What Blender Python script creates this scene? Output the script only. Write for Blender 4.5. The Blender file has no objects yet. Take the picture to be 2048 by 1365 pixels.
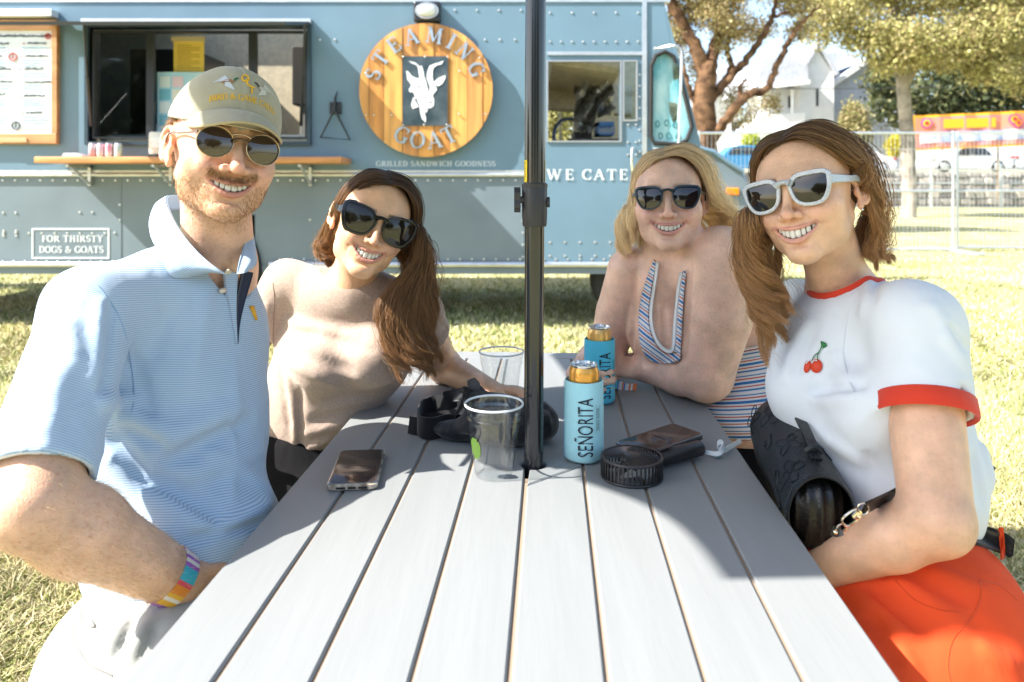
import bpy, bmesh, math, random
import numpy as np
from mathutils import Vector, Matrix
from math import radians, sin, cos, pi, tan, atan2, sqrt

random.seed(7)
RNG = np.random.default_rng(7)
C = bpy.context.scene.collection
SC = bpy.context.scene

# ---------------------------------------------------------------- camera
CAMZ = 1.228
F = 1480.0
cam_d = bpy.data.cameras.new('camera')
cam = bpy.data.objects.new('camera', cam_d)
C.objects.link(cam)
cam.location = (0, 0, CAMZ)
cam.rotation_euler = (radians(90), 0, 0)
cam_d.sensor_width = 36.0
cam_d.lens = F / 2048 * 36
cam_d.shift_y = -314.5 / 2048
cam_d.clip_start = 0.05
cam_d.clip_end = 2000
cam_d.dof.use_dof = True
cam_d.dof.focus_distance = 1.33
cam_d.dof.aperture_fstop = 5.0
SC.camera = cam

# ---------------------------------------------------------------- sky and sun
SUN_DIR = Vector((1.0, 0.30, -1.0)).normalized()      # the way the light travels
w = bpy.data.worlds.new('World'); SC.world = w; w.use_nodes = True
nt = w.node_tree; nt.nodes.clear()
sky = nt.nodes.new('ShaderNodeTexSky'); sky.sky_type = 'NISHITA'; sky.sun_disc = False
sky.sun_elevation = math.asin(-SUN_DIR.z)
sky.sun_rotation = atan2(-SUN_DIR.x, -SUN_DIR.y)
sky.air_density = 1.0; sky.dust_density = 1.5; sky.ozone_density = 0.3
bg = nt.nodes.new('ShaderNodeBackground'); bg.inputs[1].default_value = 0.13
wo = nt.nodes.new('ShaderNodeOutputWorld')
nt.links.new(sky.outputs[0], bg.inputs[0]); nt.links.new(bg.outputs[0], wo.inputs[0])
sl = bpy.data.lights.new('sun', 'SUN'); sl.energy = 5.0; sl.angle = radians(0.55); sl.color = (1.0, 0.955, 0.88)
sun = bpy.data.objects.new('sun', sl); C.objects.link(sun)
sun.rotation_euler = SUN_DIR.to_track_quat('-Z', 'Y').to_euler()
SC.view_settings.view_transform = 'Standard'
SC.view_settings.look = 'None'
SC.view_settings.gamma = 1.0
SC.view_settings.exposure = 1.55
SC.view_settings.use_curve_mapping = False
SC.render.engine = 'CYCLES'
SC.cycles.use_denoising = True
SC.cycles.max_bounces = 8
SC.cycles.transparent_max_bounces = 24
SC.cycles.caustics_reflective = False
SC.cycles.caustics_refractive = False
SC.cycles_curves.shape = 'RIBBONS' if hasattr(SC, 'cycles_curves') else None


def W(px, py, Y):
    """world point seen at photo pixel (px, py), Y metres in front of the camera"""
    return np.array(((px - 1024) * Y / F, Y, CAMZ - (py - 368) * Y / F))


def G(px, py, z):
    """world point on the level z seen at photo pixel (px, py)"""
    Y = (CAMZ - z) * F / (py - 368)
    return W(px, py, Y)
# ---------------------------------------------------------------- materials
MATS = {}


def mat(name, col, rough=0.6, metal=0.0, spec=0.5, noise=0.0, nscale=20.0, bump=0.0, bscale=60.0, sub=0.0,
        subcol=None, coat=0.0, attr=None, coords='Object', col2=None, sheen=0.0, stretch=None, ior=1.5, detail=4.0, emis=None):
    if name in MATS:
        return MATS[name]
    m = bpy.data.materials.new(name); m.use_nodes = True
    t = m.node_tree; N = t.nodes; L = t.links
    b = N['Principled BSDF']
    b.inputs['Base Color'].default_value = (*col, 1)
    b.inputs['Roughness'].default_value = rough
    b.inputs['Metallic'].default_value = metal
    b.inputs['IOR'].default_value = ior
    b.inputs['Specular IOR Level'].default_value = spec
    if coat: b.inputs['Coat Weight'].default_value = coat; b.inputs['Coat Roughness'].default_value = 0.08
    if sheen: b.inputs['Sheen Weight'].default_value = sheen
    if sub:
        b.inputs['Subsurface Weight'].default_value = sub
        b.inputs['Subsurface Radius'].default_value = subcol or (1.0, 0.35, 0.2)
        b.inputs['Subsurface Scale'].default_value = 0.012
    tc = N.new('ShaderNodeTexCoord'); mp = N.new('ShaderNodeMapping')
    L.new(tc.outputs[coords], mp.inputs[0])
    if stretch: mp.inputs['Scale'].default_value = stretch
    src = None
    if attr:
        a = N.new('ShaderNodeAttribute'); a.attribute_name = attr; src = a.outputs['Color']
    if noise or col2:
        nz = N.new('ShaderNodeTexNoise'); nz.inputs['Scale'].default_value = nscale; nz.inputs['Detail'].default_value = detail
        L.new(mp.outputs[0], nz.inputs['Vector'])
        mx = N.new('ShaderNodeMix'); mx.data_type = 'RGBA'
        cr = N.new('ShaderNodeMapRange'); cr.inputs[1].default_value = 0.35; cr.inputs[2].default_value = 0.65
        L.new(nz.outputs['Fac'], cr.inputs[0]); L.new(cr.outputs[0], mx.inputs[0])
        if col2:
            mx.inputs[6].default_value = (*col, 1); mx.inputs[7].default_value = (*col2, 1)
            if src: mx.blend_type = 'MIX'; L.new(src, mx.inputs[6])
        else:
            if src:
                h1 = N.new('ShaderNodeHueSaturation'); h1.inputs['Value'].default_value = 1 - noise
                h2 = N.new('ShaderNodeHueSaturation'); h2.inputs['Value'].default_value = 1 + noise
                L.new(src, h1.inputs['Color']); L.new(src, h2.inputs['Color'])
                L.new(h1.outputs[0], mx.inputs[6]); L.new(h2.outputs[0], mx.inputs[7])
            else:
                mx.inputs[6].default_value = (*[c * (1 - noise) for c in col], 1)
                mx.inputs[7].default_value = (*[min(1, c * (1 + noise)) for c in col], 1)
        src = mx.outputs[2]
    if src: L.new(src, b.inputs['Base Color'])
    if bump:
        nb = N.new('ShaderNodeTexNoise'); nb.inputs['Scale'].default_value = bscale; nb.inputs['Detail'].default_value = 5
        L.new(mp.outputs[0], nb.inputs['Vector'])
        bp = N.new('ShaderNodeBump'); bp.inputs['Strength'].default_value = bump; bp.inputs['Distance'].default_value = 0.004
        L.new(nb.outputs['Fac'], bp.inputs['Height']); L.new(bp.outputs[0], b.inputs['Normal'])
    if emis:
        b.inputs['Emission Color'].default_value = (*emis[0], 1); b.inputs['Emission Strength'].default_value = emis[1]
    MATS[name] = m
    return m


def clear_mat(name, tint=(1, 1, 1), gloss=0.25, rough=0.03, ior=1.5):
    """thin clear plastic or window glass: see-through with a fresnel shine"""
    if name in MATS: return MATS[name]
    m = bpy.data.materials.new(name); m.use_nodes = True
    t = m.node_tree; t.nodes.clear(); N = t.nodes; L = t.links
    tr = N.new('ShaderNodeBsdfTransparent'); tr.inputs[0].default_value = (*tint, 1)
    gl = N.new('ShaderNodeBsdfGlossy'); gl.inputs['Roughness'].default_value = rough
    fr = N.new('ShaderNodeLayerWeight'); fr.inputs[0].default_value = .35; pw = N.new('ShaderNodeMath'); pw.operation = 'POWER'; pw.inputs[1].default_value = 4.0; L.new(fr.outputs['Facing'], pw.inputs[0])
    ma = N.new('ShaderNodeMath'); ma.operation = 'MULTIPLY_ADD'; ma.inputs[1].default_value = .6; ma.inputs[2].default_value = gloss
    mx = N.new('ShaderNodeMixShader'); o = N.new('ShaderNodeOutputMaterial')
    L.new(pw.outputs[0], ma.inputs[0]); L.new(ma.outputs[0], mx.inputs[0]); L.new(tr.outputs[0], mx.inputs[1]); L.new(gl.outputs[0], mx.inputs[2])
    L.new(mx.outputs[0], o.inputs[0]); MATS[name] = m
    return m


# ---------------------------------------------------------------- objects
def link(o, parent=None):
    C.objects.link(o)
    if parent is not None:
        o.parent = parent
        o.matrix_parent_inverse = parent.matrix_basis.inverted()
    return o


def tag(o, label=None, cat=None, group=None, kind=None):
    if label: o['label'] = label
    if cat: o['category'] = cat
    if group: o['group'] = group
    if kind: o['kind'] = kind
    return o


def empty(name, loc, label, cat, group=None, rz=0):
    o = bpy.data.objects.new(name, None); o.empty_display_size = 0.1
    o.location = Vector([float(v) for v in loc]); o.rotation_euler = (0, 0, rz)
    C.objects.link(o)
    return tag(o, label, cat, group)


def mesh_obj(name, v, f, m, parent=None, smooth=True, attrs=None, mats=None, midx=None):
    me = bpy.data.meshes.new(name)
    v = np.asarray(v, dtype=np.float32).reshape(-1, 3)
    if isinstance(f, np.ndarray) and f.ndim == 2:
        k = f.shape[1]; n = len(f)
        me.vertices.add(len(v)); me.vertices.foreach_set('co', v.ravel())
        me.loops.add(n * k); me.loops.foreach_set('vertex_index', f.ravel().astype(np.int32))
        me.polygons.add(n); me.polygons.foreach_set('loop_start', np.arange(0, n * k, k, dtype=np.int32))
        try: me.polygons.foreach_set('loop_total', np.full(n, k, dtype=np.int32))
        except Exception: pass
        me.update(calc_edges=True)
    else:
        me.from_pydata([tuple(map(float, p)) for p in v], [], [tuple(int(i) for i in q) for q in f]); me.update()
    me.polygons.foreach_set('use_smooth', np.full(len(me.polygons), smooth))
    for a, val in (attrs or {}).items():
        at = me.attributes.new(a, 'FLOAT_COLOR', 'POINT')
        c = np.ones((len(v), 4), np.float32); c[:, :3] = val
        at.data.foreach_set('color', c.ravel())
    for mm in (mats or [m]): me.materials.append(mm)
    if midx is not None: me.polygons.foreach_set('material_index', np.asarray(midx, dtype=np.int32))
    o = bpy.data.objects.new(name, me)
    return link(o, parent)


class MB:
    """collects shapes for ONE mesh object"""
    def __init__(s): s.v = []; s.f = []; s.n = 0; s.mi = []; s.cur = 0
    def add(s, v, f):
        b = s.n; s.v += [tuple(map(float, p)) for p in v]; s.n += len(v)
        s.f += [tuple(int(i) + b for i in q) for q in f]; s.mi += [s.cur] * len(f); return s
    def box(s, c, d, M=None, bev=0.0):
        c = np.array(c, float); d = np.array(d, float) / 2
        if bev <= 0:
            p = [np.array((x, y, z)) * d for x in (-1, 1) for y in (-1, 1) for z in (-1, 1)]
            fs = [(0, 1, 3, 2), (4, 6, 7, 5), (0, 4, 5, 1), (2, 3, 7, 6), (0, 2, 6, 4), (1, 5, 7, 3)]
        else:
            bm = bmesh.new(); bmesh.ops.create_cube(bm, size=1)
            for q in bm.verts: q.co = Vector((q.co.x * d[0] * 2, q.co.y * d[1] * 2, q.co.z * d[2] * 2))
            bmesh.ops.bevel(bm, geom=bm.edges[:], offset=bev, segments=2, affect='EDGES', profile=0.5)
            p = [np.array(q.co) for q in bm.verts]; fs = [[q.index for q in f.verts] for f in bm.faces]; bm.free()
        if M is not None: M = np.array(M)[:3, :3]; p = [M @ q for q in p]
        return s.add([q + c for q in p], fs)
    def tube(s, pts, r, n=8, cap=True, sq=1.0):
        pts = [np.array(p, float) for p in pts]
        rs = r if hasattr(r, '__len__') else [r] * len(pts)
        vs = []; up = None
        for i, p in enumerate(pts):
            t = pts[min(i + 1, len(pts) - 1)] - pts[max(i - 1, 0)]; t = t / (np.linalg.norm(t) + 1e-12)
            if up is None:
                up = np.array((0, 0, 1.0)) if abs(t[2]) < 0.9 else np.array((0, 1.0, 0))
            a = np.cross(up, t); a /= np.linalg.norm(a) + 1e-12; b2 = np.cross(t, a); up = b2
            for k in range(n):
                th = 2 * pi * k / n; vs.append(p + rs[i] * (cos(th) * a + sin(th) * sq * b2))
        fs = [(i * n + k, i * n + (k + 1) % n, (i + 1) * n + (k + 1) % n, (i + 1) * n + k) for i in range(len(pts) - 1) for k in range(n)]
        if cap: fs += [tuple(range(n - 1, -1, -1)), tuple((len(pts) - 1) * n + k for k in range(n))]
        return s.add(vs, fs)
    def lathe(s, prof, c=(0, 0, 0), n=32, M=None, close=False):
        c = np.array(c, float); vs = []
        for r, z in prof:
            for k in range(n):
                p = np.array((r * cos(2 * pi * k / n), r * sin(2 * pi * k / n), z))
                if M is not None: p = np.array(M)[:3, :3] @ p
                vs.append(p + c)
        m = len(prof)
        rng = range(m) if close else range(m - 1)
        return s.add(vs, [(i * n + k, i * n + (k + 1) % n, ((i + 1) % m) * n + (k + 1) % n, ((i + 1) % m) * n + k) for i in rng for k in range(n)])
    def prism(s, poly, fn0, fn1):
        """poly: 2-D outline; fn0/fn1 map (u,v) to the front / back 3-D points; concave outlines are triangulated"""
        n = len(poly)
        a = [fn0(*p) for p in poly]; b = [fn1(*p) for p in poly]
        from mathutils.geometry import tessellate_polygon
        tris = tessellate_polygon([[Vector((p[0], p[1], 0)) for p in poly]])
        fs = [tuple(t) for t in tris] + [tuple(i + n for i in reversed(t)) for t in tris]
        fs += [(i, i + n, (i + 1) % n + n, (i + 1) % n) for i in range(n)]
        return s.add(a + b, fs)
    def sphere(s, c, r, n=16, M=None):
        r = np.array(r if hasattr(r, '__len__') else (r, r, r), float); vs = []; m = n // 2
        for i in range(m + 1):
            th = pi * i / m
            for k in range(n):
                p = np.array((sin(th) * cos(2 * pi * k / n), sin(th) * sin(2 * pi * k / n), cos(th))) * r
                if M is not None: p = np.array(M)[:3, :3] @ p
                vs.append(p + np.array(c, float))
        return s.add(vs, [(i * n + k, (i + 1) * n + k, (i + 1) * n + (k + 1) % n, i * n + (k + 1) % n) for i in range(m) for k in range(n)])
    def build(s, name, m, parent=None, smooth=False, mats=None, recalc=True, angle=40):
        me = bpy.data.meshes.new(name); me.from_pydata(s.v, [], s.f)
        for mm in (mats or [m]): me.materials.append(mm)
        if mats: me.polygons.foreach_set('material_index', np.array(s.mi, np.int32))
        if recalc or smooth:
            bm = bmesh.new(); bm.from_mesh(me)
            bmesh.ops.remove_doubles(bm, verts=bm.verts[:], dist=1e-6)
            if recalc: bmesh.ops.recalc_face_normals(bm, faces=bm.faces[:])
            if smooth:
                for f in bm.faces: f.smooth = True
                for e in bm.edges:
                    if len(e.link_faces) == 2 and e.calc_face_angle(0) > radians(angle): e.smooth = False
            bm.to_mesh(me); bm.free()
        me.update()
        return link(bpy.data.objects.new(name, me), parent)


def rotm(yaw=0, pitch=0, roll=0):
    """face looks along -Y; yaw turns it to image right, pitch>0 tips it up, roll>0 leans the crown to image right"""
    return np.array(Matrix.Rotation(yaw, 3, 'Z') @ Matrix.Rotation(-pitch, 3, 'X') @ Matrix.Rotation(roll, 3, 'Y'))


def spline(P, n):
    """Catmull-Rom through P, n samples"""
    P = np.asarray(P, float)
    if len(P) == 2: return P[0] + (P[1] - P[0]) * np.linspace(0, 1, n)[:, None]
    Q = np.vstack([2 * P[0] - P[1], P, 2 * P[-1] - P[-2]])
    t = np.linspace(0, len(P) - 1 - 1e-9, n); i = t.astype(int); u = (t - i)[:, None]
    a, b, c, d = Q[i], Q[i + 1], Q[i + 2], Q[i + 3]
    return 0.5 * (2 * b + (c - a) * u + (2 * a - 5 * b + 4 * c - d) * u * u + (3 * b - a - 3 * c + d) * u ** 3)


# ---------------------------------------------------------------- implicit surfaces
def smin(a, b, k):
    if k <= 0: return np.minimum(a, b)
    h = np.clip(0.5 + 0.5 * (b - a) / k, 0, 1)
    return b + (a - b) * h - k * h * (1 - h)


class Field:
    """a list of blended shapes; op 'u' joins, 's' cuts; each shape: (kind, data, lo, hi)"""
    def __init__(s, M=None, o=(0, 0, 0), sc=1.0):
        s.ops = []; s.M = np.eye(3) if M is None else M; s.o = np.array(o, float); s.sc = sc; s.post = []
    def frame(s, M=None, o=(0, 0, 0), sc=1.0):
        s.M = np.eye(3) if M is None else M; s.o = np.array(o, float); s.sc = sc; return s
    def T(s, p): return s.o + s.M @ (np.array(p, float) * s.sc)
    def ell(s, c, r, k=0.02, R=None, op='u'):
        c = s.T(c); r = np.array(r, float) * s.sc; R = s.M if R is None else s.M @ R
        m = r.max(); s.ops.append((op, 'e', (c, r, R.T), c - m, c + m, k)); return s
    def cap(s, a, b, ra, rb=None, k=0.02, op='u'):
        a = s.T(a); b = s.T(b); ra = ra * s.sc; rb = ra if rb is None else rb * s.sc; m = max(ra, rb)
        s.ops.append((op, 'c', (a, b, ra, rb), np.minimum(a, b) - m, np.maximum(a, b) + m, k)); return s
    def chain(s, pts, rs, k=0.02, op='u'):
        rs = rs if hasattr(rs, '__len__') else [rs] * len(pts)
        for i in range(len(pts) - 1): s.cap(pts[i], pts[i + 1], rs[i], rs[i + 1], k, op)
        return s
    def plane(s, p, n, k=0.0, op='s'):
        """cuts away the side the normal points to"""
        p = s.T(p); n = s.M @ np.array(n, float); n = n / np.linalg.norm(n)
        s.ops.append((op, 'p', (p, n), None, None, k)); return s
    def inflate(s, v): s.ops.append(('i', None, v, None, None, 0)); return s
    def fn(s, f, lo=None, hi=None): s.ops.append(('f', None, f, lo, hi, 0)); return s
    def isect(s, other): s.ops.append(('x', None, other, None, None, 0)); return s
    def bounds(s):
        lo = np.min([o[3] for o in s.ops if o[0] == 'u'], axis=0); hi = np.max([o[4] for o in s.ops if o[0] == 'u'], axis=0)
        return lo, hi
    @staticmethod
    def prim(kind, dat, p):
        if kind == 'e':
            c, r, Rt = dat; q = (p - c) @ Rt.T.astype(p.dtype); k0 = np.sqrt(((q / r) ** 2).sum(1)); k1 = np.sqrt(((q / r ** 2) ** 2).sum(1))
            return k0 * (k0 - 1) / np.maximum(k1, 1e-6)
        if kind == 'c':
            a, b, ra, rb = dat; d = b - a; pa = p - a; h = np.clip(pa @ d / max(d @ d, 1e-12), 0, 1)
            return np.sqrt(((pa - h[:, None] * d) ** 2).sum(1)) - (ra + (rb - ra) * h)
        pt, n = dat
        return -((p - pt) @ n)
    def ev(s, p, cull=0.012):
        d = np.full(len(p), 0.5)
        lo_all = p.min(0); hi_all = p.max(0)
        for op, kind, dat, lo, hi, k in s.ops:
            if op == 'i': d = d - dat; continue
            if op == 'x': d = np.maximum(d, dat.ev(p)); continue
            if op == 'f':
                if lo is not None:
                    m = ((p > lo) & (p < hi)).all(1)
                    if m.any(): d[m] = dat(p[m], d[m])
                else: d = dat(p, d)
                continue
            if lo is not None:
                g = k + cull
                if (lo - g > hi_all).any() or (hi + g < lo_all).any(): continue
                m = ((p > lo - g) & (p < hi + g)).all(1)
                if not m.any(): continue
                idx = np.nonzero(m)[0]; q = s.prim(kind, dat, p[idx])
                d[idx] = smin(d[idx], q, k) if op == 'u' else -smin(-d[idx], q, k)
            else:
                q = s.prim(kind, dat, p)
                d = smin(d, q, k) if op == 'u' else -smin(-d, q, k)
        return d


def axis_pts(lo, hi, base, fines):
    """coordinates from lo to hi with step base, finer inside the (a, b, step) ranges"""
    out = [lo]
    while out[-1] < hi:
        x = out[-1]; st = base
        for a, b, h in fines:
            if x < a: dist = a - x
            elif x > b: dist = x - b
            else: dist = 0
            st = min(st, h + dist * 0.12)
        out.append(x + st)
    return np.array(out)


def nets(field, base=0.005, fines=((), (), ()), proj=1, pad=0.012, lo=None, hi=None):
    l, h = field.bounds()
    lo = l - pad if lo is None else np.array(lo); hi = h + pad if hi is None else np.array(hi)
    ax = [axis_pts(lo[i], hi[i], base, fines[i]) for i in range(3)]
    # trim to a multiple of 8 cells
    B = 8
    for i in range(3):
        n = (len(ax[i]) - 1 + B - 1) // B * B + 1
        while len(ax[i]) < n: ax[i] = np.append(ax[i], ax[i][-1] + (ax[i][-1] - ax[i][-2]))
    n = [len(a) for a in ax]; nb = [(k - 1) // B for k in n]
    cen = [(a[:-1:B] + a[B::B]) / 2 for a in ax]; half = [(a[B::B] - a[:-1:B]) / 2 for a in ax]
    I, J, K = np.meshgrid(*[np.arange(k) for k in nb], indexing='ij'); I = I.ravel(); J = J.ravel(); K = K.ravel()
    cp = np.stack([cen[0][I], cen[1][J], cen[2][K]], 1)
    rad = np.sqrt(half[0][I] ** 2 + half[1][J] ** 2 + half[2][K] ** 2)
    dc = field.ev(cp, cull=0.12)
    act = np.abs(dc) < rad * 1.6 + 0.006
    D = np.full(n, 9.0, np.float32); need = np.zeros(n, bool)
    for i, j, k in zip(I[act], J[act], K[act]): need[i * B:i * B + B + 1, j * B:j * B + B + 1, k * B:k * B + B + 1] = True
    ii, jj, kk = np.nonzero(need)
    pts = np.stack([ax[0][ii], ax[1][jj], ax[2][kk]], 1)
    out = np.empty(len(pts))
    CH = 400000
    for s0 in range(0, len(pts), CH): out[s0:s0 + CH] = field.ev(pts[s0:s0 + CH])
    D[ii, jj, kk] = out
    S = D < 0
    m = need
    ok = m[:-1, :-1, :-1] & m[1:, :-1, :-1] & m[:-1, 1:, :-1] & m[:-1, :-1, 1:] & m[1:, 1:, :-1] & m[1:, :-1, 1:] & m[:-1, 1:, 1:] & m[1:, 1:, 1:]
    cnt = sum(S[a:n[0] - 1 + a, b:n[1] - 1 + b, c:n[2] - 1 + c].astype(np.int8) for a in (0, 1) for b in (0, 1) for c in (0, 1))
    ci, cj, ck = np.nonzero(ok & (cnt > 0) & (cnt < 8))
    acc = np.zeros((len(ci), 3)); num = np.zeros(len(ci))
    corners = [(a, b, c) for a in (0, 1) for b in (0, 1) for c in (0, 1)]
    for a in corners:
        for axn in range(3):
            if a[axn]: continue
            b = list(a); b[axn] = 1
            d0 = D[ci + a[0], cj + a[1], ck + a[2]]; d1 = D[ci + b[0], cj + b[1], ck + b[2]]
            x = (d0 < 0) != (d1 < 0)
            t = np.where(x, d0 / np.where(x, d0 - d1, 1), 0)
            for q in range(3):
                idx = (ci, cj, ck)[q]; base_c = ax[q][idx + a[q]]
                v = base_c if q != axn else base_c + t * (ax[q][idx + 1] - ax[q][idx])
                acc[:, q] += np.where(x, v, 0)
            num += x
    V = acc / num[:, None]
    vid = np.full([k - 1 for k in n], -1, np.int32); vid[ci, cj, ck] = np.arange(len(ci))
    quads = []
    for axn in range(3):
        sl0 = [slice(None)] * 3; sl1 = [slice(None)] * 3; sl0[axn] = slice(0, -1); sl1[axn] = slice(1, None)
        cr = S[tuple(sl0)] != S[tuple(sl1)]
        e = list(np.nonzero(cr)); sg = S[tuple(sl0)][tuple(e)]
        u, v = [(1, 2), (2, 0), (0, 1)][axn]
        good = (e[u] > 0) & (e[v] > 0) & (e[u] < n[u] - 1) & (e[v] < n[v] - 1)
        e = [q[good] for q in e]; sg = sg[good]
        def cid(du, dv):
            q = [x.copy() for x in e]; q[u] -= du; q[v] -= dv; return vid[q[0], q[1], q[2]]
        a, b, c, d = cid(0, 0), cid(1, 0), cid(1, 1), cid(0, 1)
        g = (a >= 0) & (b >= 0) & (c >= 0) & (d >= 0)
        q = np.stack([a, b, c, d], 1)[g]; sg = sg[g]
        q[~sg] = q[~sg][:, ::-1]
        quads.append(q)
    Q = np.concatenate(quads)
    for _ in range(proj):
        e = 0.0008; d0 = field.ev(V); g = np.empty_like(V)
        for q in range(3):
            dv = np.zeros(3); dv[q] = e; g[:, q] = (field.ev(V + dv) - field.ev(V - dv)) / (2 * e)
        gn = (g ** 2).sum(1); step = np.clip(d0 / np.maximum(gn, 0.2), -0.004, 0.004)
        V = V - 0.8 * step[:, None] * g
    return V, Q


def hsh(p, s):  # cheap smooth pseudo noise from sines
    return (np.sin(p[:, 0] * s * 1.0 + 1.3 * np.sin(p[:, 1] * s * .9 + 1.1)) * np.sin(p[:, 1] * s * 1.1 + 1.7 * np.sin(p[:, 2] * s * .8 + .3)) *
            1.0 + np.sin(p[:, 2] * s * 1.05 + 1.5 * np.sin(p[:, 0] * s * 1.2 + 2.0))) * 0.5


# ---------------------------------------------------------------- strands
def strands(name, paths, rad, m, parent, tip=0.25):
    """paths: list/array of (n,3) strand polylines -> one hair-curves object"""
    h = bpy.data.hair_curves.new(name)
    sizes = [len(p) for p in paths]
    h.add_curves(sizes)
    P = np.concatenate(paths).astype(np.float32)
    h.position_data.foreach_set('vector', P.ravel())
    r = np.concatenate([rad * (1 - (1 - tip) * np.linspace(0, 1, k) ** 2.5) for k in sizes]).astype(np.float32)
    a = h.attributes.get('radius') or h.attributes.new('radius', 'FLOAT', 'POINT')
    a.data.foreach_set('value', r)
    h.materials.append(m)
    o = bpy.data.objects.new(name, h); link(o, parent); o['kind'] = 'stuff'
    return o


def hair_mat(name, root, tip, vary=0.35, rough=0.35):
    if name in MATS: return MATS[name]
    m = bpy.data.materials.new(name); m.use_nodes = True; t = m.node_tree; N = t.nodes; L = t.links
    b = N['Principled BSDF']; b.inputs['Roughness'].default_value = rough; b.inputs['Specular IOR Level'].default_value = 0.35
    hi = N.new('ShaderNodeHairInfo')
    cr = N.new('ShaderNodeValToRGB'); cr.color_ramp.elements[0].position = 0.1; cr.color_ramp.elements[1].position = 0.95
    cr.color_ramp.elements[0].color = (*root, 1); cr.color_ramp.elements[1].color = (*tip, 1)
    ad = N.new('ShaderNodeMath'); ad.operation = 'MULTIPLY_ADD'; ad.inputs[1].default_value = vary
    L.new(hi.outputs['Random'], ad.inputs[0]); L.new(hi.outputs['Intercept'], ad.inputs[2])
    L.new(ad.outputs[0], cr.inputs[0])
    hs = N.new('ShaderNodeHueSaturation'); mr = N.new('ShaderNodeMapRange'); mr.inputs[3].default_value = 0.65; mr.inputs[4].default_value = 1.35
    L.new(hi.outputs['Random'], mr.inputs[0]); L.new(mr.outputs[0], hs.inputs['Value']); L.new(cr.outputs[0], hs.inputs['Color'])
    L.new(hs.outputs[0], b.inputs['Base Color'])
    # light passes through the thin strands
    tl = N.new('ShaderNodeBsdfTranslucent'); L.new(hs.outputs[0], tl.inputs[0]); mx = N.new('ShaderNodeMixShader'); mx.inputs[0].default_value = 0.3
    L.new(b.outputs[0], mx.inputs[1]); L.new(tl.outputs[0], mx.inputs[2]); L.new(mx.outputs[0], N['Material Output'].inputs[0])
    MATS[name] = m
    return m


# ---------------------------------------------------------------- lettering
def text_obj(body, m, parent, fn, size, depth=0.0, sx=1.0, bold=0.0, name='lettering', align='CENTER'):
    """flat sans lettering laid through fn(u, v, w)"""
    cu = bpy.data.curves.new('t', 'FONT'); cu.body = body; cu.size = size; cu.align_x = align; cu.align_y = 'CENTER'; cu.extrude = 0.0; cu.offset = bold
    cu.resolution_u = 3
    o = bpy.data.objects.new('t', cu); C.objects.link(o)
    dg = bpy.context.evaluated_depsgraph_get(); dg.update()
    me = bpy.data.meshes.new_from_object(o.evaluated_get(dg))
    v = [fn(p.co.x * sx, p.co.y, 0.0) for p in me.vertices]; f = [list(q.vertices) for q in me.polygons]
    bpy.data.objects.remove(o); bpy.data.curves.remove(cu); bpy.data.meshes.remove(me)
    mb = MB(); mb.add(v, f)
    if depth:
        pass
    return mb.build(name, m, parent, recalc=False)


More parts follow.
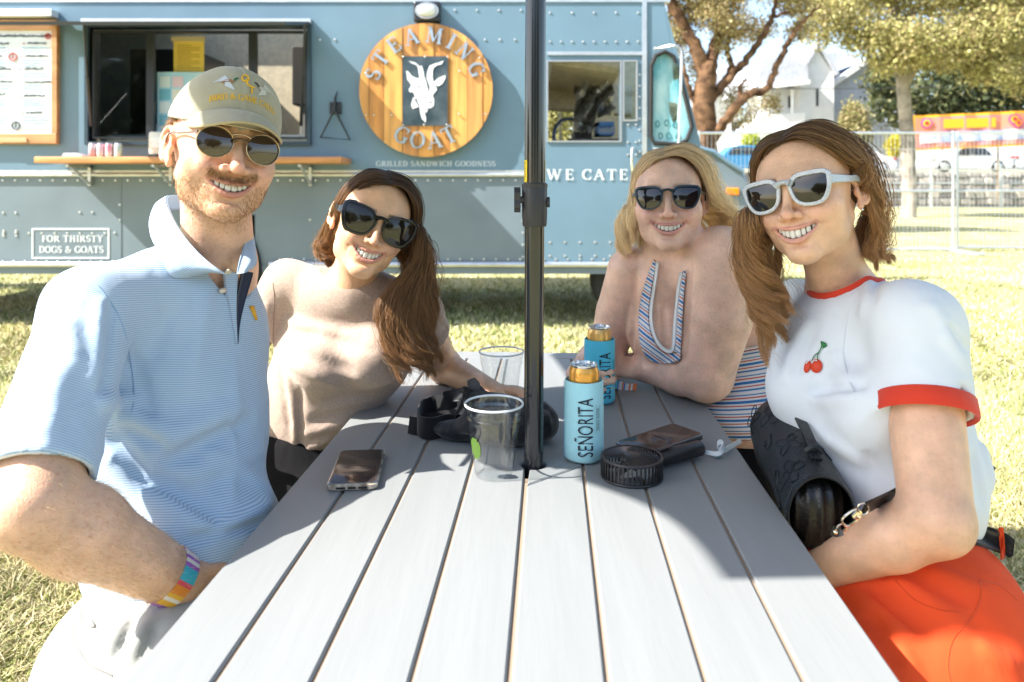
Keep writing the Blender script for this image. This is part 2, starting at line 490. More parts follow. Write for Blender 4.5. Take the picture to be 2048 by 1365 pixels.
# serif letters as strokes: (polyline, width) in a 1-high box; 'a' arcs are (cx, cy, rx, ry, from, to)
TH, TN = 0.17, 0.075
def _arc(cx, cy, rx, ry, a0, a1, n=14): return [(cx + rx * cos(radians(a0 + (a1 - a0) * i / n)), cy + ry * sin(radians(a0 + (a1 - a0) * i / n))) for i in range(n + 1)]
def _sf(x, y, w=0.3): return ([(x - w / 2, y), (x + w / 2, y)], TN)
GL = {
 'A': (0.86, [([(.10, 0), (.42, 1)], TN), ([(.42, 1), (.76, 0)], TH), ([(.22, .33), (.64, .33)], TN), _sf(.1, .03, .24), _sf(.76, .03, .28)]),
 'B': (0.80, [([(.2, 0), (.2, 1)], TH), ([(.08, .965), (.4, .965)] + _arc(.4, .745, .2, .22, 90, -90, 8)[1:] + [(.2, .525)], 'm'), ([(.2, .52), (.42, .52)] + _arc(.42, .28, .25, .245, 90, -90, 8)[1:] + [(.08, .035)], 'm')]),
 'C': (0.78, [(_arc(.46, .5, .36, .47, 48, 312), 'm'), ([(.70, .68), (.72, .98)], TN), ([(.70, .30), (.72, .12)], TN)]),
 'D': (0.84, [([(.2, 0), (.2, 1)], TH), ([(.08, .965), (.38, .965)] + _arc(.38, .5, .36, .465, 90, -90)[1:] + [(.08, .035)], 'm')]),
 'E': (0.72, [([(.2, 0), (.2, 1)], TH), ([(.08, .965), (.64, .965)], TN), ([(.2, .52), (.5, .52)], TN), ([(.08, .035), (.66, .035)], TN), ([(.62, .99), (.64, .78)], TN), ([(.64, .02), (.67, .26)], TN), ([(.5, .42), (.5, .62)], TN)]),
 'F': (0.66, [([(.2, 0), (.2, 1)], TH), ([(.08, .965), (.62, .965)], TN), ([(.2, .5), (.48, .5)], TN), _sf(.2, .03, .32), ([(.6, .99), (.62, .78)], TN), ([(.48, .4), (.48, .6)], TN)]),
 'G': (0.86, [(_arc(.46, .5, .37, .47, 50, 330), 'm'), ([(.72, .05), (.72, .42)], TH), ([(.56, .42), (.86, .42)], TN), ([(.70, .7), (.72, .98)], TN)]),
 'H': (0.90, [([(.2, 0), (.2, 1)], TH), ([(.7, 0), (.7, 1)], TH), ([(.2, .5), (.7, .5)], TN), _sf(.2, .03), _sf(.2, .965), _sf(.7, .03), _sf(.7, .965)]),
 'I': (0.42, [([(.21, 0), (.21, 1)], TH), _sf(.21, .03, .34), _sf(.21, .965, .34)]),
 'L': (0.68, [([(.2, 0), (.2, 1)], TH), _sf(.2, .965, .32), ([(.08, .035), (.62, .035)], TN), ([(.6, .02), (.64, .28)], TN)]),
 'M': (1.06, [([(.16, 0), (.18, 1)], TN), ([(.2, 1), (.52, .1)], TH), ([(.52, .1), (.84, 1)], TN), ([(.88, 0), (.86, 1)], TH), _sf(.16, .03, .24), _sf(.88, .03, .28), _sf(.14, .965, .2), _sf(.92, .965, .2)]),
 'N': (0.92, [([(.18, 0), (.18, 1)], TN), ([(.18, .97), (.74, .03)], TH), ([(.74, 0), (.74, 1)], TN), _sf(.18, .03, .26), _sf(.74, .965, .26), _sf(.12, .965, .2)]),
 'O': (0.88, [(_arc(.44, .5, .36, .47, 0, 360, 26), 'm')]),
 'R': (0.86, [([(.2, 0), (.2, 1)], TH), ([(.08, .965), (.4, .965)] + _arc(.4, .735, .22, .23, 90, -90)[1:] + [(.2, .5)], 'm'), ([(.42, .5), (.76, .03)], TH), _sf(.2, .03, .32), ([(.7, .03), (.88, .03)], TN)]),
 'S': (0.66, [(_arc(.33, .73, .21, .225, 50, 250, 10) + _arc(.33, .27, .23, .235, 75, -130, 10), 'm'), ([(.52, .76), (.53, .97)], TN), ([(.1, .04), (.11, .27)], TN)]),
 'T': (0.80, [([(.4, 0), (.4, 1)], TH), ([(.06, .965), (.74, .965)], TN), _sf(.4, .03, .34), ([(.07, .99), (.05, .76)], TN), ([(.73, .99), (.75, .76)], TN)]),
 'W': (1.20, [([(.12, 1), (.38, .02)], TH), ([(.38, .02), (.6, .95)], TN), ([(.58, 1), (.84, .02)], TH), ([(.84, .02), (1.08, 1)], TN), _sf(.12, .965, .26), _sf(.58, .965, .22), _sf(1.08, .965, .22)]),
 'Y': (0.84, [([(.12, 1), (.42, .48)], TH), ([(.42, .48), (.72, 1)], TN), ([(.42, 0), (.42, .5)], TH), _sf(.12, .965, .26), _sf(.72, .965, .24), _sf(.42, .03, .34)]),
 '&': (0.95, [([(.86, .5)] + [(.7, .2), (.5, .04), (.28, .03), (.12, .2), (.2, .42), (.48, .66), (.5, .85), (.36, .97), (.22, .84), (.3, .6), (.82, .04)], 'm'), _sf(.84, .5, .2)]),
 ' ': (0.40, []),
}


def serif(mb, s, fn, h, x0=0.0, track=1.0, wide=1.0, weight=1.0, dep=0.0):
    """adds serif lettering to mb; fn(u, v, w) -> 3-D; returns the end of the line"""
    for ch in s:
        wd, strokes = GL[ch]
        for k, (pl, wt) in enumerate(strokes):
            n = len(pl)
            L = []; Rr = []
            for i, (x, y) in enumerate(pl):
                a = pl[max(i - 1, 0)]; b = pl[min(i + 1, n - 1)]
                if n > 20 and pl[0] == pl[-1]: pass
                tx, ty = b[0] - a[0], b[1] - a[1]; l = math.hypot(tx, ty) + 1e-9
                nx, ny = -ty / l, tx / l
                hw = (wt if wt != 'm' else TN + (TH - TN) * (abs(ty) / l) ** 1.5) * weight / 2
                L.append((x + nx * hw, y + ny * hw)); Rr.append((x - nx * hw, y - ny * hw))
            fr = [fn(x0 + u * h * wide, v * h, dep + k * 0.0004) for u, v in L] + [fn(x0 + u * h * wide, v * h, dep + k * 0.0004) for u, v in Rr]
            fs = [(i, i + 1, n + i + 1, n + i) for i in range(n - 1)]
            if dep > 0:
                fr += [fn(x0 + u * h * wide, v * h, 0) for u, v in L] + [fn(x0 + u * h * wide, v * h, 0) for u, v in Rr]
                m2 = 2 * n
                fs += [(i, i + m2, i + 1 + m2, i + 1) for i in range(n - 1)] + [(n + i, n + i + 1, n + i + 1 + m2, n + i + m2) for i in range(n - 1)]
                fs += [(0, n, n + m2, m2), (n - 1, n - 1 + m2, 2 * n - 1 + m2, 2 * n - 1)]
            mb.add(fr, fs)
        x0 += wd * h * wide * track
    return x0
def serif_width(s, h, track=1.0, wide=1.0): return sum(GL[c][0] * h * wide * track for c in s)
# ================================================================ SETTING
M_ground = mat('lawn', (0.46, 0.41, 0.24), rough=0.95, col2=(0.26, 0.27, 0.11), nscale=1.1, bump=0.6, bscale=40, spec=0.1, detail=9)
mb = MB(); gx = [-400, -60, -20, -8, 8, 20, 60, 400]; gy = [-300, -20, -6, 3, 10, 20, 39.5]
vs = [(x, y, 0) for y in gy for x in gx]; nx_ = len(gx)
mb.add(vs, [(j * nx_ + i, j * nx_ + i + 1, (j + 1) * nx_ + i + 1, (j + 1) * nx_ + i) for j in range(len(gy) - 1) for i in range(nx_ - 1)])
tag(mb.build('lawn_ground', M_ground, recalc=False), kind='structure')
M_terr = mat('terrace', (0.36, 0.33, 0.2), rough=0.95, noise=0.2, nscale=0.6, spec=0.1)
mb = MB(); mb.box((0, 39.6 + 280, 0.9), (800, 560, 1.9)); tag(mb.build('upper_ground', M_terr), kind='structure')
mb = MB(); mb.box((0, 43.5, 1.84), (160, 6.5, 0.05)); tag(mb.build('street', mat('asphalt', (0.09, 0.09, 0.09), rough=0.9, noise=.2, nscale=3)), kind='structure')


def grass_patch(name, n, xf, hmin, hmax, wid, cols, seed):
    r = np.random.default_rng(seed)
    P = xf(r, n); n = len(P)
    h = r.uniform(hmin, hmax, n); a = r.uniform(0, 2 * pi, n); lean = r.normal(0, 0.6, (n, 2)) * h[:, None]
    wd = np.stack([np.cos(a), np.sin(a), 0 * a], 1) * (wid * r.uniform(0.6, 1.3, n))[:, None]
    b = np.concatenate([P, np.zeros((n, 1))], 1)
    top = b + np.stack([lean[:, 0], lean[:, 1], h * 0.8], 1); mid = b + np.stack([lean[:, 0] * .35, lean[:, 1] * .35, h * 0.55], 1)
    V = np.stack([b - wd, b + wd, mid + wd * .8, mid - wd * .8, top], 1).reshape(-1, 3)
    k = np.arange(n) * 5
    Fq = [np.stack([k, k + 1, k + 2], 1), np.stack([k, k + 2, k + 3], 1), np.stack([k + 3, k + 2, k + 4], 1)]
    col = np.array(cols)[r.integers(0, len(cols), n)] * r.uniform(0.8, 1.2, (n, 1)); q_ = np.concatenate([P, P[:, :1] * 0], 1); col = col * (1 + .22 * hsh(q_, 2.3) + .14 * hsh(q_ + 3, 7.1))[:, None]; col[:, 0] *= 1 + .10 * hsh(q_ + 9, 1.7)
    o = mesh_obj(name, V, np.concatenate(Fq), M_blade, None, False, {'col': np.repeat(col, 5, 0)})
    return tag(o, kind='stuff')


M_blade = mat('grass_blade', (0.4, 0.4, 0.2), rough=0.8, attr='col', spec=0.15)
GC = [(0.58, 0.51, 0.28), (0.46, 0.43, 0.19), (0.66, 0.59, 0.36), (0.30, 0.33, 0.10), (0.54, 0.47, 0.24), (0.20, 0.25, 0.07), (.60, .53, .32)]
def _near(x0, x1, y0, y1):
    def f(r, n):
        # density falls with distance so that the blades stay visible in scale
        y = y0 * (y1 / y0) ** r.uniform(0, 1, n); x = r.uniform(-1, 1, n)
        return np.stack([(x0 + x1) / 2 + x * (x1 - x0) / 2, y], 1)
    return f
def _wedge(y0, y1, a0, a1):
    def f(r, n):
        y = (y0 ** -1 + (y1 ** -1 - y0 ** -1) * r.uniform(0, 1, n)) ** -1
        return np.stack([y * r.uniform(a0, a1, n), y], 1)
    return f
tag(grass_patch('grass', 90000, _wedge(1.6, 5.0, -0.78, -0.15), 0.02, 0.055, 0.0022, GC, 3))
tag(grass_patch('grass', 60000, _wedge(1.9, 5.0, 0.25, 0.78), 0.02, 0.055, 0.0022, GC, 4))
tag(grass_patch('grass', 120000, _wedge(4.6, 30.0, -0.78, 0.85), 0.03, 0.06, 0.005, GC, 5))

# ---------------------------------------------------------------- trees
M_bark = mat('bark', (0.055, 0.032, 0.02), rough=0.95, col2=(0.20, 0.115, 0.065), nscale=5, bump=1.0, bscale=14, spec=0.1, detail=8)
M_bark2 = mat('bark_pale', (0.30, 0.265, 0.225), rough=0.95, noise=0.35, nscale=3, bump=1.0, bscale=10, spec=0.1)


def leaf_mat(name):
    if name in MATS: return MATS[name]
    m = mat(name, (0.2, 0.2, 0.05), rough=0.55, attr='col', spec=0.4)
    t = m.node_tree; N = t.nodes; L = t.links; b = N['Principled BSDF']
    a = [q for q in N if q.type == 'ATTRIBUTE'][0]; tl = N.new('ShaderNodeBsdfTranslucent'); mx = N.new('ShaderNodeMixShader'); mx.inputs[0].default_value = 0.35
    L.new(a.outputs[0], tl.inputs[0]); L.new(b.outputs[0], mx.inputs[1]); L.new(tl.outputs[0], mx.inputs[2]); L.new(mx.outputs[0], N['Material Output'].inputs[0])
    return m
M_leaf = leaf_mat('leaf')


def leaves(name, clumps, n, size, cols, parent, seed=1):
    """clumps: (centre, radii); leaves gather in sprays inside each clump"""
    r = np.random.default_rng(seed)
    wts = np.array([np.prod(c[1]) ** 0.67 for c in clumps]); wts = wts / wts.sum()
    which = r.choice(len(clumps), n // 14, p=wts)
    cc = np.array([c[0] for c in clumps])[which]; rr = np.array([c[1] for c in clumps])[which]
    d = r.normal(0, 1, (len(which), 3)); d /= np.linalg.norm(d, axis=1)[:, None]
    spr = cc + d * rr * (r.uniform(0.15, 1, (len(which), 1)) ** 0.5)
    P = np.repeat(spr, 14, 0) + r.normal(0, 1, (len(which) * 14, 3)) * size * 2.2
    sc = np.repeat(r.uniform(0.6, 1.3, len(which)), 14)
    k = len(P); a = r.normal(0, 1, (k, 3)); a /= np.linalg.norm(a, axis=1)[:, None]; b = np.cross(a, r.normal(0, 1, (k, 3))); b /= np.linalg.norm(b, axis=1)[:, None]
    s = (size * r.uniform(0.6, 1.3, k))[:, None]
    V = np.stack([P - a * s, P + b * s * .55, P + a * s, P - b * s * .55], 1).reshape(-1, 3)
    Fq = np.arange(k * 4).reshape(-1, 4)
    col = 1.25 * np.array(cols)[r.integers(0, len(cols), k)] * sc[:, None] * r.uniform(0.85, 1.15, (k, 1))
    return mesh_obj(name, V, Fq, M_leaf, parent, False, {'col': np.repeat(col, 4, 0)})


def limb(mb, pts, rs, Y, n=14):
    P = [W(p[0], p[1], Y + (p[2] if len(p) > 2 else 0)) for p in pts]
    Q = spline(P, max(8, 6 * len(P))); R = np.interp(np.linspace(0, 1, len(Q)), np.linspace(0, 1, len(rs)), rs)
    Q = Q + RNG.normal(0, 0.02, Q.shape)
    mb.tube(Q, R, 9)


def tree(label, base, group, limbs, Y, clumps, nleaf, lsize, cols, bark, seed):
    e = empty('tree', base, label, 'tree', group)
    mb = MB()
    for pts, rs in limbs: limb(mb, pts, rs, Y)
    mb.build('trunk', bark, e, smooth=True, recalc=False)
    cl = [(W(x, y, Y + dy), np.array((rx, rx, rz)) * Y / F) for x, y, dy, rx, rz in clumps]
    tag(leaves('crown', cl, nleaf, lsize, cols, e, seed), kind='stuff')
    return e

OLIVE = [(0.30, 0.27, 0.11), (0.25, 0.21, 0.10), (0.36, 0.28, 0.14), (0.20, 0.17, 0.08), (0.42, 0.36, 0.18), (0.34, 0.24, 0.13)]
YEL = [(0.40, 0.39, 0.14), (0.32, 0.31, 0.12), (0.46, 0.42, 0.19), (0.26, 0.24, 0.10)]
DARKG = [(0.06, 0.08, 0.035), (0.10, 0.12, 0.05), (0.045, 0.06, 0.028), (0.16, 0.16, 0.07)]
Yt = 18.0
tree('thick brown-barked tree with bare forking limbs right behind the truck nose', W(1415, 368 + CAMZ * F / Yt, Yt), 'trees round the lawn', [
    ([(1413, 470), (1414, 330), (1410, 200), (1418, 118)], [.36, .29, .27, .22]),
    ([(1412, 150), (1385, 80), (1345, 10), (1310, -90)], [.2, .15, .13, .08]),
    ([(1420, 130), (1438, 60, .3), (1446, -20, .5), (1450, -120, .5)], [.16, .12, .09, .05]),
    ([(1420, 200), (1460, 155), (1500, 110), (1532, 60), (1545, 30), (1565, -40)], [.14, .1, .085, .07, .06, .03]),
    ([(1545, 35), (1575, 25), (1610, 22)], [.05, .04, .02]),
    ([(1420, 285), (1460, 230, -.3), (1500, 188, -.4), (1530, 182, -.4), (1552, 140, -.4), (1575, 90, -.4), (1600, 52, -.4), (1640, 10, -.4)], [.15, .11, .1, .085, .075, .07, .05, .025]),
    ([(1480, 200), (1480, 176), (1496, 156)], [.06, .045, .02]),
    ([(1425, 200, .4), (1462, 140, .4), (1455, 95, .4), (1470, 40, .4)], [.1, .075, .06, .03]),
    ([(1475, 60), (1510, 62), (1545, 75)], [.02, .015, .01]),
    ([(1385, 200), (1370, 150), (1360, 90)], [.07, .06, .03]),
], Yt, [(1360, 40, .5, 45, 60), (1420, 10, 0, 60, 40), (1450, 75, 0, 25, 45), (1395, 130, .3, 22, 40), (1390, 220, .2, 12, 60), (1350, -60, 0, 90, 50), (1500, -50, 0, 110, 45),
        (1590, 5, 0, 40, 30), (1340, 100, .3, 30, 60), (1440, 20, -.5, 50, 50), (1480, 230, .3, 35, 22), (1540, 210, 0, 22, 22), (1500, 60, 1.5, 60, 30), (1600, 60, .4, 30, 22), (1470, 190, .6, 25, 20)], 32000, 0.040, OLIVE, M_bark, 11)
Y2 = 27.0
tree('tall pale-trunked tree with a yellow-green crown beside the orange banner', W(1815, 368 + CAMZ * F / Y2, Y2), 'trees round the lawn', [
    ([(1818, 440), (1816, 300), (1808, 200), (1800, 110), (1790, 20), (1780, -120)], [.27, .25, .23, .21, .18, .12]),
    ([(1806, 170), (1850, 110), (1900, 60), (1970, 10)], [.2, .14, .1, .05]),
    ([(1800, 130), (1740, 80), (1680, 60), (1630, 62)], [.16, .12, .07, .03]),
    ([(1792, 60), (1850, 0), (1900, -60)], [.16, .1, .05]),
], Y2, [(1660, 30, -1, 60, 34), (1735, 60, -1, 60, 40), (1800, 90, -1.5, 75, 42), (1880, 90, -1, 90, 50), (1975, 70, -1, 80, 60), (2060, 60, 0, 90, 80),
        (1700, -20, 0, 110, 45), (1850, -20, 0, 130, 55), (2000, -20, 0, 130, 60), (1640, 75, -1, 28, 20), (1990, 140, -1, 60, 28), (1770, 130, -1, 30, 22), (2050, 150, 0, 50, 50), (1590, -30, 0, 60, 30)],
     52000, 0.075, YEL + OLIVE[:3], M_bark2, 12)
Y3 = 50.0
tree('dark evergreen standing behind the orange banner', W(1900, 310, Y3), 'trees round the lawn', [([(1900, 330), (1900, 200), (1900, 100)], [.5, .4, .2])], Y3,
     [(1790, 200, 0, 50, 55), (1870, 190, 0, 75, 75), (1960, 180, 0, 80, 85), (2050, 170, 0, 80, 100), (1760, 160, 0, 30, 25), (1950, 90, 0, 120, 70), (2080, 70, 0, 100, 90)], 30000, 0.17, DARKG, M_bark, 13)
tree('small round ornamental tree in front of the shaded grey house wing', W(1708, 340, 44), 'trees round the lawn', [([(1708, 345), (1708, 270), (1708, 230)], [.14, .1, .05])], 44,
     [(1708, 270, 0, 27, 28), (1708, 240, 0, 20, 26), (1706, 222, 0, 11, 14)], 9000, 0.1, [(.34, .30, .14), (.22, .22, .08), (.30, .24, .12)], M_bark, 14)
tree('leafy yellow-green tree seen through the truck cab', W(1100, 368 + CAMZ * F / 17, 17), 'trees round the lawn', [([(1100, 480), (1105, 300), (1100, 150)], [.2, .16, .1])], 17,
     [(1090, 230, 0, 70, 60), (1150, 210, .5, 50, 60), (1110, 300, 0, 80, 30), (1060, 180, 0, 60, 60), (1180, 150, 1, 60, 70), (1250, 180, 2, 50, 60)], 16000, 0.05, YEL, M_bark, 15)
for (x, y, Y, rx, ry, lab, cols) in [(1792, 292, 43, 15, 20, 'bright yellow bush at the foot of the pale-trunked tree', [(.5, .44, .03), (.42, .36, .03)]),
                                     (1502, 283, 44, 15, 17, 'yellow-green bush below the white porch', [(.42, .46, .05), (.3, .34, .04)]),
                                     (1540, 290, 44, 16, 13, 'low green bush right of the porch bush', [(.3, .36, .06), (.2, .24, .04)])]:
    e = empty('bush', W(x, y + ry, Y), lab, 'bush')
    mb = MB(); mb.tube([W(x, y + ry + 8, Y), W(x, y, Y)], [.06, .03], 6); mb.build('stem', M_bark, e)
    tag(leaves('foliage', [(W(x, y, Y), np.array((rx, rx, ry)) * Y / F)], 4500, 0.06, cols, e, int(x)), kind='stuff')
# hills of dark wood behind the camera, mirrored in the glasses
for (x, y, rx, h, lab) in [(-16, -24, 7, 8, 'broad dark-leaved tree far behind the picnic table, left one'), (-2, -30, 8, 9, 'broad dark-leaved tree far behind the picnic table, middle one'), (14, -26, 8, 9, 'broad dark-leaved tree far behind the picnic table, right one')]:
    e = empty('tree', (x, y, 0), lab, 'tree', 'trees behind the viewer')
    mb = MB(); mb.tube([(x, y, 0), (x, y, h * .5)], [.4, .25], 8); mb.build('trunk', M_bark, e)
    tag(leaves('crown', [(np.array((x, y, h * .58)), np.array((rx, rx * .7, h * .42)))], 5000, 0.35, DARKG, e, int(x) + 40), kind='stuff')

# ---------------------------------------------------------------- house
M_white = mat('white_siding', (0.72, 0.72, 0.70), rough=0.7, noise=0.04, nscale=2)
M_grey = mat('siding_painted_shade', (0.40, 0.44, 0.52), rough=0.8, noise=0.05, nscale=2)  # shade on the wing is painted in as a greyer siding
M_roof = mat('roof_shingle', (0.42, 0.44, 0.48), rough=0.9, noise=0.12, nscale=5)
M_pane = mat('dark_pane', (0.03, 0.035, 0.045), rough=0.08)
YH = 55.0
hs = empty('house', W(1640, 300, YH), 'white two-storey gabled house with porch behind the brown tree', 'house')
def hp(mb, poly, y0, y1):
    mb.prism(poly, lambda u, v: W(u, v, YH) + np.array((0, y0, 0)), lambda u, v: W(u, v, YH) + np.array((0, y1, 0)))
mb = MB(); hp(mb, [(1600, 335), (1668, 335), (1668, 150), (1634, 98), (1600, 150)], 0, 9); hp(mb, [(1508, 335), (1600, 335), (1600, 228), (1508, 234)], -1.0, 6); hp(mb, [(1545, 232), (1600, 228), (1600, 172), (1545, 176)], 1.2, 6)
mb.build('wall', M_white, hs)
mb = MB(); hp(mb, [(1668, 335), (1840, 335), (1840, 120), (1765, 108), (1668, 165)], 1.5, 10); mb.build('wing_wall', M_grey, hs)
mb = MB(); hp(mb, [(1498, 180), (1600, 168), (1600, 140), (1556, 118), (1512, 128)], -1.5, 7); hp(mb, [(1598, 152), (1634, 94), (1670, 152), (1674, 148), (1634, 86), (1594, 148)], -.4, 9.4)
hp(mb, [(1668, 150), (1745, 100), (1700, 95), (1640, 100)], 2.0, 9); mb.build('roof', M_roof, hs)
mb = MB(); hp(mb, [(1668, 176), (1770, 106), (1764, 100), (1668, 166)], 0.6, 1.49); mb.build('fascia', M_white, hs); mb = MB(); hp(mb, [(1506, 186), (1602, 174), (1602, 166), (1506, 178)], -1.7, -1.5); mb.build('fascia', M_white, hs)
for x in (1513, 1530, 1577):
    mb = MB(); mb.tube([W(x, 236, YH) - (0, .8, 0), W(x, 182, YH) - (0, .8, 0)], .13, 10); mb.build('column', M_white, hs)
for (x0, x1, y0, y1) in [(1586, 1597, 188, 214), (1556, 1566, 190, 216), (1630, 1637, 178, 214), (1750, 1754, 235, 250), (1470, 1490, 240, 262)]:
    c = (W(x0, y0, YH) + W(x1, y1, YH)) / 2; yy = -.04 if x0 > 1600 else 1.16
    if x0 > 1700: yy = 1.45
    mb = MB(); mb.box(c + (0, yy, 0), ((x1 - x0) * YH / F, .06, (y1 - y0) * YH / F)); f = mb.build('window', M_white, hs)
    mb = MB(); mb.box(c + (0, yy - .05, 0), ((x1 - x0 - 2.5) * YH / F, .04, (y1 - y0 - 2.5) * YH / F)); p_ = mb.build('pane', M_pane, f)
mb = MB(); mb.box(W(1652, 262, YH) + (-.6, -.03, 0), (2.8, .05, .8)); mb.build('wall_panel', mat('tan_panel', (.5, .36, .2), noise=.2), hs)
h2 = empty('house', W(1470, 300, 60), 'low white house with grey roof seen between the brown tree limbs', 'house')
def hq(mb, poly, y0, y1): mb.prism(poly, lambda u, v: W(u, v, 60) + np.array((0, y0, 0)), lambda u, v: W(u, v, 60) + np.array((0, y1, 0)))
mb = MB(); hq(mb, [(1400, 320), (1500, 320), (1500, 200), (1470, 170), (1400, 205)], 3, 10); mb.build('wall', M_white, h2)
mb = MB(); hq(mb, [(1395, 212), (1472, 176), (1545, 178), (1556, 125), (1490, 112), (1440, 150)], 2.5, 11); mb.build('roof', M_roof, h2)
for x in (1478, 1513, 1530):
    mb = MB(); mb.box(W(x, 283, 50), (.28, .28, 1.6)); tag(mb.build('porch_post', M_white), 'white square post before the low white house, ' + {1478: 'nearest the brown tree', 1513: 'middle one', 1530: 'furthest from the brown tree'}[x], 'post', 'white posts before the houses')

# ---------------------------------------------------------------- retaining wall, far fence
YW = 39.0
sw = empty('stone_wall', (18, YW, 0), 'rough grey stone retaining wall below the parked cars', 'wall')
M_st = [mat('stone%d' % i, c, rough=0.9, noise=.25, nscale=4, bump=.6, bscale=6) for i, c in enumerate([(.30, .28, .26), (.22, .2, .19), (.42, .38, .34), (.13, .12, .12)])]
rs = random.Random(5); cnt_ = 0; zz = 0.1
stone_me = {}
for k in range(4):
    bm = bmesh.new(); bmesh.ops.create_cube(bm, size=1); bmesh.ops.bevel(bm, geom=bm.edges[:], offset=.12, segments=1, affect='EDGES')
    me = bpy.data.meshes.new('stone'); bm.to_mesh(me); bm.free(); me.materials.append(M_st[k]); stone_me[k] = me
while zz < 1.8:
    hh = rs.uniform(.26, .42); x = 13.0
    while x < 29.5:
        ww = rs.uniform(.4, 1.0); o = bpy.data.objects.new('stone', stone_me[rs.choice([0, 0, 1, 1, 2, 3])]); o.location = (x + ww / 2, YW + rs.uniform(-.06, .06), zz + hh / 2)
        o.scale = (ww - .04, .5, hh - .04); o.rotation_euler = (0, rs.uniform(-.05, .05), rs.uniform(-.05, .05)); link(o, sw); x += ww; cnt_ += 1
    zz += hh
mb = MB(); mb.box((20, YW + .25, .9), (60, .3, 1.8)); mb.build('wall_core', M_st[3], sw)

M_galv = mat('galvanised', (0.62, 0.66, 0.70), rough=0.35, metal=0.7, noise=.06, nscale=8)
def fence(label, posts, Y, z0, z1, rails, rr, wire, wr, zt=None, feet=False):
    e = empty('metal_fence', (posts[0], Y, 0), label, 'fence', 'temporary metal fence panels')
    for x in posts:
        mb = MB(); mb.tube([(x, Y, z0 - .02), (x, Y, z1)], rr, 10); mb.build('post', M_galv, e)
    for z in rails:
        mb = MB(); mb.tube([(posts[0], Y, z), (posts[-1], Y, z)], rr * .9, 8); mb.build('rail', M_galv, e)
    mb = MB(); x = posts[0]
    while x < posts[-1]: mb.tube([(x, Y, rails[0]), (x, Y, rails[-1])], wr, 3, cap=False); x += wire
    if wire < .1:
        z = rails[0]
        while z < rails[-1]: mb.tube([(posts[0], Y, z), (posts[-1], Y, z)], wr, 3, cap=False); z += wire * 4
    tag(mb.build('wire_mesh', M_galv, e, recalc=False), kind='stuff')
    if feet:
        for x in posts[1:]: mb = MB(); mb.box((x, Y - .05, .03), (.14, 1.5, .05), bev=.01); mb.build('foot', M_galv, e)
    return e
fx = lambda px, Y: (px - 1024) * Y / F
YF = 13.3
fence('shoulder-high steel fence panel behind the two women on the right', [fx(1398, YF), fx(1648, YF), fx(1906, YF)], YF, 0, 2.18, [.05, 1.1, 2.14], .024, .075, .0034, feet=True)
fence('steel fence panel reaching out of the picture, right of the joined posts', [fx(1919, YF), fx(2260, YF + .3)], YF + .06, 0, 2.18, [.08, 1.1, 2.15], .024, .075, .0034, feet=True)
YG = 37.0
for i in range(5):
    fence(['far fence panel %s' % s for s in ('behind the nearer women, leftmost', 'left of the wide trunk', 'under the car nose', 'under the silver car', 'at the edge of the lawn, rightmost')][i], [14 + i * 3.5, 17.42 + i * 3.5], YG, 0, 2.0, [.08, 1.25, 1.95], .035, .11, .007)
mb = MB()
pk = empty('picket_fence', (17, 44.5, 1.8), 'grey picket fence on the upper ground left of the banner', 'fence')
for i in range(60):
    mb.box((15.5 + i * .16, 46.9, 2.35), (.07, .03, 1.1))
tag(mb.build('picket', mat('picket', (.2, .2, .22), rough=.7), pk), kind='stuff')
mb = MB(); mb.tube([(15.3, 46.95, 2.7), (25.3, 46.95, 2.7)], .03, 6); mb.build('rail', mat('picket', (.2, .2, .22)), pk)

# ---------------------------------------------------------------- banner
YB = 36.0
bn = empty('banner', W(1830, 300, YB), 'long orange festival banner with yellow border above the parked car', 'banner')
def bp(u, v, o=0):  # u,v in photo pixels; banner sags and rises to the right
    return W(u, v - (u - 1828) * 0.045, YB) + np.array((0, -o + .05 * sin(u * .12), 0))
def bpan(name, x0, y0, x1, y1, o, m, n=14):
    mb = MB(); vs = []
    for i in range(n + 1):
        u = x0 + (x1 - x0) * i / n
        vs += [bp(u, y0, o), bp(u, y1, o), bp(u, y1, o - .01), bp(u, y0, o - .01)]
    fs = []
    for i in range(n):
        for k in range(4): fs.append((4 * i + k, 4 * i + (k + 1) % 4, 4 * i + 4 + (k + 1) % 4, 4 * i + 4 + k))
    fs += [(0, 1, 2, 3), (4 * n + 3, 4 * n + 2, 4 * n + 1, 4 * n)]
    mb.add(vs, fs); return mb.build(name, m, bn)
M_bo = mat('banner_orange', (0.74, 0.27, 0.12), rough=.6, col2=(.66, .24, .32), nscale=1.1)
M_by = mat('banner_yellow', (0.9, .42, .02), rough=.6)
M_bph = mat('banner_photo', (.75, .72, .7), rough=.6, col2=(.10, .22, .5), nscale=1.8)
bpan('border', 1826, 232, 2180, 302, 0, M_by); bpan('print_field', 1830, 237, 2176, 297, .03, M_bo)
bpan('photo_strip', 1838, 268, 2176, 288, .06, M_bph)
mb = MB(); mb.prism([(1900 + i * 7.4 + dx, 243 + dy) for i in range(0) for dx, dy in ()] or [(1886, 241), (1990, 243), (1990, 262), (1886, 260)], lambda u, v: bp(u, v, .07), lambda u, v: bp(u, v, .06)); mb.build('title_block', M_by, bn)
for (x, y) in ((1852, 248), (2034, 256), (2026, 248)):
    mb = MB()
    for r0, mm, o in ((11, 0, .08), (7, 1, .10), (4, 2, .12)):
        mb.cur = mm; mb.prism([(x + r0 * cos(a * pi / 8), y + r0 * sin(a * pi / 8)) for a in range(16)], lambda u, v: bp(u, v, o), lambda u, v: bp(u, v, o - .015))
    mb.build('emblem', None, bn, mats=[mat('b_mag', (.6, .08, .25)), M_by, mat('b_red', (.7, .03, .03))])
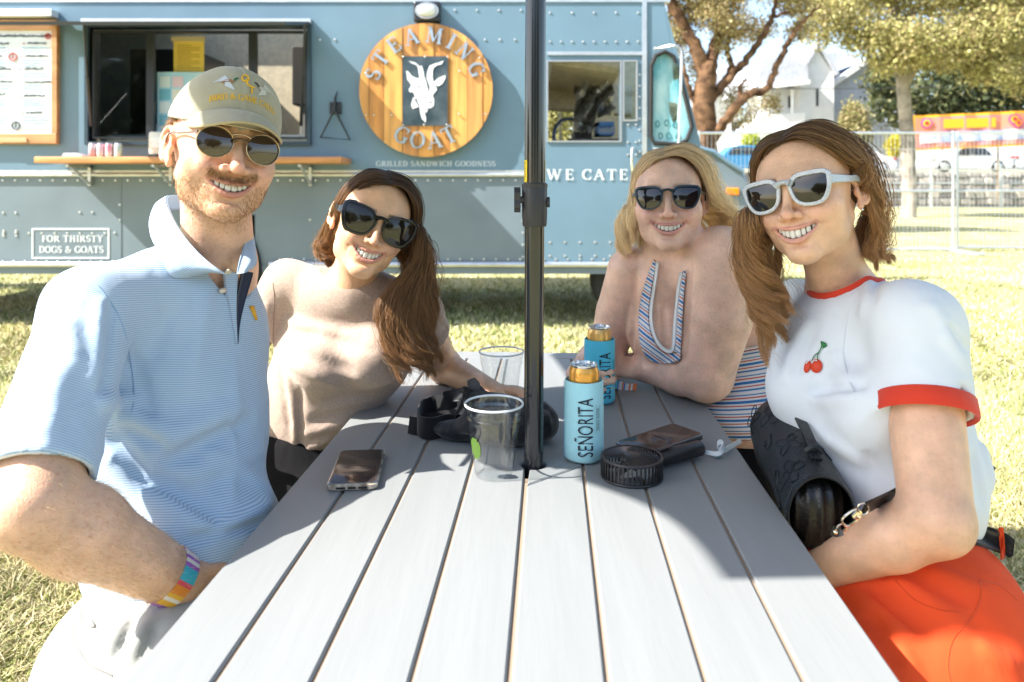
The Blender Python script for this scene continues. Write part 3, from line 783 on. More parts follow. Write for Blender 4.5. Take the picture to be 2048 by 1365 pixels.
for x in (1832, 2000):
    mb = MB(); mb.tube([W(x, 400, YB) + (0, .15, 0), W(x, 228, YB) + (0, .15, 0)], .04, 8); mb.build('post', mat('pole_wood', (.2, .15, .1)), bn)

# ---------------------------------------------------------------- parked cars
def car(label, x, y, z, L, H, paint, flip=1, kind='car'):
    e = empty('parked_car', (x, y, z), label, 'car', 'cars parked on the street')
    prof = [(0, .28), (.02, .5), (.1, .58), (.27, .63), (.38, .95), (.5, 1.0), (.68, .98), (.86, .68), (.985, .62), (1, .3), (.98, .18), (.9, .16), (.88, .3), (.84, .38), (.79, .38), (.75, .3), (.73, .15), (.27, .15), (.25, .3), (.21, .38), (.16, .38), (.12, .3), (.1, .17), (.01, .18)]
    pp = [((u - .5) * L * flip, v * H) for u, v in prof]
    mb = MB(); mb.prism(pp, lambda u, v: np.array((x + u, y - .8 + .25 * max(0, v / H - .6), z + v)), lambda u, v: np.array((x + u, y + .8 - .25 * max(0, v / H - .6), z + v)))
    mb.build('body', paint, e, smooth=False)
    for (a, b, c_, d) in ((.33, .39, .5, .495), (.515, .51, .67, .745)):
        q = [(a, .66), (b, .9), (c_, .93), (d, .66)] if a < .5 else [(a, .66), (b, .93), (c_, .91), (d, .66)]
        q = [((u - .5) * L * flip, v * H) for u, v in q]
        mb = MB(); mb.prism(q, lambda u, v: np.array((x + u, y - .83 + .25 * max(0, v / H - .6), z + v)), lambda u, v: np.array((x + u, y - .7, z + v))); mb.build('window', M_pane, e)
    for u in (.185, .815):
        cx = x + (u - .5) * L * flip
        Rx = rotm(0, pi / 2, 0)
        w_ = MB(); w_.lathe([(.0, -.1), (.2, -.1), (.31, -.1), (.33, -.06), (.33, .06), (.31, .1), (0, .1)], (cx, y - .72, z + .32), 22, Rx); wo_ = w_.build('wheel', mat('tyre', (.02, .02, .02), rough=.8), e)
        w_ = MB(); w_.lathe([(0, -.02), (.05, -.02), (.2, 0), (.22, .02)], (cx, y - .835, z + .32), 22, Rx); w_.build('rim', M_galv, wo_)
    l = MB(); l.box((x - .47 * L * flip, y - .78, z + .52 * H), (.25, .12, .1), bev=.02); l.build('headlight', mat('lens_white', (.8, .8, .75), rough=.1), e)
    l = MB(); l.box((x + .48 * L * flip, y - .78, z + .58 * H), (.2, .12, .12), bev=.02); l.build('tail_light', mat('lens_red', (.5, .02, .02), rough=.15), e)
    return e
M_sil = mat('silver_paint', (0.62, 0.66, 0.70), rough=0.25, metal=.25, coat=.6)
M_blu = mat('blue_paint', (0.03, 0.2, 0.42), rough=0.25, coat=.6)
car('silver parked car below the orange banner', W(1925, 335, 41)[0], 41, 1.86, 4.6, 1.42, M_sil)
car('silver parked car at the edge of the picture behind the fence posts', W(2090, 335, 41)[0], 41.0, 1.86, 4.4, 1.4, M_sil, -1)
car('blue parked car peeking out behind the truck nose', W(1480, 325, 41)[0], 41.5, 1.86, 4.3, 1.5, M_blu)
car('white parked car behind the pale tree trunk and picket fence', W(1712, 330, 43)[0], 43.5, 1.86, 4.4, 1.4, mat('white_paint', (.75, .75, .75), rough=.3, coat=.5))
# overhead wire
mb = MB(); mb.tube(spline([(10, 48, 7.6), (22, 48, 7.4), (40, 48, 7.9)], 30), .025, 4); tag(mb.build('power_line', mat('cable', (.05, .05, .05))), 'thin dark overhead cable crossing before the shaded grey house wing', 'cable')
# ================================================================ FOOD TRUCK
TY = 6.3; TS = TY / F
def T(px, py, out=0.0): return np.array(((px - 1024) * TS, TY - out, CAMZ - (py - 368) * TS))
M_truck = mat('truck_paint', (0.14, 0.235, 0.31), rough=0.38, noise=0.05, nscale=2.2, bump=0.03, bscale=3.0, coat=.15)
M_truck2 = mat('truck_paint_low', (0.165, 0.215, 0.25), rough=0.42, noise=0.07, nscale=2.5, bump=0.04, bscale=3.0, coat=.1)
M_alu = mat('aluminium', (0.66, 0.68, 0.70), rough=0.35, metal=0.8, noise=.08, nscale=10)
M_blk = mat('black_frame', (0.02, 0.024, 0.03), rough=0.35)
M_chr = mat('chrome', (0.8, 0.8, 0.8), rough=0.12, metal=1.0)
M_in = mat('cabin_dark', (0.07, 0.06, 0.05), rough=0.6, noise=.2)
M_tan = mat('cabin_tan', (0.60, 0.52, 0.36), rough=0.6, noise=.1)
M_rub = mat('rubber', (0.02, 0.02, 0.02), rough=0.8)
truck = empty('food_truck', (T(500, 368)[0], TY + 1.1, 0), 'blue-grey riveted food truck with serving window, shelf and white lettering', 'food truck')


def rect(mb, x0, y0, x1, y1, o0=0.0, o1=-0.05, bev=0.0):
    a = T(x0, y0, o0); b = T(x1, y1, o1); c = (a + b) / 2; d = np.abs(a - b); return mb.box(c, d, bev=bev)


# side skin (upper) round the openings
SX0, SX1, SY0, SY1 = 180, 616, 56, 284
mb = MB()
rect(mb, -420, -90, SX0, 345); rect(mb, SX0, -90, SX1, SY0); rect(mb, SX0, SY1, SX1, 345); rect(mb, SX1, -90, 1094, 345)
mb.build('side_panel', M_truck, truck)
mb = MB(); rect(mb, 1094, -90, 1290, 122); rect(mb, 1094, 284, 1245, 345); rect(mb, 1245, 284, 1290, 345); rect(mb, 1275, 122, 1290, 284); rect(mb, 1240, 122, 1247, 284, .006); rect(mb, 1246, 244, 1275, 284, -.002)
rect(mb, 1052, 345, 1290, 530, .002); d_ = mb.build('cab_door', M_truck, truck)
mb = MB(); mb.tube(spline([T(1266, 352, .01), T(1262, 345, .06), T(1262, 302, .06), T(1268, 296, .01)], 12), .011, 8); mb.build('handle', M_chr, d_)
# lower skin, skirt
mb = MB(); rect(mb, -420, 352, 440, 532, .0); rect(mb, 510, 352, 1052, 532); rect(mb, 440, 352, 510, 430); mb.build('lower_panel', M_truck2, truck)
mb = MB(); rect(mb, -420, 532, 1225, 548, .012, -.06); mb.build('skirt', M_truck2, truck)
# wheel arch and rear wheel
ac = T(447, 560)
mb = MB(); pts = [ac + (.27 * 1.12 * cos(a), -.012, .46 * 1.12 * sin(a)) for a in np.linspace(-.15, pi + .15, 24)]; mb.tube(pts, .035, 8); mb.build('wheel_arch', M_rub, truck)
mb = MB(); rect(mb, 375, 430, 520, 548, -.25, -.3); mb.build('wheel_well', M_rub, truck)
def wheel(px):
    c = T(px, 0); c[2] = .40; c[1] = TY + .2
    Rx = rotm(0, pi / 2, 0); w_ = MB(); w_.lathe([(0, -.12), (.3, -.12), (.38, -.1), (.41, -.05), (.41, .08), (.38, .12), (0, .12)], c, 36, Rx); t_ = w_.build('wheel', M_rub, truck, smooth=True)
    w_ = MB(); w_.lathe([(0, -.03), (.08, -.06), (.12, -.0), (.22, .02), (.25, -.02), (.26, .0)], c - (0, .115, 0), 30, Rx); w_.build('rim', M_alu, t_, smooth=True)
wheel(447); wheel(1282)
# mouldings with rivets
mb = MB(); mb.tube([T(-420, 350, .012), T(1052, 350, .012)], .018, 10); rect(mb, -420, 341, 1052, 347, .006); mb.build('belt_rail', M_alu, truck, smooth=True)
mb = MB(); mb.tube([T(-420, 529, .02), T(425, 529, .02)], .024, 10); mb.tube([T(540, 529, .02), T(1225, 529, .02)], .024, 10); mb.build('rub_rail', M_alu, truck, smooth=True)
mb = MB(); rect(mb, 1284, -90, 1293, 345, .014); rect(mb, 1094, 104, 1284, 111, .014); rect(mb, -420, -10, 1340, 5, .01); mb.build('corner_strip', M_alu, truck)
mb = MB(); mb.tube([T(1225, 548, .01), T(1275, 440, .01), T(1278, 350, .01)], .014, 8); mb.tube([T(1236, 548, .02), T(1285, 446, .02)], .018, 8); mb.build('step_edge', M_alu, truck)
# window surround of the cab door
def frame(mb, x0, y0, x1, y1, w, o0, o1):
    rect(mb, x0 - w, y0 - w, x1 + w, y0, o0, o1); rect(mb, x0 - w, y1, x1 + w, y1 + w, o0, o1); rect(mb, x0 - w, y0, x0, y1, o0, o1); rect(mb, x1, y0, x1 + w, y1, o0, o1)
mb = MB(); frame(mb, 1096, 124, 1240, 282, 3, .012, -.01); frame(mb, 1248, 124, 1272, 240, 3, .012, -.01); cw = mb.build('cab_window', mat('frame_alu', (.45, .47, .5), rough=.4, metal=.6), truck)
M_glass = clear_mat('window_glass', (0.86, 0.93, 0.95), 0.04)
mb = MB(); rect(mb, 1248, 124, 1272, 240, -.01, -.014); mb.build('pane', M_glass, cw)
# front: cowl and pillar
def prismT(mb, poly, o0, o1): mb.prism(poly, lambda u, v: T(u, v, o0), lambda u, v: T(u, v, o1))
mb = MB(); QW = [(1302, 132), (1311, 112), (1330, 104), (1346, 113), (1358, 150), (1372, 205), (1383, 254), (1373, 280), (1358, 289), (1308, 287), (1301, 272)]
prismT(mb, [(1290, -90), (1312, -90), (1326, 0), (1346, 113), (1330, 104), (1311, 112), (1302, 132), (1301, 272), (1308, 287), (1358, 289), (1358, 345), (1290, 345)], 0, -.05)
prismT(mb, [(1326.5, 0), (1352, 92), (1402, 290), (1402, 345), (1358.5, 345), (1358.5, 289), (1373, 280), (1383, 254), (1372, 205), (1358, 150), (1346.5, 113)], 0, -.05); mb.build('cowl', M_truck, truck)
mb = MB(); prismT(mb, QW, -.02, -.03); qp_ = mb.build('quarter_pane', mat('painted_pane_reflection', (.10, .40, .48), rough=.06, spec=.7, col2=(.50, .74, .76), nscale=3.0, detail=8, stretch=(2.5, 1, 1)), truck)  # opaque teal with pale blotches stands in for the pane's reflection
mb = MB(); mb.tube([T(u, v, .012) for u, v in QW + QW[:1]], .018, 8, cap=False); mb.build('gasket', M_rub, qp_, smooth=True)
mb = MB()
for x_, y_ in ((1316, 248), (1334, 246), (1350, 249), (1322, 272), (1338, 271), (1356, 272)):
    mb.tube([T(x_ + 3.6 * cos(t), y_ + 6 * sin(t), -.018) for t in np.linspace(0, 2 * pi, 12)], .005, 4, cap=False)
mb.build('printed_emblems', mat('print_teal', (.04, .22, .26)), qp_)
# nose: hood rounded towards the front
mb = MB(); hv = []; prof = [(1400, 292), (1425, 300), (1455, 322), (1482, 338), (1494, 360), (1498, 400), (1496, 450), (1490, 505)]
for u, v in prof:
    for k, (dy, dx, dz) in enumerate([(0.02, 0, -8), (-.04, 3, -3), (-.12, 5, 0), (-.5, 7, -6), (-1.1, 8, -10), (-1.7, 6, -6), (-2.1, 0, 4)]): hv.append(T(u + dx, v + (-dz if False else dz * -1 if k == 0 else dz * .3), dy if k else 0))
K = 7; mb.add(hv, [(i * K + k, i * K + k + 1, (i + 1) * K + k + 1, (i + 1) * K + k) for i in range(len(prof) - 1) for k in range(K - 1)])
prismT(mb, [(1400, 298), (1425, 308), (1455, 330), (1482, 346), (1494, 368), (1497, 408), (1494, 458), (1488, 512), (1290, 520), (1290, 345), (1400, 345)], 0, -.05); mb.build('nose', M_truck2, truck, smooth=False)
mb = MB(); mb.tube([T(1400, 297, .01), T(1428, 305, .012), T(1456, 326, .012), T(1486, 344, .01)], .02, 8); mb.build('nose_moulding', M_truck, truck)
mb = MB(); rect(mb, 1451, 376, 1477, 391, .03, 0, bev=.01); mb.build('marker_light', mat('amber', (.9, .25, .01), rough=.2), truck)
# mirror on its arm
M_mir = mat('mirror_glass', (0.75, 0.9, 0.93), rough=0.05, metal=1.0); mm_ = truck
def TM(u, v, o): k = (TY - o) / TY; return T(1024 + (u - 1024) * k, 368 + (v - 368) * k, o)
def prismM(mb, poly, o0, o1): mb.prism(poly, lambda u, v: TM(u, v, o0), lambda u, v: TM(u, v, o1))
mb = MB(); mb.tube(spline([TM(1310, 96, .05), TM(1312, 98, .3), TM(1345, 92, .42), TM(1358, 96, .42), TM(1363, 110, .42), TM(1362, 160, .42), TM(1359, 230, .42), TM(1357, 285, .42), TM(1350, 296, .42), TM(1330, 300, .35), TM(1308, 298, .05)], 50), .011, 8); mb.build('mirror_arm', M_alu, mm_, smooth=True)
mb = MB(); prismM(mb, [(1336, 204), (1352, 206), (1360, 216), (1358, 238), (1346, 246), (1340, 230)], .41, .37); mb.build('spot_mirror', M_mir, mm_); mb = MB(); prismM(mb, [(1344, 124), (1356, 128), (1357, 158), (1347, 162)], .41, .37); mb.build('spot_mirror', M_mir, mm_)
# body shell: roof, floor, far wall, interior
mb = MB(); a = T(-420, -90); b = T(1290, 500); va, vb = T(150, 0)[0], T(640, 0)[0]
mb.box(((a[0] + va) / 2, TY + 1.1, a[2] + .02), (va - a[0], 2.3, .06)); mb.box(((vb + b[0]) / 2, TY + 1.1, a[2] + .02), (b[0] - vb, 2.3, .06)); mb.box(((va + vb) / 2, TY + .3, a[2] + .02), (vb - va, .7, .06)); mb.box(((va + vb) / 2, TY + 2.1, a[2] + .02), (vb - va, .3, .06)); mb.build('roof', M_truck, truck)  # opening over the kitchen is added to let daylight onto the inner walls
mb = MB(); mb.box(((a[0] + b[0]) / 2, TY + 1.1, .58), (b[0] - a[0], 2.1, .06)); mb.box((a[0] + .03, TY + 1.1, 1.85), (.05, 2.1, 2.5)); mb.build('floor_pan', M_in, truck)
FYW = TY + 2.15
fz = lambda px, py: (W(px, py, FYW)[0], W(px, py, FYW)[2])
mb = MB()
def far(mb, x0, y0, x1, y1):
    A = fz(x0, y0); B = fz(x1, y1); mb.box(((A[0] + B[0]) / 2, FYW, (A[1] + B[1]) / 2), (abs(B[0] - A[0]), .04, abs(A[1] - B[1])))
far(mb, -420, -120, 1086, 480); far(mb, 1086, -120, 1330, 190); far(mb, 1086, 285, 1330, 480); far(mb, 1118, 190, 1123, 285); far(mb, 1146, 190, 1152, 285); far(mb, 1176, 190, 1330, 285)
mb.build('far_wall', M_tan, truck)
# driver cab clutter
mb = MB(); mb.box(T(1200, 160) + (0, 1.3, 0), (.95, .05, .36), rotm(0, .5, .1)); mb.box(T(1180, 140) + (0, .9, .02), (.6, 1.2, .05), rotm(0, .1, .15)); mb.build('cab_header', M_tan, truck)
mb = MB()
rr_ = random.Random(3); vs_ = []; nn = 12
for i in range(nn):
    for j in range(nn):
        vs_.append(T(1160 + 85 * i / (nn - 1), 150 + (105 if i < 6 else 70) * j / (nn - 1)) + (0, .55 + rr_.uniform(-.06, .06) + .1 * sin(i * 1.3 + j), rr_.uniform(-.02, .02)))
mb.add(vs_, [(i * nn + j, i * nn + j + 1, (i + 1) * nn + j + 1, (i + 1) * nn + j) for i in range(nn - 1) for j in range(nn - 1)])
mb.build('sunshade', mat('foil', (.38, .36, .30), rough=.35, metal=.5, noise=.3), truck, recalc=False)
mb = MB(); tc_ = T(1158, 268) + (0, .75, 0); Rw = rotm(0.5, 0.2, -.9)
mb.add([tc_ + Rw @ np.array(((.2 + .018 * cos(q)) * cos(t), .018 * sin(q), (.2 + .018 * cos(q)) * sin(t))) for t in np.linspace(0, 2 * pi, 28, endpoint=False) for q in np.linspace(0, 2 * pi, 8, endpoint=False)],
       [(i * 8 + k, i * 8 + (k + 1) % 8, ((i + 1) % 28) * 8 + (k + 1) % 8, ((i + 1) % 28) * 8 + k) for i in range(28) for k in range(8)]); mb.build('steering_wheel', mat('navy_plastic', (.02, .05, .12), rough=.3), truck, smooth=True)
mb = MB(); rect(mb, 1204, 238, 1238, 246, -.3, -.6); rect(mb, 1204, 262, 1238, 266, -.3, -.6); rect(mb, 1204, 238, 1207, 266, -.3, -.6)
for i in range(8): rect(mb, 1209 + i * 4, 246, 1211 + i * 4, 262, -.3, -.31)
mb.build('crate', mat('crate_blue', (.03, .12, .28), rough=.4), truck)
mb = MB(); rect(mb, 1140, 275, 1245, 284, -.2, -1.4); rect(mb, 1165, 250, 1204, 280, -.8, -1.2); mb.build('dashboard', M_in, truck)

# serving window frame and awning hatch
mb = MB(); frame(mb, SX0, SY0, SX1, SY1, 7, .035, -.06); sv = mb.build('serving_window', mat('hatch_frame', (.05, .08, .11), rough=.3, metal=.3), truck)
mb = MB(); frame(mb, SX0 + 8, SY0 + 10, SX1 - 6, SY1 - 10, 4, -.0, -.05); rect(mb, 291, 66, 306, 275, -.01, -.05); rect(mb, 496, 66, 512, 150, -.01, -.05); mb.build('frame', M_blk, sv)
mb = MB(); rect(mb, 196, 66, 291, 274, -.03, -.034); mb.build('pane', clear_mat('dark_glass', (.55, .6, .62), 0.03), sv)
mb = MB(); A = T(106, 44, .02)
mb.box((T(364, 46)[0], TY - .36, CAMZ + (368 - 47) / F * (TY - .36)), (515 * TS, .70, .028), rotm(0, -math.atan((368 - 47) / F), 0)); hb = mb.build('hatch', mat('hatch_black', (.035, .04, .045), rough=.4), truck)
mb = MB(); rect(mb, 168, 40, 624, 49, .05, -.0); mb.build('hatch_hinge', M_alu, truck)
for x0, x1 in ((163, 186), (606, 604)):
    mb = MB(); P0_ = np.array(((x0 + 4 - 1024) * (TY - .62) / F, TY - .62, CAMZ + .2176 * (TY - .62))); P1_ = T(x1, 252, .03); mb.tube([P0_, P1_], .009, 6); mb.tube([(P0_ + P1_) / 2, P1_], .014, 6); mb.build('strut', M_blk, truck)
# kitchen seen through the window
def kit(name, x0, y0, x1, y1, d0, d1, m, bev=0.0):
    mb = MB(); A = T(x0, y0); B = T(x1, y1); mb.box(((A[0] + B[0]) / 2, TY + (d0 + d1) / 2, (A[2] + B[2]) / 2), (abs(B[0] - A[0]), d1 - d0, abs(A[2] - B[2])), bev=bev); return mb.build(name, m, truck)
kit('refrigerator', 150, 60, 296, 480, .9, 1.7, mat('dark_steel', (.045, .045, .05), rough=.3, metal=.5), .01)
kit('notice', 228, 138, 272, 192, .88, .895, mat('notice_grey', (.45, .48, .52)))
kit('cupboard', 500, 40, 590, 180, 1.2, 2.0, mat('cup_dark', (.03, .027, .025), rough=.5), .01)
kit('wall_cabinet', 512, 150, 600, 420, 1.3, 2.05, mat('grey_cab', (.33, .33, .31), rough=.4, metal=.4), .01)
kit('switch_box', 546, 158, 570, 178, 1.25, 1.29, mat('box_pale', (.6, .62, .6)), .01)
yl = kit('yellow_notice', 330, 74, 392, 140, .16, .17, mat('yellow_paper', (.75, .55, .10), rough=.6))
mb = MB()
for i in range(11): rect(mb, 338, 84 + i * 4.6, 338 + (46 if i % 3 else 28), 85.4 + i * 4.6, -.156, -.159)
mb.build('print_lines', mat('print_brown', (.4, .27, .03)), yl)
kit('notice_clip', 326, 66, 394, 76, .15, .18, mat('clip_tan', (.5, .42, .25)))
po = kit('poster', 303, 141, 506, 274, .10, .11, mat('poster_blue', (.30, .62, .82), rough=.35, col2=(.55, .72, .85), nscale=2.5))
mb = MB(); rp = random.Random(4)
cm = [mat('pk%d' % i, c, rough=.5) for i, c in enumerate([(.62, .75, .82), (.70, .55, .66), (.15, .45, .62), (.72, .74, .70)])]
for i in range(8):
    mb.cur = i % 4; x = 308 + (i % 2) * 26; y = 150 + (i // 2) * 26; rect(mb, x, y, x + 22, y + 22, -.096, -.099)
mb.build('print_blocks', None, po, mats=cm)
for i in range(3): kit('bottle', 236 + i * 14, 236 - i * 3, 243 + i * 14, 268, .6, .66, mat('bottle_pale', (.5, .48, .42), rough=.3), .02)
kit('work_counter', 190, 268, 606, 284, .12, .75, mat('steel_top', (.4, .42, .44), rough=.3, metal=.8))

# shelf on brackets
mb = MB(); rect(mb, 125, 317, 703, 329, .38, .0, bev=.008); sh = mb.build('serving_shelf', mat('shelf_wood', (.55, .25, .09), rough=.4, noise=.2, nscale=4, stretch=(1, 8, 8)), truck, smooth=True)
for x in (182, 344, 622):
    mb = MB(); rect(mb, x - 3, 332, x + 3, 372, .03, .0); mb.tube([T(x, 368, .03), T(x, 334, .3)], .012, 6); rect(mb, x - 3, 332, x + 3, 336, .34, .0); mb.build('bracket', M_alu, sh)
mb = MB(); rect(mb, 540, 522, 690, 540, .03, .0, bev=.01); mb.build('step_box', mat('step_grey', (.3, .34, .38), rough=.4, metal=.4), truck)

# rivets
mb = MB()
def riv(x, y): mb.sphere(T(x, y, .002), (.011, .007, .011), 8)
for x in range(-20, 1052, 22): riv(x, 343)
for x in range(6, 1052, 25): riv(x, 361)
for x in range(6, 420, 22): riv(x, 523)
for x in range(560, 1216, 24): riv(x, 519)
for y in range(20, 340, 21): riv(1287, y)
for x in range(1100, 1284, 22): riv(x, 84); riv(x, 26) if x % 44 < 22 else None
for x in range(640, 1050, 30): riv(x, 80) if x > 960 or x < 700 else None
for x in range(910, 1050, 44): riv(x, 21)
for y in range(150, 330, 22): riv(1279, y)
for x in range(1256, 1284, 16):
    for y in (250, 285, 310): riv(x, y)
for x, y in ((7, 426), (32, 426), (160, 425), (185, 425), (7, 466), (32, 466), (7, 470), (58, 467), (84, 467), (110, 467), (135, 467), (160, 467), (185, 467), (210, 467), (230, 466), (240, 410), (240, 440), (496, 430), (620, 440)): riv(x, y)
for x in (8, 33):
    for y in (462, 472): riv(x, y)
for y in range(370, 520, 24): riv(1046, y); riv(1060, y)
for x in range(1100, 1240, 30): riv(x, 485); riv(x, 512)
tag(mb.build('rivet_rows', M_alu, truck, smooth=True, recalc=False), kind='stuff')
for x_ in (1045, 240): mb = MB(); rect(mb, x_, 352, x_ + 3, 528, .004); mb.build('panel_seam', M_truck2, truck)

# painted words
M_wp = mat('white_lettering', (0.72, 0.76, 0.78), rough=0.5)
M_wp2 = mat('faded_lettering', (0.50, 0.58, 0.63), rough=0.5)
def word(s, x, base, h, o=.003, track=1.0, wide=1.0, m=M_wp, weight=1.0):
    mb = MB(); hh = h * TS; serif(mb, s, lambda u, v, w_: T(x, base, o + w_) + np.array((u, 0, v)), hh, 0, track, wide, weight); return tag(mb.build('lettering', m, truck, recalc=False), kind='stuff')
def wordc(s, cx, base, width, h, **k):
    w1 = serif_width(s, h * TS) ; tr = width * TS / w1; word(s, cx - width / 2, base, h, track=tr, wide=tr, **k)
wordc('WE CATER', 1173, 360, 160, 21, weight=1.05, o=.008)
wordc('GRILLED SANDWICH GOODNESS', 861, 333, 218, 10.5, m=M_wp2, weight=1.5)
wordc('FOR THIRSTY', 141, 484, 114, 13, weight=1.15)
wordc('DOGS & GOATS', 141, 506, 126, 13.5, weight=1.15)
mb = MB(); frame(mb, 67, 460, 216, 515, 3, .004, .0); mb.build('lettering_border', M_wp, truck)

# ================================================================ ROUND SIGN
sg = empty('round_sign', T(854, 315, .08), 'round plank sign with metal letters and a white goat head on black', 'sign')
M_pl = [mat('plank%d' % i, c, rough=0.45, noise=.22, nscale=3.0, bump=.15, bscale=20, stretch=(6, 6, .6), coat=.2) for i, c in enumerate([(.62, .29, .07), (.55, .24, .055), (.68, .34, .09), (.60, .27, .08)])]
edges = [722, 742, 771, 808, 839, 870, 901, 936, 966, 986]
for i in range(9):
    x0, x1 = edges[i] + .5, edges[i + 1] - .5; n = 7
    top = [(x0 + (x1 - x0) * k / n) for k in range(n + 1)]
    hh_ = lambda x: sqrt(max(132.0 ** 2 - (x - 854) ** 2, 36))
    poly = [(x, 183 - hh_(x)) for x in top] + [(x, 183 + hh_(x)) for x in reversed(top)]
    dz = (i * 37 % 5) * .0015
    mb = MB(); prismT(mb, poly, .085 + dz, .05); mb.build('plank', M_pl[i % 4], sg)
mb = MB(); prismT(mb, [(854 + 120 * cos(a), 183 + 120 * sin(a)) for a in np.linspace(0, 2 * pi, 40, endpoint=False)], .05, .0); mb.build('backing', M_blk, sg)
M_let = mat('brushed_letter', (0.45, 0.53, 0.60), rough=0.35, metal=.7, noise=.1)
def arc_word(s, r, a0, a1, h, flip=False):
    wd = [GL[c][0] for c in s]; tot = sum(wd); acc = 0
    for c, w_ in zip(s, wd):
        am = radians(a0 + (a1 - a0) * (acc + w_ / 2) / tot); acc += w_
        hh = h * TS; R0 = r * TS; cx, cz = (854 - 1024) * TS, CAMZ - (183 - 368) * TS
        def fn(u, v, q, am=am, w_=w_):
            u = u - w_ * hh / 2; v = v - hh / 2
            if flip:
                rad = R0 - v; a = am
                return np.array((cx + rad * cos(a) - u * sin(a) * 1, TY - .095 - q, cz + rad * sin(a) + u * cos(a)))
            rad = R0 + v
            return np.array((cx + rad * cos(am) + u * sin(am), TY - .095 - q, cz + rad * sin(am) - u * cos(am)))
        mb = MB(); serif(mb, c, fn, hh, 0, dep=.012, weight=.95); mb.build('letter', M_let, sg, recalc=False)
arc_word('STEAMING', 108, 172, 11, 31)
arc_word('GOAT', 100, 233, 306, 33, True)
mb = MB(); prismT(mb, [(809, 117), (898, 117), (897, 254), (808, 254)], .10, .092); pn_ = mb.build('emblem_panel', mat('slate_panel', (.035, .06, .075), rough=.3, metal=.3, col2=(.10, .13, .15), nscale=6), sg)
def gz(u, v): return (790 + u / 8.03, 100 + v / 8.03)
gm = MB()
GO = [[(208, 365), (240, 380), (300, 455), (375, 485), (420, 478), (500, 462), (530, 560), (555, 680), (600, 760), (640, 790), (650, 850), (640, 930), (600, 955), (545, 965), (545, 1000), (510, 1035), (480, 985), (520, 1110), (515, 1190), (455, 1120), (430, 1030), (412, 900), (370, 860), (350, 790), (320, 705), (262, 705), (245, 665), (290, 595), (225, 500)],
      [(415, 470), (395, 320), (370, 275), (300, 250), (240, 212), (350, 235), (420, 300), (455, 285), (480, 380), (494, 458)],
      [(530, 455), (548, 360), (575, 290), (640, 260), (720, 240), (800, 205), (770, 262), (700, 278), (640, 320), (625, 380), (625, 462)],
      [(522, 470), (625, 470), (635, 545), (680, 600), (692, 670), (640, 730), (625, 775), (595, 755), (572, 700), (570, 600)],
      [(640, 545), (720, 480), (830, 435), (825, 490), (780, 570), (720, 612), (680, 590)],
      [(320, 785), (370, 800), (365, 860), (405, 935), (310, 970), (285, 905)]]
for i, g in enumerate(GO): prismT(gm, [gz(*q) for q in g], .1035 + i * .0003, .1)
gm.build('goat_emblem', mat('goat_white', (.78, .8, .82), rough=.5), pn_)
gd = MB()
for g in [[(500, 470), (522, 470), (572, 600), (578, 640), (560, 655), (575, 720), (555, 690), (530, 570)], [(360, 600), (400, 595), (450, 640), (430, 645), (395, 612)], [(620, 640), (650, 610), (685, 615), (650, 625)], [(530, 828), (570, 850), (600, 862), (640, 852), (600, 880), (565, 865)],
          [(470, 880), (540, 915), (630, 920), (630, 926), (535, 924)], [(458, 838), (500, 780), (525, 735), (510, 790)], [(410, 545), (480, 605), (515, 680), (475, 610)], [(440, 905), (560, 965), (555, 972), (440, 915)], [(340, 820), (375, 795), (380, 860), (410, 905), (400, 915), (360, 865)]]:
    prismT(gd, [gz(*q) for q in g], .1062, .1055)
gd.build('goat_markings', mat('slate_mark', (.06, .09, .11)), pn_)
mb = MB()
for x, y in ((810, 118), (853, 118), (897, 118), (810, 252), (851, 252), (896, 252), (737, 232), (752, 232), (787, 232), (919, 231), (972, 231), (736, 150), (921, 146), (960, 120)): mb.sphere(T(x, y, .098), (.009, .008, .009), 8)
tag(mb.build('screw_heads', M_chr, sg, recalc=False), kind='stuff')

# lamp over the sign
lp = empty('sign_lamp', T(856, 48, .02), 'black bulkhead lamp fixed above the round sign', 'lamp')
mb = MB(); mb.box(T(856, 28, .05), (.225, .10, .17), bev=.015); mb.build('housing', M_blk, lp)
mb = MB(); mb.sphere(T(857, 28, .10), (.085, .05, .055), 20); mb.build('lens', mat('lamp_lens', (.75, .78, .78), rough=.15), lp, smooth=True)
mb = MB(); mb.add([T(857, 28, .115) + np.array((.09 * cos(t) + .008 * cos(q) * cos(t), .008 * sin(q), .062 * sin(t) + .008 * cos(q) * sin(t))) for t in np.linspace(0, 2 * pi, 28, endpoint=False) for q in np.linspace(0, 2 * pi, 6, endpoint=False)],
       [(i * 6 + k, i * 6 + (k + 1) % 6, ((i + 1) % 28) * 6 + (k + 1) % 6, ((i + 1) % 28) * 6 + k) for i in range(28) for k in range(6)]); mb.build('lens_ring', M_alu, lp, smooth=True)

# dinner triangle
tg = empty('dinner_triangle', T(674, 275, .04), 'black iron dinner triangle hanging from its bracket on the truck side', 'triangle bell')
mb = MB(); mb.tube([T(672, 222, .06), T(645, 276, .06), T(703, 281, .06), T(674, 224, .06)], .011, 8); mb.build('ringer', M_blk, tg)
mb = MB(); mb.box(T(672, 217, .015), (.10, .02, .10), bev=.004); mb.tube([T(672, 222, .06), T(673, 200, .05), T(677, 183, .04)], [.009, .012, .003], 8); mb.build('bracket', M_blk, tg)

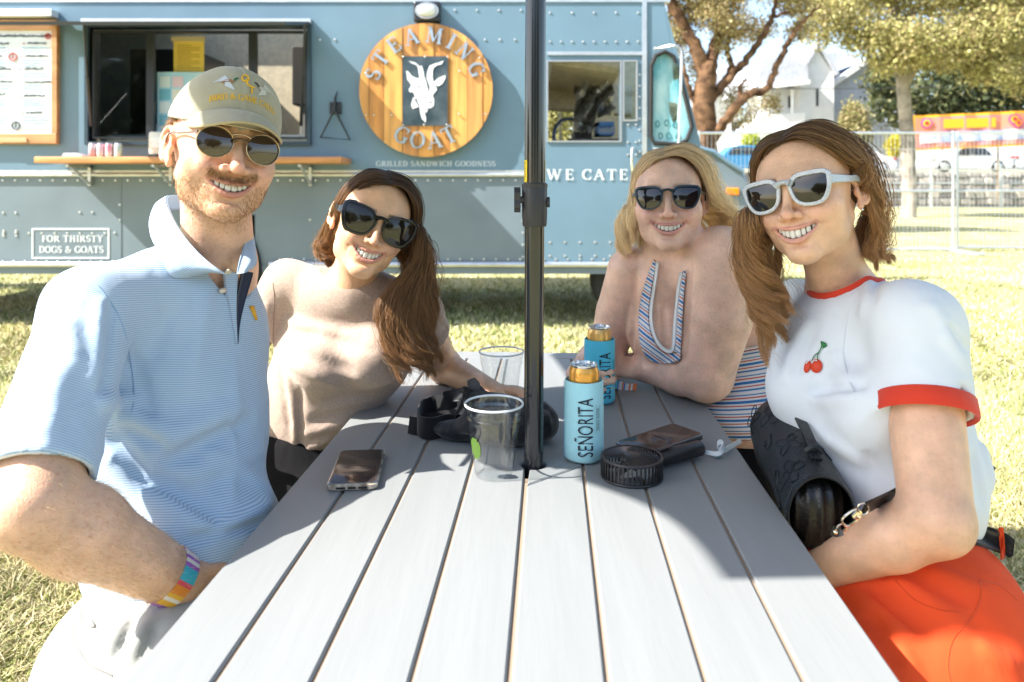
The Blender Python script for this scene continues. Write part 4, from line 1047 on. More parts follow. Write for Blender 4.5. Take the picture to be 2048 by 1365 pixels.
# menu board
mn = empty('menu_board', T(20, 290, .04), 'wood-framed handwritten menu board with a white top strip', 'menu board')
M_mw = mat('menu_wood', (.52, .26, .11), rough=.5, noise=.2, nscale=3, stretch=(1, 6, 6))
mb = MB(); rect(mb, -170, 42, 120, 62, .05, .0, bev=.006); rect(mb, -170, 268, 120, 289, .05, .0, bev=.006); rect(mb, 110, 62, 120, 268, .048, .0); rect(mb, -170, 62, -160, 268, .048, .0); mb.build('frame', M_mw, mn)
mb = MB(); rect(mb, -160, 62, 110, 268, .02, .005); mb.build('paper', mat('menu_paper', (.74, .78, .80), rough=.5, noise=.04, nscale=3), mn)
mb = MB(); rect(mb, -170, 24, 118, 38, .10, .0, bev=.006); mb.build('light_strip', mat('strip_white', (.75, .75, .72), rough=.5), mn)
mb = MB(); rect(mb, 10, 277, 62, 286, .058, .05, bev=.002); mb.build('name_plate', mat('plate_tan', (.6, .38, .2)), mn)
mb = MB(); rn = random.Random(8)
def scrib(x0, x1, y, amp, th, cur):
    mb.cur = cur; x = x0; ph = rn.uniform(0, 6)
    P = []
    while x < x1:
        P.append(T(x + 1.0 * sin(x * 1.9 + ph), y - amp * abs(sin(x * .83 + ph)) * rn.uniform(.4, 1.3), .0225)); x += .9
    mb.tube(P, th * TS, 3, cap=False)
scrib(0, 108, 76, 5, .9, 0); scrib(-150, -4, 76, 5, .9, 0)
for y, a, b in ((91, 2, 22), (115, 0, 8), (141, 0, 26), (166, 0, 28), (191, 0, 14)): scrib(a, b, y, 4, .8, 0)
for y, a, b in ((90, 58, 95), (115, 52, 100), (141, 50, 90), (167, 50, 106), (194, 50, 94), (228, 55, 88)): scrib(a, b, y, 4, .8, 0); scrib(a - 8, a - 4, y, 3, .8, 2)
for y in (98, 104, 122, 128, 134, 149, 155, 173, 179, 201, 207, 212, 236, 242, 248): scrib(48, 48 + rn.uniform(35, 56), y, 1.6, .5, 1); scrib(-2, rn.uniform(12, 28), y, 1.6, .5, 1)
mb.cur = 3
for (x, y, r_, c_) in ((29, 115, 8, 2), (35, 252, 8, 0), (99, 74, 5, 2)):
    mb.cur = c_; mb.tube([T(x + r_ * cos(t), y + r_ * sin(t), .024) for t in np.linspace(0, 2 * pi, 20)], 1.2 * TS, 4, cap=False); mb.tube([T(x, y - r_, .024), T(x, y + r_ * .6, .024)], .8 * TS, 4)
mb.build('handwriting', None, mn, mats=[mat('ink', (.03, .05, .09)), mat('ink_teal', (.10, .42, .55)), mat('ink_red', (.6, .06, .05)), mat('ink_blue', (.05, .2, .5))], recalc=False)

# things on the shelf
def shelf_z(): return T(0, 317)[2]
for i, (x, c) in enumerate(((183, (.62, .10, .12)), (199, (.72, .45, .5)), (216, (.70, .25, .32)), (234, (.08, .42, .15)))):
    lab = ['red and white drink can, leftmost on the truck shelf', 'pale pink drink can, second on the truck shelf', 'rose coloured drink can beside the green one on the truck shelf', 'green drink can at the end of the can row on the shelf'][i]
    p = T(1024 + (x - 1024) * .97 + 4, 320, .2); p[2] = shelf_z(); e = empty('drink_can', p, lab, 'can', 'cans on the truck shelf')
    mb = MB(); mb.lathe([(.022, .002), (.029, .008), (.031, .02), (.031, .10), (.026, .115)], p, 20); mb.build('body', mat('canbody%d' % i, c, rough=.3, metal=.3, col2=(.7, .7, .72), nscale=14), e, smooth=True)
    mb = MB(); mb.lathe([(0, .111), (.022, .111), (.026, .117), (.0265, .114)], p, 20); mb.build('lid', M_alu, e, smooth=True)
p = T(180, 320, .2); p[2] = shelf_z()
mb = MB(); mb.box(p + (0, 0, .012), (.16, .12, .014), bev=.005); mb.box(p + (-.02, 0, .026), (.12, .11, .012), rotm(.1), bev=.005); tag(mb.build('folded_napkins', mat('napkin', (.78, .8, .82), rough=.8)), 'flat stack of white napkins on the shelf left of the cans', 'napkins')
p = T(342, 320, .2); p[2] = shelf_z(); e = empty('payment_terminal', p, 'white box-shaped dispenser on the shelf behind the man in the cap', 'dispenser')
mb = MB(); mb.box(p + (0, 0, .115), (.14, .12, .19), bev=.02); mb.build('case', mat('cream_case', (.7, .68, .6), rough=.4), e, smooth=True)
mb = MB(); mb.box(p + (0, -.062, .12), (.08, .01, .09), bev=.003); mb.build('front_panel', mat('pale_card', (.8, .8, .78)), e)
mb = MB(); mb.box(p + (0, 0, .012), (.15, .13, .022), bev=.004); mb.build('base', M_blk, e)
# ================================================================ PICNIC TABLE
ZT = 0.75
TA = atan2(1103 - 1024, F)      # table runs a little to the right
tdir = np.array((sin(TA), cos(TA), 0)); tper = np.array((cos(TA), -sin(TA), 0))
P0 = G(1018, 1365, ZT); P0 = P0 - tdir * ((P0 - np.zeros(3)) @ tdir)   # centre joint
def TP(a, s, z=0.0):
    """a metres right of the centre joint, s metres along the table from the camera"""
    return np.array((P0[0], P0[1], 0)) + tper * a + tdir * s + np.array((0, 0, ZT + z))
PW = 0.0945
table = empty('picnic_table', TP(0, 1.2, -ZT), 'grey composite plank picnic table with a hole for the umbrella pole', 'picnic table')
M_tab = mat('table_plank', (0.232, 0.243, 0.246), rough=0.5, noise=0.03, nscale=3, bump=0.10, bscale=14, stretch=(9, .8, 1), spec=.4)
S0, S1, S2 = 0.45, 2.03, 2.10
gap = .0046
PSC = (1067, 930); pc = G(*PSC, ZT)
hole = pc


def plank(poly, name='plank', thick=.028, z=0.0):
    """outline in (a, s); edges rounded a little"""
    mb = MB(); e = .0022; n = len(poly); cx = sum(p[0] for p in poly) / n; cy = sum(p[1] for p in poly) / n
    def off(d):
        out = []
        for i in range(n):
            p = np.array(poly[i]); a = np.array(poly[i - 1]); b = np.array(poly[(i + 1) % n])
            e1 = p - a; e1 /= np.linalg.norm(e1); e2 = b - p; e2 /= np.linalg.norm(e2)
            n1 = np.array((-e1[1], e1[0])); n2 = np.array((-e2[1], e2[0])); m = n1 + n2; m /= max(m @ m, .3) / 2 if False else 1
            q = n1 + n2; q = q / max((q @ n1), .35); out.append(p + q * d)
        return out
    area = sum(poly[i][0] * poly[(i + 1) % n][1] - poly[(i + 1) % n][0] * poly[i][1] for i in range(n)); sg_ = 1 if area > 0 else -1
    r0 = [TP(p[0], p[1], z - thick) for p in poly]; r1 = [TP(p[0], p[1], z - e) for p in poly]; r2 = [TP(p[0], p[1], z) for p in off(e * sg_)]
    from mathutils.geometry import tessellate_polygon
    tr = tessellate_polygon([[Vector((p[0], p[1], 0)) for p in poly]])
    fs = [tuple(i + 2 * n for i in t) for t in tr] + [tuple(reversed(t)) for t in tr]
    fs += [(i, (i + 1) % n, n + (i + 1) % n, n + i) for i in range(n)] + [(n + i, n + (i + 1) % n, 2 * n + (i + 1) % n, 2 * n + i) for i in range(n)]
    mb.add(r0 + r1 + r2, fs); return mb.build(name, M_tab, table)


def inv(px, py):
    q = G(px, py, ZT) - np.array((P0[0], P0[1], ZT)); return (q @ tper, q @ tdir)
ha, hs_ = inv(*PSC); hr = .021
for k in range(-4, 4):
    x0 = k * PW + gap / 2; x1 = (k + 1) * PW - gap / 2
    if k == -4: x0 += .006
    far_s = S1 - gap - (0.0 if -3 <= k <= 2 else .05)
    ch = [(x0, S0), (x1, S0), (x1, far_s if k < 3 else far_s - .0), (x0, far_s)]
    if k == -4: ch = [(x0, S0), (x1, S0), (x1, S1 - gap), (x0 + .05, S1 - gap), (x0, S1 - gap - .06)]
    elif k == 3: ch = [(x0, S0), (x1, S0), (x1, S1 - gap - .06), (x1 - .05, S1 - gap), (x0, S1 - gap)]
    else: ch = [(x0, S0), (x1, S0), (x1, S1 - gap), (x0, S1 - gap)]
    if k == 0:
        # this plank is cut slantwise in front of the hole; the rear piece is notched round it
        a0, s0 = inv(1053, 970); a1, s1 = inv(1168, 932)
        plank([(x0, S0), (x1, S0), (x1, s1 - gap / 2), (x0, s0 - gap / 2)])
        arc = [(ha + hr * cos(t), hs_ + hr * sin(t)) for t in np.linspace(-2.6, 2.6, 22)]
        arc = [q for q in arc if q[0] > x0 + .001]
        plank([(x0, s0 + gap / 2), (x1, s1 + gap / 2), (x1, S1 - gap), (x0, S1 - gap)] + [(q[0], q[1]) for q in reversed(arc)])
    elif k == -1:
        arc = [(ha + hr * cos(t), hs_ + hr * sin(t)) for t in np.linspace(0, 2 * pi, 60)]
        arc = sorted([q for q in arc if q[0] < x1 - .001], key=lambda q: q[1])
        plank([(x0, S0), (x1, S0)] + arc + [(x1, S1 - gap), (x0, S1 - gap)])
    else: plank(ch)
plank([(-3 * PW, S1), (3 * PW, S1), (3 * PW - .05, S2), (-3 * PW + .05, S2)])
plank_z = 0
M_sp = mat('gap_liner', (.30, .22, .16), rough=.8)
for k in range(-3, 4):
    mb = MB(); a_ = k * PW; v_ = [TP(a_ + u, s_, z_) for z_ in (-.0045, -.016) for u, s_ in ((-.008, S0), (.008, S0), (.008, S1 - .01 if k else 1.21), (-.008, S1 - .01 if k else 1.21))]
    mb.add(v_, [(0, 1, 2, 3), (7, 6, 5, 4), (0, 4, 5, 1), (1, 5, 6, 2), (2, 6, 7, 3), (3, 7, 4, 0)]); mb.build('gap_liner', M_sp, table)
M_fr = mat('table_frame', (0.10, 0.11, 0.12), rough=.5, metal=.4)
for s in (.62, 1.05, 1.45, 1.9):
    mb = MB(); c = TP(0, s, -.05); mb.box(c, (.70, .05, .04), np.array(Matrix.Rotation(-TA, 3, 'Z'))); mb.build('batten', M_tab, table)
for s in (.75, 1.85):
    for sd in (-1, 1):
        mb = MB(); mb.tube([TP(sd * .24, s, -.06), TP(sd * .45, s, -.74)], .025, 8); mb.build('leg', M_fr, table)
    mb = MB(); mb.tube([TP(-.72, s, -.33), TP(.72, s, -.33)], .022, 8); mb.build('seat_bar', M_fr, table)
for sd in (-1, 1):
    for j in range(3):
        mb = MB(); c0 = sd * (.52 + .098 * j)
        # a plain plank of the bench
        mb.add([TP(c0 - .046, .25, -.30), TP(c0 + .046, .25, -.30), TP(c0 + .046, 2.05, -.30), TP(c0 - .046, 2.05, -.30), TP(c0 - .046, .25, -.33), TP(c0 + .046, .25, -.33), TP(c0 + .046, 2.05, -.33), TP(c0 - .046, 2.05, -.33)],
               [(0, 1, 2, 3), (7, 6, 5, 4), (0, 4, 5, 1), (1, 5, 6, 2), (2, 6, 7, 3), (3, 7, 4, 0)])
        mb.build('bench_plank', M_tab, table)

# ================================================================ UMBRELLA
ub = empty('patio_umbrella', (pc[0], pc[1], 0), 'black umbrella pole with crank collar and yellow label standing through the table', 'umbrella')
M_pole = mat('pole_black', (0.014, 0.016, 0.02), rough=0.22, metal=.2, coat=.6)
M_pcol = mat('collar_black', (0.03, 0.03, 0.034), rough=0.45)
mb = MB(); px_, py_ = pc[0], pc[1]
pr = .0165
lean = np.array((.006, 0, 1.0))
pol = lambda z: np.array((px_ + (z - ZT) * .0045, py_, z))
mb.tube([pol(.05), pol(1.17)], pr, 40, sq=1); mb.build('lower_pole', M_pole, ub, smooth=True)
mb = MB(); mb.tube([pol(1.16), pol(2.35)], pr * 1.06, 40); mb.build('upper_pole', M_pole, ub, smooth=True)
zc0, zc1 = W(0, 453, py_)[2], W(0, 366, py_)[2]
mb = MB(); mb.lathe([(pr * 1.2, 0), (.0205, .002), (.0215, .02), (.0215, zc1 - zc0 - .004), (.020, zc1 - zc0), (pr, zc1 - zc0)], pol(zc0), 40); mb.lathe([(pr, zc1 - zc0), (.0222, zc1 - zc0 - .002), (.0222, zc1 - zc0 - .008), (pr, zc1 - zc0 - .009)], pol(zc0), 40); cl = mb.build('collar', M_pcol, ub, smooth=True)
mb = MB(); kc = pol(W(0, 400, py_)[2]) + np.array((-.028, -.004, 0)); lob = [((.016 + .0035 * cos(5 * t)) * cos(t), (.016 + .0035 * cos(5 * t)) * sin(t)) for t in np.linspace(0, 2 * pi, 60, endpoint=False)]
mb.prism(lob, lambda u, v: kc + np.array((-.007, u * .6, v * 1.15)), lambda u, v: kc + np.array((.004, u * .6, v * 1.15))); mb.tube([kc, kc + np.array((.02, 0, 0))], .006, 12); mb.build('clamp_knob', M_pcol, cl, smooth=True)
mb = MB(); mb.tube([pol((zc0 + zc1) / 2 + .004) + (.02, 0, 0), pol((zc0 + zc1) / 2 + .004) + (.0255, 0, 0)], .009, 14); mb.build('bolt_head', M_pcol, cl)
mb = MB(); n = 10; zl0, zl1 = W(0, 365, py_)[2], W(0, 321, py_)[2]
for (t0, t1) in ((pi + .05, pi + .75), (2 * pi - .30, 2 * pi - .02)):
    vs = [];
    for i in range(n + 1):
        t = t0 + (t1 - t0) * i / n
        for z in (zl0, zl1): vs.append(pol(z) + np.array((cos(t), sin(t), 0)) * (pr * 1.06 + .0008))
    mb.add(vs, [(2 * i, 2 * i + 2, 2 * i + 3, 2 * i + 1) for i in range(n)])
yl_ = mb.build('yellow_label', mat('label_yellow', (.85, .62, .01), rough=.5), ub, recalc=False)
mb = MB()
for i in range(9):
    t0, t1 = pi + .12, pi + .4 + .22 * ((i * 7) % 3) / 3; z = zl0 + .006 + i * .0034
    vs = []
    for k in range(5):
        t = t0 + (t1 - t0) * k / 4
        for zz_ in (z, z + .0011): vs.append(pol(zz_) + np.array((cos(t), sin(t), 0)) * (pr * 1.06 + .0011))
    mb.add(vs, [(2 * k, 2 * k + 2, 2 * k + 3, 2 * k + 1) for k in range(4)])
mb.build('small_print', mat('print_dark', (.15, .11, .02)), yl_, recalc=False)
M_can = mat('canopy_cloth', (0.28, 0.33, 0.38), rough=.8)
CZ, HX, HY = 2.10, 1.18, 0.74
top = pol(2.38); cr = [np.array((px_ + sx * (HX - dx), py_ + sy * (HY - dy), CZ)) for sx, sy, dx, dy in ((-1, -1, .15, 0), (1, -1, .15, 0), (1, -1, 0, .3), (1, 1, 0, .3), (1, 1, .15, 0), (-1, 1, .15, 0), (-1, 1, 0, .3), (-1, -1, 0, .3))]
mb = MB(); vs = []; N_ = 10
ed = []
for i in range(8):
    a, b = cr[i], cr[(i + 1) % 8]
    for k in range(N_): 
        t = k / N_; p = a + (b - a) * t; mid = p - np.array((px_, py_, 0)); ed.append(p - np.array((mid[0], mid[1], 0)) * .035 * sin(pi * t))
m_ = len(ed); vs = [top] + ed + [top - (0, 0, .004)] + [p - (0, 0, .004) for p in ed] + [p - (0, 0, .10) for p in ed]
fs = [(0, 1 + i, 1 + (i + 1) % m_) for i in range(m_)] + [(m_ + 1, m_ + 2 + (i + 1) % m_, m_ + 2 + i) for i in range(m_)] + [(m_ + 2 + i, m_ + 2 + (i + 1) % m_, 2 * m_ + 2 + (i + 1) % m_, 2 * m_ + 2 + i) for i in range(m_)]
mb.add(vs, fs); mb.build('canopy', M_can, ub, recalc=False)
for i in range(8):
    tt = i * N_
    mb = MB(); mb.tube([top - (0, 0, .03), ed[tt] - (0, 0, .012)], .007, 6); mb.build('rib', M_pole, ub)
# ================================================================ PEOPLE: shared builders
def skin_mat(name, col, fre=None, fsc=260.0, famt=0.0, rough=0.42, blot=0.15):
    m = mat(name, col, rough=rough, attr='col', noise=blot, nscale=22, bump=0.28, bscale=420, sub=0.25, subcol=(1.0, .32, .16), spec=.45, detail=6)
    if fre:
        t = m.node_tree; N = t.nodes; L = t.links; b = N['Principled BSDF']; src = b.inputs['Base Color'].links[0].from_socket
        tc = [q for q in N if q.type == 'TEX_COORD'][0]
        vz = N.new('ShaderNodeTexNoise'); vz.inputs['Scale'].default_value = fsc; vz.inputs['Detail'].default_value = 3; L.new(tc.outputs['Object'], vz.inputs['Vector'])
        mr = N.new('ShaderNodeMapRange'); mr.inputs[1].default_value = .54; mr.inputs[2].default_value = .68; mr.inputs[4].default_value = famt; L.new(vz.outputs['Fac'], mr.inputs[0])
        mx = N.new('ShaderNodeMix'); mx.data_type = 'RGBA'; mx.blend_type = 'MULTIPLY'; L.new(mr.outputs[0], mx.inputs[0]); L.new(src, mx.inputs[6]); mx.inputs[7].default_value = (*fre, 1)
        L.new(mx.outputs[2], b.inputs['Base Color'])
    return m


class Head:
    def __init__(s, o, yaw, pitch, roll, sc=1.0, **k):
        s.o = np.array(o, float); s.R = rotm(yaw, pitch, roll); s.sc = sc
        s.k = dict(mw=.034, open=.014, jaw=0.0, cheek=0.0, nose=1.0, lipr=1.0, mz=-.065, curve=.011, chin=0.0, brow=0.0)
        s.k.update(k)
    def P(s, *p): return s.o + s.R @ (np.array(p, float) * s.sc)
    def loc(s, v): return ((v - s.o) @ s.R) / s.sc
    def ys(s, x): return -.0975 + 14 * x * x
    def up(s, x): return s.k['mz'] + .003 + (s.k['curve'] - .001) * (x / s.k['mw']) ** 2
    def lo(s, x): return s.k['mz'] + .003 - s.k['open'] + (s.k['open'] + s.k['curve'] - .002) * (abs(x) / s.k['mw']) ** 2.2
    def field(s, f):
        k = s.k; f.frame(s.R, s.o, s.sc); j = k['jaw']; c = k['cheek']
        f.ell((0, .016, .028), (.0745, .098, .084), .02)
        f.ell((0, -.042, .026), (.064, .048, .056), .03)
        f.ell((0, -.040, -.030), (.059 + c * .4, .050, .058), .03)
        f.ell((0, -.030, -.064), (.043 + j, .046, .036), .03)
        for sx in (-1, 1):
            f.cap((sx * (.050 + j), .004, -.046), (sx * .040, -.030, -.074), .013, .012, .022)
            f.cap((sx * (.041 + j * .8), -.030, -.074), (sx * .013, -.072, -.099 - k['chin']), .012, .012, .028)
            f.ell((sx * .043, -.062, -.028), (.023 + c, .024, .021 + c * .5), .022)
            f.ell((sx * .043, -.044, -.048), (.017 + j, .026, .022), .022)
        f.ell((0, -.081, -.099 - k['chin']), (.017, .015, .012), .018)
        f.ell((0, -.069, s.k['mz'] + .001), (.034, .0245, .027), .018)
        f.cap((-.036, -.080, .018), (.036, -.080, .018), .010 + k['brow'], None, .018)
        for sx in (-1, 1):
            f.ell((sx * .033, -.100, .000), (.017, .014, .0115), .016, op='s')
            f.ell((sx * .032, -.078, .000), (.015, .0115, .0125), .004)
            f.cap((sx * .020, -.0885, -.001), (sx * .044, -.083, -.001), .0018, None, .003)
        n = k['nose']
        f.cap((0, -.089, .008), (0, -.111 * (1 + .02 * (n - 1)), -.033), .0060, .0078 * n, .011)
        f.ell((0, -.1135, -.0375), (.0092 * n, .0098 * n, .0085 * n), .007)
        for sx in (-1, 1):
            f.ell((sx * .0135 * n, -.0995, -.0395), (.0072 * n, .0105, .0070), .006)
            f.ell((sx * .0072 * n, -.1065, -.0475), (.0036, .0052, .0036), .003, op='s')
        # smile folds
        for sx in (-1, 1):
            pts = [(sx * .019, -.0975, -.037), (sx * .0275, -.0925, -.047), (sx * (k['mw'] + .0065), -.083, -.060), (sx * (k['mw'] + .008), -.075, -.075)]
            f.chain(pts, [.001, .0012, .0010, .0003], .007, 's')
            f.ell((sx * .037, -.0845, -.040), (.014, .010, .012), .014)
        f.ell((0, -.094, -.086), (.016, .004, .003), .008, op='s')
        mw = k['mw']
        for x in np.linspace(-mw, mw, 13):
            h = s.up(x) - s.lo(x); zc = (s.up(x) + s.lo(x)) / 2
            if h > .0015: f.cap((x * .98, s.ys(x) - .016, zc), (x * .92, s.ys(x) + .014, zc), h / 2 + .0008, h / 2 + .001, .0015, 's')
        X = np.linspace(-1, 1, 11); lr = k['lipr']
        f.chain([(x * mw, s.ys(x * mw) - .0002, s.up(x * mw) + .0028 * (1 - .5 * x * x)) for x in X], [(.0026 * (1 - .6 * x * x) - .0003 * (abs(x) < .1)) * lr for x in X], .0025)
        f.chain([(x * mw, s.ys(x * mw) + .0002, s.lo(x * mw) - .0036 * (1 - .6 * x * x)) for x in X], [.0033 * (1 - .62 * x * x) * lr for x in X], .0035)
        # ears
        for sx in (-1, 1):
            def E(u, v, w): return (sx * (.0715 + w * .9 + .28 * max(u * .88 + .004, 0)), .010 + u * .88, -.006 + v * .9)
            f.ell(E(.004, .0, .002), (.0045, .014, .025), .005)
            f.ell(E(.005, .004, .0095), (.006, .0085, .013), .003, op='s')
            ring = [E(.018 * cos(t) * (1.05 if sin(t) > 0 else .75) - .001 + .006, .029 * sin(t) + .003, .006 + .002 * cos(t)) for t in np.linspace(2.7, -1.3, 12)]
            f.chain(ring, [.0026] * 9 + [.0032, .0036, .004], .005)
            f.chain([E(.008 + .008 * cos(t), .016 * sin(t) + .002, .005) for t in np.linspace(1.9, -1.2, 6)], .0012, .006)
            f.ell(E(-.003, -.029, .003), (.0045, .006, .008), .005)
            f.ell(E(-.009, -.006, .003), (.004, .004, .006), .004)
        f.frame()
        return f
    def color(s, V, base, lip=(.42, .13, .11), blush=(.62, .26, .2), bl=.35, beard=None, bamt=0.0, brow=(.1, .06, .03), noseamt=.3):
        q = s.loc(V); x, y, z = q[:, 0], q[:, 1], q[:, 2]; col = np.tile(np.array(base), (len(V), 1)); k = s.k
        near = (np.abs(x) < .1) & (y < .06) & (z > -.14) & (z < .13)
        def mix(m, c):
            m = np.clip(m, 0, 1)[:, None] * near[:, None]; col[:] = col * (1 - m) + np.array(c) * m
        g = lambda cx, cz, r: np.exp(-(((np.abs(x) - cx) ** 2 + (z - cz) ** 2) / r ** 2)) * (y < -.02)
        mix(bl * g(.042, -.032, .022), blush)
        mix(noseamt * g(0, -.038, .014) * (y < -.09), blush)
        mix(.35 * np.exp(-((np.abs(x) - .078) / .012) ** 2) * (np.abs(z + .002) < .045) * (y > -.03), blush)
        if beard is not None:
            zb = (z < -.030 - .25 * np.clip(-.02 - y, 0, 1)) & (z > -.135)
            m = np.clip((-.040 - z) / .012, 0, 1) * np.clip((.02 - y) / .02, 0, 1) * np.clip((z + .135) / .012, 0, 1)
            cheekfree = np.clip(1 - np.exp(-(((np.abs(x) - .034) / .016) ** 2 + ((z + .048) / .014) ** 2)) * 1.3, 0, 1)
            m = m * cheekfree * zb
            mo = np.exp(-((z - (s.up(x) + .010)) / .006) ** 2) * (np.abs(x) < .034) * (y < -.07)
            mix(bamt * m, beard); mix(.85 * mo, beard)
        mwid = k['mw'] + .002; a = np.abs(x) < mwid
        xc = np.clip(x, -k['mw'], k['mw']); U = s.up(xc); Lw = s.lo(xc)
        ul = a & (z > U - .004) & (z < U + .0062 * (1 - .55 * (x / mwid) ** 2)) & (y < -.075)
        ll = a & (z < Lw + .004) & (z > Lw - .0085 * (1 - .6 * (x / mwid) ** 2)) & (y < -.075)
        mix(.7 * (ul | ll), lip)
        cav = (np.abs(x) < k['mw']) & (z < U + .003) & (z > Lw - .003) & (y > s.ys(xc) + .0045) & (y < -.03)
        mix(1.0 * cav, (.06, .012, .012))
        bz = .0215 + .003 * np.cos((np.abs(x) - .03) / .018 * 1.3)
        mix(.75 * np.exp(-((z - bz) / .0032) ** 4) * (np.abs(x) > .013) * (np.abs(x) < .052) * (y < -.05), brow)
        return col
    def teeth(s, parent, col=(.72, .69, .62)):
        mb = MB(); k = s.k; xs = 0.0
        ws = [.0088, .0070, .0076, .0072, .0070, .0066]
        for sx in (-1, 1):
            x = 0.0
            for i, w_ in enumerate(ws):
                ang = x / .045
                xc = x + w_ / 2; yy = s.ys(0) + .0052 + 16 * xc * xc
                if xc > k['mw'] - .001: break
                bot = s.lo(xc) + (.0008 if i != 1 else .0016)
                top = s.up(min(xc, k['mw'])) + .0045
                if top - bot < .003: bot = top - .005
                h = (top - bot); bot += (.0005, .0, .0004, .0009, .0003, 0)[i] * (1 if sx > 0 else .5); h = top - bot; yy += (.0, .0004, -.0002, .0003, 0, 0)[i] * sx; vs = []; n, m = 12, 8
                R = rotm(sx * 2.0 * xc * 13, 0, 0)
                for a in range(m + 1):
                    th = pi * a / m
                    for b in range(n):
                        ph = 2 * pi * b / n
                        se = lambda t, e: np.sign(t) * abs(t) ** e
                        p = np.array((se(sin(th), .35) * se(cos(ph), .5) * w_ * .52, se(sin(th), .7) * se(sin(ph), .8) * .0034, se(cos(th), .6) * h / 2))
                        p[0] *= 1 - .07 * (p[2] / h + .5)
                        p = R @ p; vs.append(s.P(sx * xc + p[0], yy + p[1], (top + bot) / 2 + p[2]))
                mb.add(vs, [(a * n + b, (a + 1) * n + b, (a + 1) * n + (b + 1) % n, a * n + (b + 1) % n) for a in range(m) for b in range(n)])
                x += w_
        o = mb.build('teeth', mat('tooth', col, rough=.22, sub=.1, subcol=(1, .8, .6)), parent, smooth=True); o['kind'] = 'stuff'
        return o


def person(label, base):
    return empty('person', base, label, 'person')


def skin_obj(f, H, parent, m, colf, base=.006, fine=.0021, extra=((), (), ()), r=.125, name='body'):
    fines = [[(H.o[i] - r * (1.0 if i != 2 else 1.12), H.o[i] + r * .95, fine)] + list(extra[i]) for i in range(3)]
    V, Q = nets(f, base, fines, proj=2)
    return mesh_obj(name, V, Q, m, parent, True, {'col': colf(V)})


def cloth_obj(f, name, parent, m, base=.005, colf=None, fines=((), (), ()), proj=1):
    V, Q = nets(f, base, fines, proj=proj)
    return mesh_obj(name, V, Q, m, parent, True, {'col': colf(V)} if colf else None)


